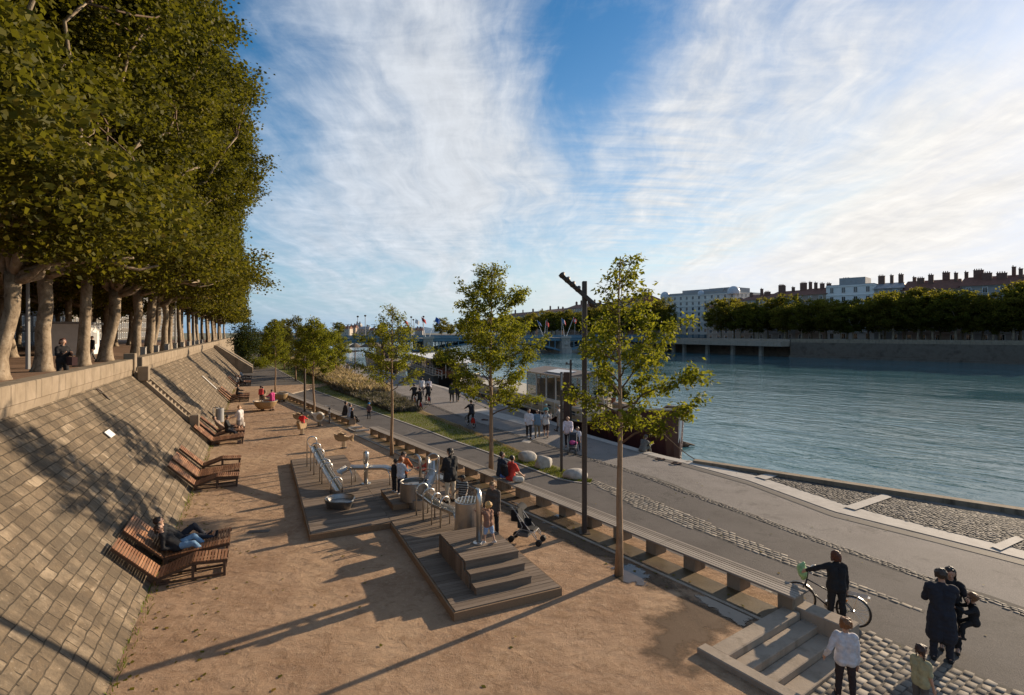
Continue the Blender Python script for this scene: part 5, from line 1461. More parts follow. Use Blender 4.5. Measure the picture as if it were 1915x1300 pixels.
# hills on the horizon
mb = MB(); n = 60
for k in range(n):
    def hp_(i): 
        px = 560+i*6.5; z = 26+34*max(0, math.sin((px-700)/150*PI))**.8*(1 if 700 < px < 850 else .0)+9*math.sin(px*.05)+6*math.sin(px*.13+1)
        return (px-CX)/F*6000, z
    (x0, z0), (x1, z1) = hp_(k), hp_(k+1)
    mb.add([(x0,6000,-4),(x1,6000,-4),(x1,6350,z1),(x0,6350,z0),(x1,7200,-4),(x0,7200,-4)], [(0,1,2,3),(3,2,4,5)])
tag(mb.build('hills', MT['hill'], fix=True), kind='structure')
for i, (px, w, y, h, wl, rf, lab) in enumerate([(634,20,620,9,'fac_a','tile','pale distant building left of the trees behind the bridge'),(652,13,640,10.5,'fac_c','tile','distant rosy building next to the round distant tree'),(668,22,650,9,'fac_a','zinc','long pale distant building under the lamp posts'),(664,9,690,14,'fac_b','zinc','distant grey tower-roofed building behind the bridge lamps'),(690,18,640,7,'fac_b','tile','low distant building left of the middle young tree'),(742,26,660,8.5,'fac_a','tile','distant building seen through the middle young tree'),(776,14,660,7,'fac_b','tile','distant building right of the middle young tree')]):
    a = Vector(((px-CX)/F*y, y, 0)); b = Vector(((px+w-CX)/F*y, y, 0))
    building(lab, a, b, 12, -.6, h-.5+2, 3, wl, rf, 3, 2, seed=70+i, bays=4)

# ================================================================== boats
def loft(sections, mb, mi=0):      # sections: list of (x, [(y, z)...])
    n = len(sections[0][1]); vs = []
    for x, s_ in sections: vs += [(x if not isinstance(p, tuple) or len(p) == 2 else p[2], p[0], p[1]) for p in s_]
    fs = [(i*n+k, i*n+k+1, (i+1)*n+k+1, (i+1)*n+k) for i in range(len(sections)-1) for k in range(n-1)]
    mb.add(vs, fs, mi)
SD = Vector((-.390,.921,0)); SANG = math.atan2(SD.y, SD.x)     # local +x: towards the stern, local -y: river side
def hull(t, L, B, zs, mat, mat2, zlow):
    # near side is y=0, river side y=-B ; zs(x) top of side
    def hb(x): return B/2*min(1, (x/4.5)**.55 if x > 0 else 0)*(1 if x < L-4 else max(.35, 1-((x-L+4)/4)**2*.5))
    xs = [0,.15,.5,1,1.8,2.8,4,6]+[6+(L-8)*k/12 for k in range(1, 13)]+[L-1, L]
    mb = MB()
    S = []
    for x in xs:
        w = hb(x); rk = max(0, 1-x/4)
        S.append((x, [(-B/2+w*1.0, zs(x)), (-B/2+w*(.97-.1*rk), -.1), (-B/2+w*(.9-.3*rk), WZ+.15), (-B/2+w*(.8-.4*rk), WZ-.6), (-B/2, WZ-.9), (-B/2-w*(.8-.4*rk), WZ-.6), (-B/2-w*(.9-.3*rk), WZ+.15), (-B/2-w*(.97-.1*rk), -.1), (-B/2-w, zs(x))]))
    loft(S, mb)
    n = len(S[0][1]); mb.add([(S[-1][0], p[0], p[1]) for p in S[-1][1]], [tuple(range(n))])
    h = mb.build('hull', mat, t, fix=True)
    mb = MB()
    A = [Vector((x, -B/2+hb(x)*.97, min(zs(x), zlow(x))-.06)) for x in xs]; Bq = [Vector((x, -B/2-hb(x)*.97, min(zs(x), zlow(x))-.06)) for x in xs]
    mb.strip(A, Bq); mb.build('deck', MT['roofing'], t, fix=True)
    mb = MB()
    for s_ in (-1, 1): mb.tube([(x, -B/2+s_*hb(x), zs(x)) for x in xs], .07, 6)
    mb.build('rubbing_strake', mat2, t, smooth=True)
    return hb
bg_ = thing('river_barge', 'large maroon barge with glazed cabin moored at the quay behind the walkers', 'barge', Vector((7.35,29.9,0)), SANG)
L1 = 37
zs1 = lambda x: 1.65-.55*min(1, x/5)-1.2*min(1, max(0, (x-4.2)/2.2)) if x < 7 else (-.1 if x < L1-5 else -.1+.9*(x-L1+5)/5)
hull(bg_, L1, 5.0, zs1, MT['hull'], MT['cream'], lambda x: 1.0)
mb = MB(); mb.box((-.03,-2.5,.75), (.12,.16,2.1), tilt=Matrix.Rotation(-.12, 3, 'Y')); mb.build('stem_post', MT['white'], bg_)
mb = MB(); mb.box((19.2,-2.5,.30), (25,4.3,.92)); sup = mb.build('superstructure', MT['cream'], bg_, bevel=.04)
for x in (8.6, 10.2, 12.3, 14.6, 17.2, 20, 23, 26, 29):
    mb = MB(); mb.box((x,-.33,.36), (.85,.05,.42)); f_ = mb.build('porthole', MT['cream'], bg_); mb = MB(); mb.box((x,-.315,.36), (.7,.05,.3)); mb.build('pane', MT['glass'], f_)
cb = MB()
X0, X1 = 10.0, 16.8
for x in (X0, X0+1.6, X0+3.2, X0+5, X1):
    for y in (-.55, -4.4): cb.box((x, y, 1.75), (.1,.1,2.05))
for y in (-.55,-4.4): cb.box(((X0+X1)/2, y, 2.75), (X1-X0,.12,.12)); cb.box(((X0+X1)/2, y, .84), (X1-X0,.12,.16))
for x in (X0, X1): cb.box((x,-2.5,2.75), (.12,3.9,.12)); cb.box((x,-2.5,.84), (.12,3.9,.16)); cb.box((x,-1.8,1.75), (.08,.08,1.9)); cb.box((x,-3.2,1.75), (.08,.08,1.9))
cf = cb.build('cabin_frame', MT['white'], bg_)
glassp = newmat('cabin glass'); gb = glassp[2]; gb.inputs['Base Color'].default_value = (.10,.13,.13,1); gb.inputs['Roughness'].default_value = .03; gb.inputs['Alpha'].default_value = .30
for y in (-.56,-4.39):
    for a, b in ((X0,X0+1.6),(X0+1.6,X0+3.2),(X0+3.2,X0+5),(X0+5,X1)):
        mb = MB(); mb.box(((a+b)/2, y, 1.8), (b-a-.12,.02,1.78)); mb.build('cabin_window', glassp[0], bg_)
for x in (X0, X1): mb = MB(); mb.box((x,-2.5,1.8), (.02,3.7,1.78)); mb.build('cabin_window', glassp[0], bg_)
mb = MB(); mb.box(((X0+X1)/2+.8,-2.6,1.4), (3.4,.1,1.2)); mb.box((X0+2.2,-2.0,1.05), (1.2,.8,.5)); mb.box((X1-.8,-2.4,1.5), (.6,2.4,1.4)); mb.build('cabin_furniture', MT['wood_panel'], bg_)
mb = MB(); mb.add([(X0-.5,-.25,2.84),(X1+.5,-.25,2.84),(X1+.5,-4.75,2.84),(X0-.5,-4.75,2.84),(X0-.5,-2.5,3.15),(X1+.5,-2.5,3.15)], [(0,1,5,4),(2,3,4,5),(1,2,5),(3,0,4),(3,2,1,0)]); rf_ = mb.build('cabin_roof', MT['roofing'], bg_, fix=True)
mb = MB(); mb.box((X0+2.2,-1.3,3.03), (3.0,1.1,.05), tilt=Matrix.Rotation(-.14, 3, 'X')); mb.build('skylight', MT['white'], rf_)
mb = MB()
for x in [7+2*k for k in range(14)]: mb.tube([(x,-.12,-.1),(x,-.12,.85)], .02, 5)
mb.tube([(7,-.12,.85),(33,-.12,.85)], .02, 5); mb.tube([(7,-.12,.4),(33,-.12,.4)], .015, 5); mb.build('railing', MT['white'], bg_)
def potplant(label, p, seed, s=1.0, h=.9):
    t = thing('potted_plant', label, 'plant', p, 0, None, s); g = np.random.default_rng(seed)
    mb = MB(); mb.lathe([(0,0),(.18,0),(.26,.4),(.22,.4),(.22,.34),(0,.34)], 14); mb.build('pot', MT['tile'], t)
    P, pts, tint = crown_points(24, 30, (0,0,.4+h*.6), (.4,.4,h*.6), .35, .2, .12, seed); V, Fc, tn = leafgeo(pts, .16, tint, .2, .5); np_mesh('foliage', V, Fc, MT['leaf_dark'], t, tn)
def on_barge(x, y, z): return bg_.location+Matrix.Rotation(SANG, 3, 'Z') @ Vector((x, y, z))
for i, (x, y) in enumerate(((9.2,-.7),(8.0,-2.2),(7.0,-3.4),(9.4,-4.2))): potplant(('potted plant on the barge roof beside the glazed cabin','potted plant at mid-deck on the barge front','potted plant near the barge bow','potted plant on the river side of the barge deck')[i], on_barge(x,y,.76), 200+i, 1.0)
def deckchair(label, p, rz):
    t = thing('deck_chair', label, 'chair', p, rz); mb = MB(); mb.box((0,0,.42), (.5,.48,.05)); mb.build('seat', MT['cream'], t); mb = MB(); mb.box((-.26,0,.72), (.05,.48,.6), tilt=Matrix.Rotation(-.3,3,'Y')); mb.build('backrest', MT['cream'], t)
    for x in (-.22,.22):
        for y in (-.2,.2): mb = MB(); mb.box((x,y,.2), (.04,.04,.4)); mb.build('leg', MT['iron'], t)
deckchair('pale deck chair on the barge roof near the bow', on_barge(6.8,-1.6,.78), 1.0); deckchair('second pale deck chair beside the plants on the barge', on_barge(8.4,-3.0,.78), 2.4)
mb = MB(); mb.box((0,0,.2), (1.4,.8,.5)); o = mb.build('tarp_box', plain('tan tarp', (.30,.22,.15)), bevel=.12); o.location = on_barge(5.6,-2.4,.9); o.rotation_euler = (0,0,SANG); tag(o, 'tan covered chest on the foredeck of the maroon barge', 'chest')
# farther restaurant barge
b2 = thing('river_barge', 'dark restaurant barge with white canopy moored farther along the quay', 'barge', Vector((-8.3,64.5,0)), SANG-.06)
zs2 = lambda x: 1.0-.6*min(1, x/6)
hull(b2, 34, 6, zs2, MT['hull_dk'], MT['cream'], lambda x: .4)
mb = MB(); mb.box((19,-3,1.3), (20,4.8,2.0)); mb.build('cabin', MT['greyp'], b2)
mb = MB(); mb.box((19,-3,2.45), (21,5.6,.14)); mb.build('cabin_roof', MT['white'], b2, bevel=.03)
for k in range(9): mb = MB(); mb.box((10.5+k*2.1,-.58,1.45), (1.5,.05,.9)); mb.build('window', MT['glass'], b2)
mb = MB(); mb.add([(1.8,-.6,2.25),(8.5,-.6,2.25),(8.5,-5.4,2.25),(1.8,-5.4,2.25),(5.1,-3,2.85)], [(0,1,4),(1,2,4),(2,3,4),(3,0,4),(3,2,1,0)])
for x in (2,8.3):
    for y in (-.8,-5.2): mb.tube([(x,y,.4),(x,y,2.25)], .05, 6)
mb.build('canopy', MT['white'], b2, fix=True)
mb = MB()
for k in range(16): mb.tube([(1.5+2*k,-.2,.3),(1.5+2*k,-.2,1.35)], .025, 5)
for z in (.65,1.0,1.35): mb.tube([(1.5,-.2,z),(31.5,-.2,z)], .02, 5)
mb.build('railing', MT['white'], b2)
b3 = thing('river_barge', 'distant dark terrace barge with straw parasols beyond the restaurant barge', 'barge', Vector((-24.3,98,0)), SANG-.04)
hull(b3, 30, 6, lambda x: .7, MT['hull_dk'], MT['rust'], lambda x: .7)
mb = MB(); mb.box((15,-.5,1.2), (28,.5,1.1)); mb.build('planter_hedge', mk('dark hedge', (.02,.03,.01), (.05,.06,.02), 3, .9, 1, 6), b3)
mb = MB(); mb.box((20,-4,1.9), (12,3,2.4)); mb.build('cabin', MT['hull_dk'], b3)
straw = mk('weathered straw', (.10,.075,.05), (.20,.16,.11), 6, .95, .8, 30, stretch=(1,1,.2))
def parasol(label, p, r, h, m=straw):
    t = thing('straw_parasol', label, 'parasol', p); mb = MB(); mb.tube([(0,0,0),(0,0,h)], .06, 6); mb.build('pole', MT['rust'], t)
    mb = MB(); mb.lathe([(r,h-.85),(r*.55,h-.4),(.12,h),(0,h+.15)], 14); mb.lathe([(0,h-.1),(r*.5,h-.5),(r,h-.85)], 14); mb.build('thatch', m, t)
for i, (px, dy, r, h) in enumerate([(690,100,1.9,3.6),(704,102,1.9,3.5),(735,92,1.8,3.2),(726,98,1.8,3.5),(664,112,1.8,3.2)]):
    p = atd(px, 660, dy); p.z = .6; parasol(('left straw parasol of the pair by the dark hedge','right straw parasol of the pair by the dark hedge','straw parasol on the restaurant barge side, behind the middle young tree','straw parasol partly behind the middle young tree','small straw parasol farthest left on the quay')[i], p, r, h)
for i in range(5): potplant(('leafy potted plant nearest the bow of the restaurant barge','second potted plant from the bow of the restaurant barge','middle potted plant under the white canopy','fourth potted plant from the bow of the restaurant barge','potted plant farthest from the bow by the cabin')[i], Vector((-8.3,64.5,0))+Matrix.Rotation(SANG-.06,3,'Z') @ Vector((1.5+1.6*i,-1.2,.45)), 220+i, 2.0, 1.1)
# mooring bits on the quay
for i, (px, py) in enumerate(((1232,860),(1262,868),(905,786))):
    t = thing('mooring_ring', ('rusty mooring ring on the quay edge near the seated figure','rusty mooring ring right of the seated figure by the slip','mooring ring on the quay edge behind the dense tree')[i], 'ring', atp(px, py)); mb = MB(); mb.tube([(.16*math.cos(a),.16*math.sin(a),.05) for a in [k*PI/8 for k in range(17)]], .03, 6, caps=False); mb.build('ring', MT['rust'], t, smooth=True); mb = MB(); mb.box((.2,0,.04), (.22,.22,.06)); mb.build('plate', MT['rust'], t, bevel=.01)
mb = MB(); a = bg_.location+Vector((.1,-.3,1.4)); b = Vector((11.6,28.6,WZ+.1)); mb.tube([a.lerp(b, k/8)-Vector((0,0,.5*math.sin(PI*k/8))) for k in range(9)], .025, 5); o = mb.build('mooring_rope', MT['twig']); tag(o, 'slack mooring rope running from the barge bow down to the water', 'rope')
mb = MB(); mb.ball((0,0,0), (.5,.2,.16), 10, 6); mb.tube([(-.7,0,0),(0,.05,.12),(.8,.02,-.02)], [.05,.14,.04], 6); o = mb.build('driftwood', MT['twig'], smooth=True); o.location = at(1277,835,WZ)+Vector((0,0,.1)); tag(o, 'dark piece of driftwood floating beside the quay corner', 'driftwood')
# promenade backdrop: kiosk, cars, facades, bollards
def car(label, p, rz, col):
    t = thing('parked_car', label, 'car', p, rz); m = plain('car paint', col, .25, .08)
    mb = MB(); mb.profile([(-2.1,.35),(-2.1,.75),(-1.9,.9),(-1.1,.98),(-.5,1.42),(.9,1.45),(1.6,1.0),(2.05,.92),(2.1,.4)], -.82, .82); mb.build('body', m, t, fix=True, bevel=.06)
    for s_ in (-1, 1): mb = MB(); mb.add([(s_*.835,-1.0,.98),(s_*.835,1.45,1.0),(s_*.835,.85,1.38),(s_*.835,-.5,1.36)], [(0,1,2,3)]); mb.build('window', MT['glass'], t)
    for x in (-.75,.75):
        for y in (-1.3,1.3): mb = MB(); mb.tube([(x-.1,y,.33),(x+.1,y,.33)], .33, 14); mb.build('wheel', MT['black'], t)
for i in range(6): car(('grey car parked deep behind the leftmost trunks','dark car parked behind the second trunk','white car parked behind the promenade trunks','silver car parked farther along the boulevard','black car parked near the white kiosk','blue car farthest along the boulevard')[i], uv(34+i*9,-31,4.16), TH, ((.3,.3,.31),(.05,.05,.06),(.6,.6,.6),(.4,.4,.42),(.03,.03,.03),(.05,.08,.2))[i])
t = thing('kiosk', 'white kiosk standing between the trunks at the back of the promenade', 'kiosk', uv(58,-14.5,4.15), TH); mb = MB(); mb.box((0,0,1.3), (3,4.2,2.6)); mb.build('wall', MT['white'], t); mb = MB(); mb.box((0,0,2.7), (3.5,4.7,.2)); mb.build('roof', MT['greyp'], t); mb = MB(); mb.box((1.52,0,1.4), (.05,2.4,1.0)); mb.build('shutter', MT['greyp'], t)
nb_ = ('nearest the left edge','second from the left edge','behind the front trunks','left of the kiosk','just past the kiosk','midway along the boulevard','past the middle of the boulevard','near the far end','second to last','last before the river bend','beyond the bridge')
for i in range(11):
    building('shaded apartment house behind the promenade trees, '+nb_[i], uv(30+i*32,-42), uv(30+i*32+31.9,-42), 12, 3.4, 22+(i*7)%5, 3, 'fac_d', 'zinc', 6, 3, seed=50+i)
for i in range(9):
    t = thing('stone_bollard', 'squat pale stone bollard behind the coping between plane trunks', 'bollard', uv(46+i*5.5,-7.4,4.14), TH, 'stone bollards along the promenade'); mb = MB(); mb.box((0,0,.42), (.34,.34,.84)); mb.build('shaft', MT['slab'], t, bevel=.03); mb = MB(); mb.box((0,0,.86), (.38,.38,.06)); mb.build('cap', MT['slab'], t, bevel=.01)
for i, u in enumerate((36,52,66,84)):
    t = thing('street_lamp', 'slender grey lamp post among the plane trunks, '+('nearest the left edge','by the stair head','behind the third trio of loungers','farthest along')[i], 'street lamp', uv(u,-10.8+(i>0)*3,4.14)); mb = MB(); mb.tube([(0,0,0),(0,0,8)], [.10,.06], 8); mb.build('post', MT['greyp'], t); mb = MB(); mb.lathe([(.08,8),(.3,8.1),(.25,8.5),(0,8.6)], 10); mb.build('lantern', MT['iron'], t)
# ================================================================== people
PEND = []
def voxel(o, vs, extra=None, smooth=3):
    m = o.modifiers.new('r', 'REMESH'); m.mode = 'VOXEL'; m.voxel_size = vs; m.use_smooth_shade = True
    s = o.modifiers.new('s', 'SMOOTH'); s.factor = .5; s.iterations = smooth
    PEND.append((o, extra))
from mathutils import noise as MN
def wrinkle(me, amp, fr):
    me.update(); N = [v.normal.copy() for v in me.vertices]
    for v, n in zip(me.vertices, N):
        p = Vector((v.co.x*fr, v.co.y*fr, v.co.z*fr*1.7)); v.co += n*(MN.noise(p)*amp+MN.noise(p*2.3)*amp*.5)
def finish_people():
    bpy.context.view_layer.update(); dg = bpy.context.evaluated_depsgraph_get(); new = []
    for o, ex in PEND: new.append(bpy.data.meshes.new_from_object(o.evaluated_get(dg)))
    for (o, ex), me in zip(PEND, new):
        mats = [m for m in o.data.materials]; o.modifiers.clear()
        if ex:
            bm = bmesh.new(); bm.from_mesh(me)
            for f in bm.faces: f.material_index = 0; f.smooth = True
            base = len(bm.verts); vs = [bm.verts.new(v) for v in ex.v]
            for f, mi in zip(ex.f, ex.m):
                try: q = bm.faces.new([vs[i] for i in f]); q.material_index = mi; q.smooth = True
                except ValueError: pass
            bm.to_mesh(me); bm.free()
        o.data = me
        nm = o.name.split('.')[0]
        if o.parent is not None and Vector(o.parent.location).length < 30:
            if nm in ('jacket','shirt','trousers','skirt','shorts'): wrinkle(me, .013, 7)
            if nm == 'hair': wrinkle(me, .012, 18)
        me.materials.clear()
        for m in mats: me.materials.append(m)
def D(a): return Vector((0, math.sin(R(a)), -math.cos(R(a))))
POSE = dict(stand=dict(), )
def person(label, pos, face, H=1.7, age='a', lean=0, roll=0, legs=((0,0,3),(0,0,3)), arms=((4,7,12),(4,7,12)), head=(0,0), seat=None, top=(.03,.03,.035), bottom=(.03,.03,.035), sleeve='long', leg='long', hair=(.05,.03,.02), style='short', coat=0, skirt=None, shoes=(.03,.025,.02), skin=None, female=False, group=None, hat=None, helmet=None, bag=None, collar=None, stripes=None):
    Dd = max(6, math.hypot(pos[0], pos[1])); vs = min(max(Dd*.0010, .0125), .03)
    t = thing('person', label, 'person', pos, R(face), group)
    k = {'a': (.52,.28,.045,.825,.133), 'c': (.49,.265,.045,.785,.158), 't': (.455,.245,.045,.745,.185)}[age]
    hip, knee, ank, nk, hh = [q*H for q in k]
    shw = (.098 if female else .112)*H*(.93 if age != 'a' else 1); b = 1.0 if age == 'a' else .95
    up = Vector((math.sin(R(roll)), math.sin(R(lean))*math.cos(R(roll)), math.cos(R(lean))*math.cos(R(roll))))
    fw = Vector((0, math.cos(R(lean)), -math.sin(R(lean))))
    X = Vector((1,0,0)); th, sk = hip-knee, knee-ank
    legj = []
    for s, (fx, kn, ab) in zip((-1, 1), legs):
        d1 = (D(fx)+X*s*math.tan(R(ab))).normalized(); d2 = (D(fx-kn)+X*s*math.tan(R(ab))*.6).normalized()
        legj.append((s, d1, d2, fx-kn))
    zp_ = seat if seat is not None else max(-(X*0+d1*th+d2*sk).z for s, d1, d2, a in legj)+ank
    P = Vector((0,0,zp_)); NK = P+up*(nk-hip); CH = P+up*(nk-hip)*.68; WA = P+up*(nk-hip)*.3
    J = []
    for s, d1, d2, a in legj:
        h = P+X*s*.052*H; kn_ = h+d1*th; an = kn_+d2*sk; ft = Vector((0, math.cos(R(a)), math.sin(R(a))))
        J.append((h, kn_, an, ft))
    A = []
    for s, ar in zip((-1, 1), arms):
        sh = NK-up*.035*H+X*s*shw; fx, ab, el = ar[:3]
        d1 = D(fx+lean*.6)*math.cos(R(ab))+X*s*math.sin(R(ab)); inn = ar[3] if len(ar) > 3 else 0
        d2 = (D(fx+el+lean*.6)*math.cos(R(ab*.5))+X*s*(math.sin(R(ab*.5))-math.sin(R(inn)))).normalized()
        e = sh+d1.normalized()*.172*H; w = e+d2*.148*H; A.append((sh, e, w, d2, s))
    hp = R(lean*.5-head[1]); hd = Vector((math.sin(R(roll))*.5, math.sin(hp), math.cos(hp))).normalized()
    yw = R(head[0]); hf = Vector((-math.sin(yw), math.cos(yw)*math.cos(hp), -math.sin(hp)*math.cos(yw))).normalized()
    hs = hf.cross(hd).normalized(); HCc = NK+hd*(.035*H+hh*.47)
    def headpt(x, y, z): return HCc+hs*x*hh+hf*y*hh+hd*z*hh
    # body: one continuous surface
    mb = MB(); g = .0
    def trunk(mb, e, lo=P, legsup=True):
        for s in (-1, 1):
            mb.cone(lo+X*s*.043*H, WA+X*s*.036*H, .072*H*b+e, .062*H*b+e, 12); mb.cone(WA+X*s*.036*H, CH+X*s*.05*H, .062*H*b+e, .066*H*b+e, 12); mb.cone(CH+X*s*.05*H, NK-up*.03*H+X*s*shw*.78, .06*H*b+e, .040*H+e, 12)
        mb.cone(NK-up*.035*H-X*shw*.9, NK-up*.035*H+X*shw*.9, .037*H+e, .037*H+e, 10)
        if female: mb.cone(CH+fw*.035*H-X*.04*H, CH+fw*.035*H+X*.04*H, .05*H+e, .05*H+e, 10)
    trunk(mb, -.006)
    mb.cone(NK-up*.02*H, HCc-hd*hh*.2+hf*hh*.02, .034*H, .030*H, 10)
    mb.ball(headpt(0,-.04,.08), (hh*.40, hh*.45, hh*.42), 14, 10); mb.cone(headpt(0,.10,-.18), headpt(0,.14,-.34), hh*.29, hh*.17, 12)
    mb.cone(headpt(0,.38,.0), headpt(0,.47,-.11), hh*.05, hh*.07, 8)
    for s in (-1, 1): mb.ball(headpt(s*.40,-.03,-.03), (hh*.07,hh*.09,hh*.13), 8, 6)
    for (h, kn_, an, ft) in J:
        mb.cone(h, kn_, .052*H*b, .034*H*b, 12); mb.cone(kn_, an, .035*H*b, .021*H, 12); mb.cone(an-ft*.02*H, an+ft*.09*H-Vector((0,0,.01*H)), .02*H, .018*H, 8)
    ex = MB()
    for sh, e, w, d2, s in A:
        mb.cone(sh, e, .032*H*b, .025*H*b, 12); mb.cone(e, w, .025*H*b, .016*H, 12)
        side = (Vector((0,1,0))-d2*d2.y); side = side.normalized() if side.length > .1 else Vector((0,0,1)); nrm = d2.cross(side)
        pe = w+d2*.048*H; mb.cone(w, pe, .017*H, .022*H, 10)
        for q, (o, ln) in enumerate(((-.018,.036),(-.006,.043),(.006,.046),(.018,.040))):
            f0 = pe+side*o*H+d2*.006*H; f1 = f0+d2*ln*.55*H; f2 = f1+(d2*.75+nrm*s*-.6).normalized()*ln*.5*H
            ex.tube([f0-d2*.01*H, f1, f2], [.0058*H, .0055*H, .004*H], 6)
        t0 = w+d2*.02*H+side*.018*H; ex.tube([t0, t0+(side*.7+d2*.6)*.022*H, t0+(side*.5+d2)*.042*H], [.0065*H, .006*H, .0045*H], 6)
    for s in (-1, 1): c = headpt(s*.16,.385,.03); ex.ball(c, hh*.045, 8, 6, mi=1)
    c0 = headpt(-.1,.40,-.26); c1 = headpt(.1,.40,-.26); ex.tube([c0, headpt(0,.43,-.255), c1], [hh*.015, hh*.025, hh*.015], 6, mi=2)
    lipm = _cm.setdefault('lip', mk('lips', (.30,.11,.09), None, rough=.5))
    voxel(mb.build('body', [skin or SKIN, EYE, lipm], t), vs, ex, 2)
    # top
    mb = MB(); trunk(mb, .015, P+up*.02*H if not coat else P)
    if coat:
        cl = P-Vector((0,0,1))*coat*H if seat is None else P
        for s in (-1, 1): mb.cone(P+X*s*.04*H, cl+X*s*.055*H, .088*H, .088*H, 12)
        mb.cone(WA, P, .085*H, .1*H, 12)
    else:
        for s in (-1, 1): mb.cone(WA+X*s*.03*H, P-up*.012*H+X*s*.043*H, .075*H*b, .083*H*b+.006, 12)
    for sh, e, w, d2, s in A:
        e2 = {'long': w-d2*.01*H, 'short': None, 'none': None}[sleeve]
        mb.cone(sh, e if sleeve != 'none' else sh.lerp(e, .2), .040*H*b+.004, .033*H*b+.004, 12) if sleeve != 'short' else mb.cone(sh, sh.lerp(e, .72), .040*H*b+.004, .036*H*b+.004, 12)
        if e2: mb.cone(e, e2, .033*H*b+.004, .025*H+.004, 12)
    mb.cone(NK-up*.03*H, NK+up*.005*H, .045*H, .040*H, 10)
    tm = cloth(top)
    if stripes:
        tm, nt_, bb = newmat('striped cloth'); cz = nt_.node('ShaderNodeSeparateXYZ'); nt_.put(cz.inputs[0], nt_.coord()); f_ = nt_.math('GREATER_THAN', nt_.math('SINE', nt_.math('MULTIPLY', cz.outputs[2], 85)), .2)
        nt_.put(bb.inputs['Base Color'], nt_.mix(f_, c4(top), c4(stripes))); bb.inputs['Roughness'].default_value = .9
    voxel(mb.build('jacket' if (coat or sleeve == 'long') else 'shirt', tm, t), vs)
    # bottom
    mb = MB()
    if skirt:
        if seat is None: 
            mb.cone(P+up*.04*H, P-Vector((0,0,1))*.03*H, .085*H, .105*H, 14)
            for s in (-1, 1): mb.cone(P+X*s*.04*H, P+X*s*.055*H-Vector((0,0,skirt*H)), .085*H, .085*H, 12)
        else:
            for (h, kn_, an, ft) in J: mb.cone(h, kn_, .075*H, .06*H, 12)
    else:
        for s in (-1, 1): mb.cone(P+X*s*.040*H+up*.03*H, P+X*s*.043*H-up*.01*H, .068*H*b, .075*H*b, 12)
        for (h, kn_, an, ft) in J:
            if leg == 'long': mb.cone(h, kn_, .062*H*b, .044*H*b, 12); mb.cone(kn_, an, .044*H*b, .034*H*b, 12)
            elif leg == 'knee': mb.cone(h, h.lerp(kn_, .95), .064*H*b, .056*H*b, 12)
            else: mb.cone(h, h.lerp(kn_, .62), .066*H*b, .06*H*b, 12)
    voxel(mb.build('skirt' if skirt else ('shorts' if leg != 'long' else 'trousers'), cloth(bottom), t), vs)
    mb = MB()
    for (h, kn_, an, ft) in J:
        dn = ft.cross(X)*1; dn = Vector((0,-ft.z,ft.y))*-1
        mb.cone(an-ft*.025*H+dn*.018*H, an+ft*.095*H+dn*.024*H, .027*H, .022*H, 10); mb.cone(an+ft*0, an-ft*.022*H+dn*.02*H, .028*H, .026*H, 8)
    mb.build('shoes', cloth(shoes), t, smooth=True)
    # hair
    mb = MB()
    mb.ball(headpt(0,-.10,.12), (hh*.435, hh*.45, hh*.435), 14, 10)
    for s in (-1, 1): mb.cone(headpt(s*.34,-.12,.1), headpt(s*.36,-.16,-.15), hh*.12, hh*.09, 8)
    mb.cone(headpt(-.16,.20,.38), headpt(.16,.20,.38), hh*.11, hh*.11, 8); rr_ = random.Random(int(H*1000)+len(label))
    for q in range(9):
        a_ = rr_.uniform(0, 6.28); e_ = rr_.uniform(-.2, 1.4); mb.ball(headpt(.36*math.cos(a_)*math.cos(e_), -.12+.36*math.sin(a_)*math.cos(e_)*(1 if math.sin(a_) < 0 else .5), .12+.37*math.sin(e_)), hh*.13, 8, 6)
    if style in ('bob', 'long'):
        for s in (-1, 0, 1): mb.cone(headpt(s*.3,-.2,.05), headpt(s*.34,-.26,-.36 if style == 'bob' else -.5), hh*.2, hh*.16, 10)
    if style == 'long':
        for s in (-1, 0, 1): mb.cone(headpt(s*.3,-.26,-.3), NK-up*.14*H-fw*.075*H+X*s*.05*H, hh*.19, hh*.12, 10)
    if style == 'pony': mb.cone(headpt(0,-.5,.1), headpt(0,-.62,-.35), hh*.14, hh*.06, 10)
    if style == 'braids':
        for s in (-1, 1):
            p0 = headpt(s*.36,-.2,-.1); p1 = NK+X*s*.055*H-up*.09*H+fw*.01*H
            for q in range(7): mb.ball(p0.lerp(p1, q/6), hh*(.11-.006*q), 8, 6)
            mb.cone(p1, p1-up*.03*H, hh*.05, hh*.02, 8)
    if style != 'bald': voxel(mb.build('hair', hairmat(hair), t), max(vs*.9, .011), None, 1)
    if hat or helmet:
        c = hat or helmet; mb = MB()
        prof = [(hh*.50*math.cos(a), hh*.46*math.sin(a)) for a in [PI/2*q/6 for q in range(7)]]
        mb.lathe([(hh*.47,-.02)]+prof, 16, headpt(0,-.06,.20)); mb.build('helmet' if helmet else 'hat', cloth(c), t, smooth=True)
    if bag:
        sh, e, w, d2, s = A[bag[0]]; mb = MB(); o = w+Vector((0,0,-.05*H)); q = bag[2] if len(bag) > 2 else .2
        mb.box(o+Vector((.02*s,0,-q*.75)), (.12*q/.2,q*1.5,q*1.1)); mb.tube([o+Vector((0,-q*.5,-q*.2)), o+Vector((0,0,.04)), o+Vector((0,q*.5,-q*.2))], .012, 6)
        bo = mb.build('bag', cloth(bag[1]), None, bevel=.02); bo.parent = t
    return t, dict(P=P, NK=NK, A=A)
BK = (.012,.012,.014); NV = (.018,.02,.03); WH = (.62,.60,.58); GR = (.10,.095,.09)
walk = ((20,8,2),(-16,10,2)); walk2 = ((-14,14,2),(20,4,2))
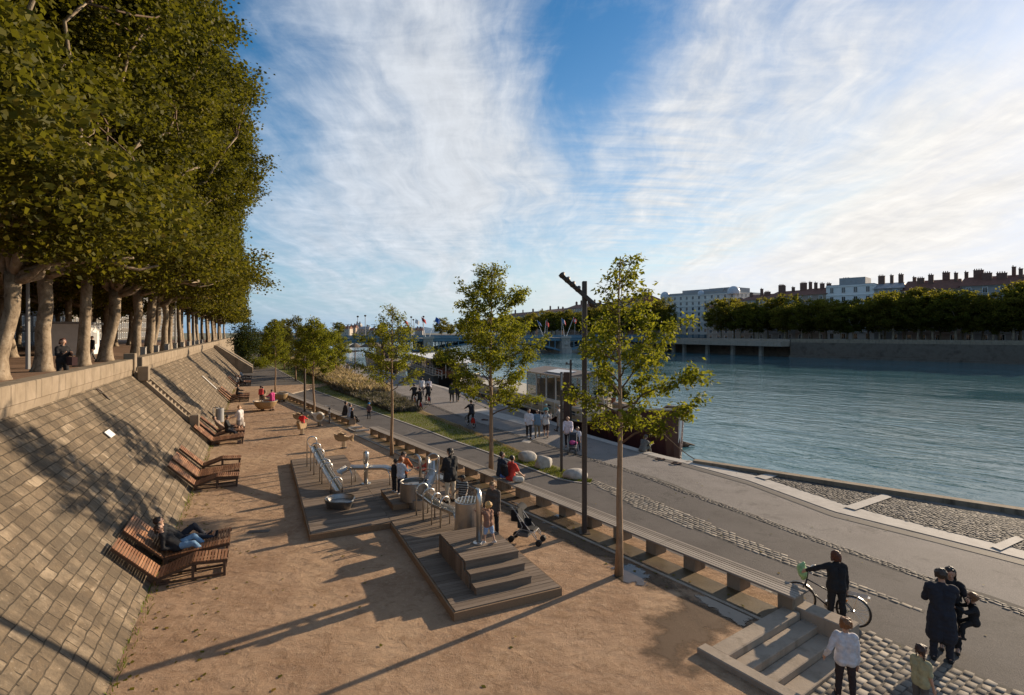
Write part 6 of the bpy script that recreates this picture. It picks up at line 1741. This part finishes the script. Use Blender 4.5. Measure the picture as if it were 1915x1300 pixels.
# near right
person('woman in black jacket with short auburn hair holding a bicycle by the bench end', Vector((7.22,11.95,-.45)), -8, 1.66, female=True, top=BK, bottom=BK, hair=(.10,.028,.012), style='bob', arms=((38,58,14),(2,10,8)), head=(-25,-5), legs=((2,0,3),(-3,2,4)))
person('man in long dark coat seen from behind, embracing a woman at the right edge', Vector((8.5,10.62,-.45)), -28, 1.84, top=NV, bottom=NV, coat=.24, hair=(.045,.028,.018), arms=((20,9,55,22),(34,8,66,24)), head=(-20,-10), shoes=BK)
person('woman with long dark hair hugging the man in the long coat', Vector((8.98,11.0,-.45)), 140, 1.72, female=True, top=BK, bottom=BK, hair=(.02,.013,.01), style='long', arms=((50,20,60,10),(50,16,70,10)), head=(10,-12))
person('brown-haired small child in black carried between the embracing couple', Vector((9.08,10.55,-.45)), 60, 1.08, 't', top=BK, bottom=BK, hair=(.16,.075,.03), seat=.84, legs=((60,60,12),(60,60,12)), arms=((60,20,50,20),(60,20,60,20)), head=(-30,-10))
person('boy in white zip jacket with reddish brown hair at the bottom edge, back turned', Vector((5.9,9.5,-.45)), -18, 1.5, 'c', top=(.55,.54,.56), bottom=(.03,.02,.02), hair=(.20,.085,.03), arms=((-12,22,45),(0,6,10)), head=(8,0), legs=((3,0,3),(-4,3,3)))
person('girl with two dark braids in a pale green top at the bottom edge', Vector((6.93,9.1,-.45)), -75, 1.24, 'c', female=False, top=(.36,.34,.20), bottom=GR, sleeve='short', hair=(.045,.02,.012), style='braids', head=(-6,-8))
# water play
person('grandmother in grey-brown pullover standing by the tall water tub, hand on a stroller', Vector((-.55,16.05,0)), 152, 1.64, female=True, top=(.085,.065,.052), bottom=BK, hair=(.22,.12,.05), style='bob', arms=((6,9,6),(8,16,14)), head=(12,-30), coat=.06)
person('blond toddler in tan top and pale blue shorts grasping the curved pump pipe', Vector((-.60,13.62,.71)), 40, 1.10, 't', top=(.24,.125,.085), bottom=(.26,.36,.52), leg='knee', hair=(.50,.30,.11), arms=((82,12,10,15),(76,12,14,10)), head=(0,-4), shoes=(.6,.58,.56), legs=((8,0,4),(-14,8,6)))
person('man in black jacket and beige trousers with dark hair standing on the deck', at(842,939,.2), 40, 1.88, top=BK, bottom=(.50,.42,.31), hair=(.018,.012,.01), style='bob', arms=((12,8,50,20),(6,10,12)), head=(20,-12), coat=.07)
person('dark-skinned boy in striped shirt behind the tall water tub', Vector((-1.60,17.5,.2)), 165, 1.26, 'c', top=(.02,.02,.02), stripes=(.25,.25,.24), sleeve='short', bottom=BK, hair=(.012,.01,.009), skin=SKIN_D, arms=((30,14,30),(35,10,30)), head=(-30,-25))
person('boy dressed in black at the left of the dark tub', Vector((-4.15,18.95,.41)), -50, 1.22, 'c', top=BK, bottom=BK, hair=(.02,.014,.01), arms=((40,8,50,15),(45,8,50,15)), head=(0,-25), sleeve='short', shoes=(.4,.4,.4))
person('red-haired child in white long-sleeved shirt at the dark tub', Vector((-3.86,18.65,.41)), -30, 1.36, 'c', top=(.52,.52,.54), bottom=(.02,.025,.04), hair=(.32,.10,.03), arms=((30,12,30),(35,8,50,15)), head=(-20,-20), shoes=(.62,.6,.6))
person('boy in orange top standing behind the dark tub', Vector((-4.0,19.75,.2)), 210, 1.52, 'c', top=(.45,.12,.03), bottom=BK, hair=(.03,.018,.012), arms=((50,14,40,10),(60,10,40,10)), head=(20,-20))
person('light-haired child in red and white on the far side of the dark tub', Vector((-3.1,19.9,.2)), 130, 1.28, 'c', top=(.42,.10,.07), bottom=GR, hair=(.5,.36,.2), arms=((60,16,30,10),(60,16,30,10)), head=(10,-20))
# lying couple
Lp = lambda u, v, z=0: uv(u, v, z)
rzv = math.degrees(TH)-90
person('man in black lying on the double lounger with one knee raised, far side', Lp(17.22,-1.95), rzv, 1.80, lean=-47, seat=.40, legs=((128,88,6),(96,20,4)), arms=((38,14,75,25),(30,16,85,30)), head=(12,-2), top=BK, bottom=NV, hair=(.02,.013,.01), shoes=BK)
person('woman in dark top and light blue jeans lying beside the man on the double lounger', Lp(16.66,-1.93), rzv, 1.66, female=True, lean=-43, seat=.40, legs=((112,70,10),(98,55,8)), arms=((30,20,80,25),(28,10,75,20)), head=(-30,0), top=BK, bottom=(.16,.28,.42), hair=(.03,.018,.012), style='bob', shoes=(.05,.04,.035))
person('man in black sitting upright on a lounger of the third trio, phone in hand', Lp(34.7,-1.55), rzv-8, 1.78, lean=-8, seat=.50, legs=((80,78,9),(72,70,9)), arms=((28,8,60,15),(32,8,58,15)), head=(0,-22), top=BK, bottom=NV, hair=(.03,.02,.015))
person('reclining figure with pale scarf behind the man in black on the third trio', Lp(36.3,-1.95), rzv, 1.7, lean=-38, seat=.42, legs=((86,16,6),(84,10,6)), arms=((30,14,60,15),(70,8,10)), top=(.30,.22,.17), bottom=NV, hair=(.05,.025,.015), style='bob', female=True)
person('woman in white top and pale skirt beside the third trio holding a bag', at(449,813,0), 75, 1.76, female=True, top=(.66,.60,.56), bottom=(.30,.26,.23), skirt=.14, hair=(.33,.17,.07), style='bob', arms=((30,8,40),(4,6,8)), head=(0,-28), bag=(1,(.45,.40,.34),.22))
person('adult in tan coat standing behind the larger round basin', Vector((-20.0,43.1,0)), 190, 1.72, top=(.26,.19,.12), bottom=BK, hair=(.03,.02,.015), arms=((40,10,40,15),(40,10,40,15)), head=(0,-20), coat=.1)
person('child in red vest and cap standing up in the larger round basin', Vector((-19.45,41.6,.72)), 10, 1.22, 'c', top=(.55,.05,.05), bottom=BK, hair=(.03,.02,.015), hat=(.05,.03,.03), legs=((10,10,4),(0,0,4)), shoes=(.5,.5,.5))
person('person in bright pink jacket standing right of the larger round basin', at(509,768,0), 60, 1.66, female=True, top=(.55,.05,.20), bottom=GR, hair=(.04,.02,.015), arms=((50,10,30),(40,8,30)), head=(0,-22), leg='knee')
person('child in red sweater riding the spring rider, back turned', at(565,813,0), 12, 1.22, 'c', top=(.55,.02,.02), bottom=BK, hair=(.02,.014,.01), seat=.74, legs=((62,70,22),(62,70,22)), arms=((45,22,40),(45,22,40)))
person('dark figure sitting on the far lounger of the fourth group', Lp(55.7,-1.7), rzv, 1.74, lean=4, seat=.46, legs=((82,70,8),(80,66,8)), arms=((35,8,50,15),(35,8,50,15)), top=(.03,.022,.02), bottom=NV)
person('person in white and black seated on the fifth group of loungers', Lp(68.4,-1.7,-.03), rzv, 1.74, lean=-18, seat=.46, legs=((84,60,8),(82,60,8)), arms=((35,8,50,15),(35,8,50,15)), top=BK, bottom=NV, hair=(.02,.014,.01))
person('distant figure in pale clothes on the farthest lounger', Lp(78.4,-1.8,-.03), rzv, 1.72, lean=-30, seat=.44, legs=((88,20,6),(88,24,6)), top=(.4,.4,.42), bottom=GR)
person('second person on the fifth group of loungers, leaning back', Lp(70.2,-1.9,-.03), rzv, 1.72, lean=-36, seat=.44, legs=((90,40,6),(86,24,6)), top=(.42,.38,.34), bottom=BK)
# bench
fb = -55
def on_bench(s, off=.34): return bench(s, off, 0)
person('man in dark blue sitting on the bench left of the man in red', on_bench(11.62), fb, 1.78, lean=6, seat=.53, legs=((84,72,7),(84,76,7)), arms=((30,8,50,15),(30,8,50,15)), top=(.02,.03,.05), bottom=BK, hair=(.04,.024,.015), head=(-30,0))
person('person in red top with black backpack sitting on the bench', on_bench(10.95), fb+4, 1.74, lean=8, seat=.53, legs=((84,72,7),(84,76,7)), arms=((24,8,24,8),(24,8,24,8)), top=(.55,.045,.03), bottom=BK, hair=(.02,.012,.01), sleeve='short')
person('dark-dressed adult sitting at the near end of the farther bench run', on_bench(30.6), fb, 1.78, lean=10, seat=.53, legs=((84,72,7),(84,76,7)), top=(.025,.02,.02), bottom=BK, hair=(.02,.014,.01))
person('person in pale blue shirt sitting beside the dark adult on the far bench', on_bench(29.6), fb, 1.66, lean=8, seat=.53, legs=((84,72,7),(84,76,7)), top=(.40,.48,.62), bottom=GR, hair=(.05,.03,.02))
person('small child in black sitting at the very end of the far bench', on_bench(29.05), fb, 1.25, 'c', lean=2, seat=.52, legs=((84,60,7),(84,66,7)), top=BK, bottom=BK, hair=(.02,.014,.01))
person('child with a blue helmet standing on the narrow path by the far bench', atp(690,783), 200, 1.18, 'c', top=(.10,.05,.05), bottom=BK, helmet=(.03,.22,.50), arms=((20,14,60,15),(20,14,60,15)))
# quay walkers
person('man in white shirt and dark trousers walking towards the viewer, left of the strolling trio', atp(989,819), 176, 1.80, top=(.66,.63,.66), bottom=(.03,.025,.025), hair=(.06,.035,.02), legs=walk, arms=((20,10,75,10),(10,9,60,15)), head=(20,-4))
person('man in blue shirt and khaki trousers in the middle of the strolling trio', atp(1005,818), 178, 1.74, top=(.16,.24,.32), bottom=(.22,.17,.11), hair=(.14,.10,.07), legs=walk2, sleeve='short', arms=((-8,8,12),(14,8,16)))
person('person in white top and dark shorts carrying a child on the shoulders', atp(1021,817), 174, 1.70, female=True, top=(.64,.60,.58), bottom=(.06,.03,.025), leg='knee', hair=(.08,.04,.025), style='long', legs=walk, arms=((60,25,110,10),(60,25,110,10)))
p_ = atp(1021,817); person('small child in turquoise riding on the shoulders of the person in white', p_+Vector((0,.06,0)), 174, .95, 't', top=(.12,.30,.30), bottom=(.2,.25,.3), seat=1.50, legs=((70,70,14),(70,70,14)), arms=((40,15,40,15),(40,15,40,15)), hair=(.2,.12,.06), hat=(.2,.35,.36))
person('grey-coated person behind the slim light pole by the barge', atp(1047,808), 60, 1.78, top=(.30,.27,.245), bottom=GR, coat=.22, lean=8, hair=(.25,.22,.2), arms=((20,18,20),(10,8,10)), legs=walk2)
person('bald man in white shirt pushing a stroller beside the slim pole', atp(1062,838), 170, 1.82, top=(.68,.60,.66), bottom=(.025,.022,.03), style='bald', legs=walk, arms=((34,8,30,5),(34,8,30,5)), head=(0,-18))
person('girl in white top and dark trousers walking beside the stroller', atp(1080,843), 165, 1.36, 'c', top=(.66,.62,.66), bottom=(.03,.03,.035), hair=(.05,.025,.015), style='pony', legs=walk2, sleeve='short')
person('hunched person in grey sitting on the quay edge at the barge bow', atp(1204,846)+Vector((-.05,.1,0)), -50, 1.75, lean=24, seat=.12, legs=((112,95,8),(108,90,8)), arms=((34,5,50,20),(34,5,50,20)), top=(.15,.14,.125), bottom=(.13,.12,.10), hair=(.10,.08,.06), head=(0,-20))
person('walker in white shirt farther along the quay, left of a pair', atp(789,739), 18, 1.76, top=(.66,.66,.68), bottom=(.05,.05,.08), hair=(.04,.03,.02), legs=walk)
person('walker in white shirt farther along the quay, right of a pair', atp(802,740), 16, 1.74, top=(.60,.57,.62), bottom=(.04,.04,.06), hair=(.05,.03,.02), legs=walk2, bag=(1,BK,.16))
person('dark-clothed walker left of a pair half hidden by the dense young tree', atp(845,752), 190, 1.76, top=(.04,.045,.035), bottom=BK, legs=walk)
person('dark-clothed walker right of a pair half hidden by the dense young tree', atp(856,751), 195, 1.66, top=(.03,.03,.035), bottom=BK, legs=walk2, female=True, style='long')
person('distant woman in white trousers near the straw parasols', atp(650,701), 180, 1.72, top=(.36,.28,.22), bottom=(.62,.6,.56), female=True, legs=walk, style='bob')
person('distant dark figure left of the woman in white trousers', atp(627,694), 20, 1.74, top=BK, bottom=BK, legs=walk2)
person('distant figure in grey beside the dark one near the tree group', atp(634,695), 20, 1.72, top=(.30,.25,.23), bottom=GR, legs=walk)
# promenade
pp = Vector(((117-CX)/F*19.4, 19.4, 4.15))
person('person in black jacket over a red shirt standing with folded arms behind the coping', pp, -120, 1.70, top=(.014,.012,.013), bottom=BK, hair=(.09,.03,.018), style='bob', arms=((32,10,75,30),(28,10,80,30)), head=(-10,-8), bag=(0,(.05,.02,.02),.28), female=True)
for i, (px, dy, f_) in enumerate(((172,36,160),(165,37,20))): person(('dark figure strolling deep under the plane trees','second dark figure strolling under the plane trees')[i], Vector(((px-CX)/F*dy, dy, 4.15)), f_, 1.72, top=BK, bottom=GR, legs=walk)

# ================================================================== bicycles and strollers
def bicycle(label, p, rz, col=(.05,.05,.055), rear=None, rack=True, bagc=None, group=None):
    t = thing('bicycle', label, 'bicycle', p, R(rz), group); m = plain('bike paint', col, .35, .05); met = MT['steel']
    for y, nm in ((-.53,'wheel'),(.53,'wheel')):
        w = MB(); w.tube([(0, y+.325*math.cos(a), .345+.325*math.sin(a)) for a in [2*PI*k/28 for k in range(29)]], .020, 8, caps=False); wo = w.build('wheel', MT['black'], t, smooth=True)
        r = MB(); r.tube([(0, y+.30*math.cos(a), .345+.30*math.sin(a)) for a in [2*PI*k/28 for k in range(29)]], .011, 6, caps=False)
        for k in range(16): a = 2*PI*k/16; r.tube([(0,y,.345),(0,y+.30*math.cos(a),.345+.30*math.sin(a))], .0022, 3)
        r.tube([(-.05,y,.345),(.05,y,.345)], .025, 8); r.build('rim', met, wo)
        f = MB()
        for k in range(12):
            a0, a1 = [R(q) for q in ((20+k*13, 20+(k+1)*13) if y > 0 else (0+k*15, (k+1)*15))]
            f.add([(sx, y+.36*math.cos(a), .345+.36*math.sin(a)) for a in (a0, a1) for sx in (-.025,.025)], [(0,1,3,2)])
        f.build('mudguard', m, t)
        if y < 0:
            if rear:
                for sx in (-.05, .05):
                    q = MB(); q.add([(sx, y, .345)]+[(sx, y+.34*math.cos(a), .345+.34*math.sin(a)) for a in [PI*k/10 for k in range(-1, 11)]], [(0, k+1, k+2) for k in range(11)]); q.build('wheel_cover', plain('red cover', rear), t)
            o = MB(); o.box((.012, y+.15, .50), (.012,.03,.13), tilt=Matrix.Rotation(.6,3,'X')); o.build('spoke_reflector', plain('orange reflector', (.7,.22,.02)), wo)
    mb = MB(); bb = (0,-.05,.30); st = (0,-.20,.78); hd = (0,.38,.80); hb = (0,.42,.62)
    for a, b, r in ((bb,st,.017),(st,(0,-.22,.92),.013),(bb,hb,.02),((0,-.17,.62),hd,.017),(hd,hb,.02),(hd,(0,.35,1.02),.014)): mb.tube([a,b], r, 8)
    for s in (-.05,.05): mb.tube([(s,-.53,.345),bb], .010, 6); mb.tube([(s,-.53,.345),(0,-.18,.70)], .010, 6); mb.tube([(s,.53,.345),(s,.44,.66),(0,.40,.72)], .012, 6)
    mb.build('frame', m, t, smooth=True)
    mb = MB(); mb.tube([(-.30,.20,1.06),(-.24,.30,1.06),(-.06,.36,1.03),(.06,.36,1.03),(.24,.30,1.06),(.30,.20,1.06)], .012, 8); hbr = mb.build('handlebar', met, t, smooth=True)
    mb = MB()
    for s in (-1,1): mb.tube([(s*.30,.21,1.06),(s*.31,.10,1.055)], .018, 8)
    mb.build('grips', MT['black'], hbr)
    mb = MB(); mb.cone((0,-.32,.95),(0,-.10,.95),.08,.03,10); mb.build('saddle', MT['black'], t, smooth=True)
    mb = MB(); mb.lathe([(.0,-.01),(.09,-.01),(.09,.01),(0,.01)], 18); 
    for i, v in enumerate(mb.v): mb.v[i] = (v[2]+.05, v[0]-.05, v[1]+.30)
    mb.tube([(.06,-.05,.30),(.08,-.05,.13)], .012, 6); mb.tube([(-.06,-.05,.30),(-.08,-.05,.47)], .012, 6); mb.box((.13,-.05,.13), (.1,.07,.02)); mb.box((-.13,-.05,.47), (.1,.07,.02)); mb.build('crankset', met, t)
    if rack:
        mb = MB()
        for s in (-.06,0,.06): mb.tube([(s,-.25,.74),(s,-.80,.74)], .007, 5)
        for s in (-.06,.06): mb.tube([(s,-.53,.36),(s,-.62,.74)], .007, 5)
        mb.box((0,-.82,.70), (.12,.04,.06)); mb.build('luggage_rack', met, t)
    if bagc:
        mb = MB(); g = random.Random(3)
        mb.cone((-.05,.46,.92),(.06,.50,1.0),.10,.11,9); mb.cone((.02,.44,.86),(0,.46,.80),.08,.05,9); mb.cone((.02,.5,1.05),(.08,.46,1.12),.07,.04,8); o = mb.build('bag', plain('green bag', bagc, .4), t); voxel(o, .022, None, 1)
    return t
bicycle('city bicycle with a green bag on the handlebar beside the woman in black', Vector((7.12,12.18,-.45)), 52, (.04,.04,.045), bagc=(.30,.48,.20))
RB = (.50,.03,.03)
ridespec = [(880,798,205,'cyclist in black on a red-guarded bike alone on the path','bike with red rear wheel guard ridden alone on the cycle path'),(774,757,24,'cyclist in dark jacket at the left of the riding trio','red-guarded bike of the left rider in the trio'),(784,767,26,'cyclist in black riding nearest in the riding trio','red-guarded bike of the nearest rider in the trio'),(800,755,24,'cyclist in dark clothes at the right of the riding trio','red-guarded bike of the right rider in the trio')]
for i, (px, py, f_, lab, lb) in enumerate(ridespec):
    p = atp(px, py); 
    if i == 0: f_ = 28
    bicycle(lb, p, f_, (.25,.25,.26), rear=RB, rack=False, group='red-guarded bikes on the cycle path')
    d = Vector((-math.sin(R(f_)), math.cos(R(f_)), 0))
    person(lab, p-d*.24, f_, 1.74, lean=14, seat=1.0, legs=((52,62,4),(20,34,4)), arms=((48,12,14,6),(48,12,14,6)), top=BK if i else (.015,.015,.02), bottom=BK, hair=(.03,.02,.015))
bicycle('dark bicycle leaning near the adult at the end of the far bench', bench(31.0,-.55,0), 20, (.05,.04,.04))
def stroller(label, p, rz, fab, s=1.0, seatc=None):
    t = thing('stroller', label, 'stroller', p, R(rz), None, s); met = MT['greyp']
    mb = MB()
    for x in (-.2,.2):
        mb.tube([(x,-.46,1.0),(x,-.36,1.0),(x,.42,.12)], .013, 8); mb.tube([(x,-.22,.80),(x,-.05,.48),(x,-.38,.10)], .012, 8); mb.tube([(x,-.1,.42),(x,.30,.36),(x,.38,.22)], .012, 8)
    mb.tube([(-.2,-.38,.11),(.2,-.38,.11)], .011, 6); mb.tube([(-.2,.30,.36),(.2,.30,.36)], .011, 6); mb.tube([(-.2,.22,.26),(.2,-.2,.26)], .009, 6); mb.build('frame', met, t, smooth=True)
    mb = MB()
    for x in (-.2,.2): mb.cone((x,-.45,1.0),(x,-.56,1.02),.018,.018,8)
    mb.build('handles', MT['black'], t)
    mb = MB(); mb.box((0,.10,.40), (.37,.36,.05)); mb.box((0,-.17,.66), (.37,.06,.56), tilt=Matrix.Rotation(.42,3,'X')); 
    for x in (-.18,.18): mb.box((x,-.06,.52), (.025,.30,.20))
    mb.build('seat', cloth(fab), t, bevel=.015)
    mb = MB()
    for k in range(7):
        a0, a1 = R(40+k*13), R(40+(k+1)*13); mb.add([(x, -.20-.34*math.cos(a)*-.6, .72+.34*math.sin(a)) for a in (a0,a1) for x in (-.19,.19)], [(0,1,3,2)])
    mb.build('canopy', cloth(fab), t)
    for x in (-.2,.2):
        for y in (.44,-.40):
            for q in (-.03,.03): mb = MB(); mb.tube([(x+q-.013,y,.085),(x+q+.013,y,.085)], .085, 14); mb.build('wheel', MT['black'], t)
    mb = MB(); mb.box((-.26,-.44,.62), (.1,.26,.34)); mb.tube([(-.24,-.5,.8),(-.2,-.5,.98),(-.24,-.4,.8)], .01, 5); mb.build('hanging_bag', cloth(BK), t, bevel=.02)
    mb = MB(); mb.box((0,-.08,.24), (.32,.36,.14)); mb.build('basket', cloth((.10,.10,.10)), t, bevel=.02)
    return t
stroller('black folding stroller with hanging bag held by the grandmother', Vector((.42,15.55,0)), -112, BK)
stroller('dark stroller with a pink blanket pushed by the bald man', atp(1071,847), 170, (.05,.05,.06))
mb = MB(); mb.cone((-.1,0,.55),(.12,.1,.5),.13,.1,10); o = mb.build('blanket', cloth((.55,.08,.25)), smooth=True); o.location = atp(1073,847); tag(o, 'bright pink blanket bundled on the dark stroller', 'blanket')
mb = MB(); mb.cone((0,0,.15),(.2,.05,.13),.13,.12,10); o = mb.build('backpack', cloth((.45,.42,.36))); voxel(o, .02, None, 1); o.location = bench(10.55,.3,.40); tag(o, 'pale bag lying on the bench beside the person in red', 'bag')
mb = MB(); mb.cone((0,0,.1),(.16,.03,.09),.09,.08,10); o = mb.build('shopping_bag', cloth((.08,.16,.42))); voxel(o, .02, None, 1); o.location = bench(11.3,.18,.42); tag(o, 'blue and white bag between the two people on the near bench', 'bag')
mb = MB(); mb.box((0,0,.42), (.32,.2,.46)); o = mb.build('backpack', cloth(BK), bevel=.06); o.location = bench(10.95,.12,.42); o.rotation_euler = (.15,0,R(fb)); tag(o, 'black backpack worn by the person in red on the bench', 'bag')
finish_people()
CLOUDS = [(720,170,16,.10),(900,320,9,.07),(620,200,8,.06),(640,420,7,.05),(1480,190,15,.055),(1780,330,16,.06),(1500,430,13,.06),(1000,400,9,.06),(1100,120,4,-.12),(1130,30,7,-.10),(1065,250,4,-.10),(470,60,9,-.14),(550,340,5,-.08),(490,500,10,-.05),(560,490,5,.05),(840,450,7,.05),(720,500,6,.03),(1230,70,5,-.06),(640,555,5,.03),(1000,540,10,-.06)]
CLB = (6.4, 8.6); SKYSAT = 1.5; SKYVAL = 1.12; SKYSTR = .078; EXPO = .55; VEIL = (.96,.17,5.2,9.2); SKYCAP = (6.5, 7.5, 9.5)
# ================================================================== camera, light, sky
cam = bpy.data.cameras.new('camera'); co = bpy.data.objects.new('camera', cam); COL.objects.link(co)
co.location = (0, 0, HC); co.rotation_euler = (PI/2, 0, 0)
cam.sensor_width = 36; cam.lens = 36*F/1915; cam.shift_y = -(650-HY)/1915; cam.shift_x = 0
cam.clip_start = .1; cam.clip_end = 30000
SC.camera = co
AZ, EL = R(53), R(18)
sun = bpy.data.lights.new('sun', 'SUN'); so = bpy.data.objects.new('sun', sun); COL.objects.link(so)
sun.energy = 5.0; sun.angle = R(.55); sun.color = (1, .80, .57)
sd = Vector((math.sin(AZ)*math.cos(EL), math.cos(AZ)*math.cos(EL), math.sin(EL)))
so.rotation_euler = sd.to_track_quat('Z', 'Y').to_euler(); so.location = (30, 20, 40)
w = bpy.data.worlds.new('World'); SC.world = w; w.use_nodes = True
nt = NT(w.node_tree); bg = nt.n['Background']
sky = nt.node('ShaderNodeTexSky', sky_type='NISHITA'); sky.sun_disc = False; sky.sun_elevation = EL; sky.sun_rotation = AZ
sky.altitude = 150; sky.air_density = 1.0; sky.dust_density = .35; sky.ozone_density = 1.6
d = nt.coord('Generated')
sep = nt.node('ShaderNodeSeparateXYZ'); nt.put(sep.inputs[0], d)
den = nt.math('ADD', nt.math('MAXIMUM', sep.outputs[2], .0), .16)
cmb = nt.node('ShaderNodeCombineXYZ'); nt.put(cmb.inputs[0], nt.math('DIVIDE', sep.outputs[0], den)); nt.put(cmb.inputs[1], nt.math('DIVIDE', sep.outputs[1], den))
p = cmb.outputs[0]
warp = nt.node('ShaderNodeTexNoise'); nt.put(warp.inputs['Vector'], p); warp.inputs['Scale'].default_value = .9; warp.inputs['Detail'].default_value = 3
sub = nt.vmath('SUBTRACT', warp.outputs['Color'], (.5,.5,.5)); sc_ = nt.vmath('SCALE', sub); sc_.node.inputs['Scale'].default_value = .65
pw = nt.vmath('ADD', p, sc_)
st1 = nt.mapping(pw, scale=(1.5, .55, 1), rot=(0, 0, R(38)))
n1 = nt.noise(st1, 1.15, 14, .60, .25)
st2 = nt.mapping(pw, scale=(4.2, 1.1, 1), rot=(0, 0, R(25)))
n2 = nt.noise(st2, 2.2, 12, .64, .1)
n3 = nt.noise(nt.mapping(pw, scale=(2.4, 4.2, 1), rot=(0, 0, R(12))), 2.6, 6, .6, .2)
def gd(px, py, width):
    v = Vector(((px-CX)/F, 1, (HY-py)/F)).normalized()
    dt = nt.vmath('DOT_PRODUCT', d, tuple(v))
    k = 1/(1-math.cos(math.radians(width)))
    return nt.math('EXPONENT', nt.math('MULTIPLY', nt.math('SUBTRACT', dt, 1), k))
ctl = None
for px, py, wd, a in CLOUDS:
    g = nt.math('MULTIPLY', gd(px, py, wd), a)
    ctl = g if ctl is None else nt.math('ADD', ctl, g)
f = nt.math('ADD', nt.math('ADD', nt.math('MULTIPLY', n1, .66), nt.math('MULTIPLY', n2, .22)), nt.math('MULTIPLY', n3, .12))
# small ripples of high cloud right of the middle
rp_ = nt.noise(nt.mapping(p, scale=(1.2, 7.5, 1), rot=(0, 0, R(-20))), 2.4, 3, .5, .3)
f = nt.math('ADD', f, nt.math('MULTIPLY', nt.math('MULTIPLY', nt.math('SUBTRACT', rp_, .5), .42), gd(1230, 385, 9)))
f = nt.math('ADD', f, ctl)
mask = nt.mr(f, .36, .73, 0, 1, True)
mask = nt.math('MULTIPLY', mask, nt.mr(sep.outputs[2], .0, .08, .35, 1))
# clouds are bright on the side of the sun
sdot = nt.vmath('DOT_PRODUCT', d, tuple(sd))
br = nt.mr(sdot, -.2, .95, CLB[0], CLB[1])
ccol = nt.mix(nt.mr(sdot, .2, .95), (.78,.87,1.0,1), (1.0,.96,.90,1))
sh = nt.mr(nt.math('ADD', nt.math('MULTIPLY', n2, .6), nt.math('MULTIPLY', n3, .4)), .32, .68, .80, 1.10)
br = nt.math('MULTIPLY', br, sh)
cl = nt.vmath('SCALE', ccol); nt.put(cl.node.inputs['Scale'], br)
hs = nt.node('ShaderNodeHueSaturation'); hs.inputs['Saturation'].default_value = SKYSAT; hs.inputs['Value'].default_value = SKYVAL; nt.put(hs.inputs['Color'], sky.outputs[0])
# pale thin veil low over the horizon
veil = nt.math('MULTIPLY', nt.math('EXPONENT', nt.math('MULTIPLY', nt.math('MAXIMUM', sep.outputs[2], 0), -1/VEIL[1])), VEIL[0])
vcol = nt.mix(nt.mr(sdot, .3, .97), (.40,.68,1.0,1), (1.0,.97,.92,1))
vs_ = nt.vmath('SCALE', vcol); nt.put(vs_.node.inputs['Scale'], nt.mr(sdot, 0, .95, VEIL[2], VEIL[3]))
skc = nt.vmath('MINIMUM', hs.outputs[0], SKYCAP)
out = nt.mix(veil, skc, vs_)
out = nt.mix(nt.math('MULTIPLY', mask, .9), out, cl)
nt.put(bg.inputs[0], out); bg.inputs[1].default_value = SKYSTR
vs = SC.view_settings; vs.view_transform = 'Standard'; vs.look = 'None'; vs.exposure = EXPO; vs.gamma = 1
SC.cycles.max_bounces = 8; SC.cycles.transparent_max_bounces = 8
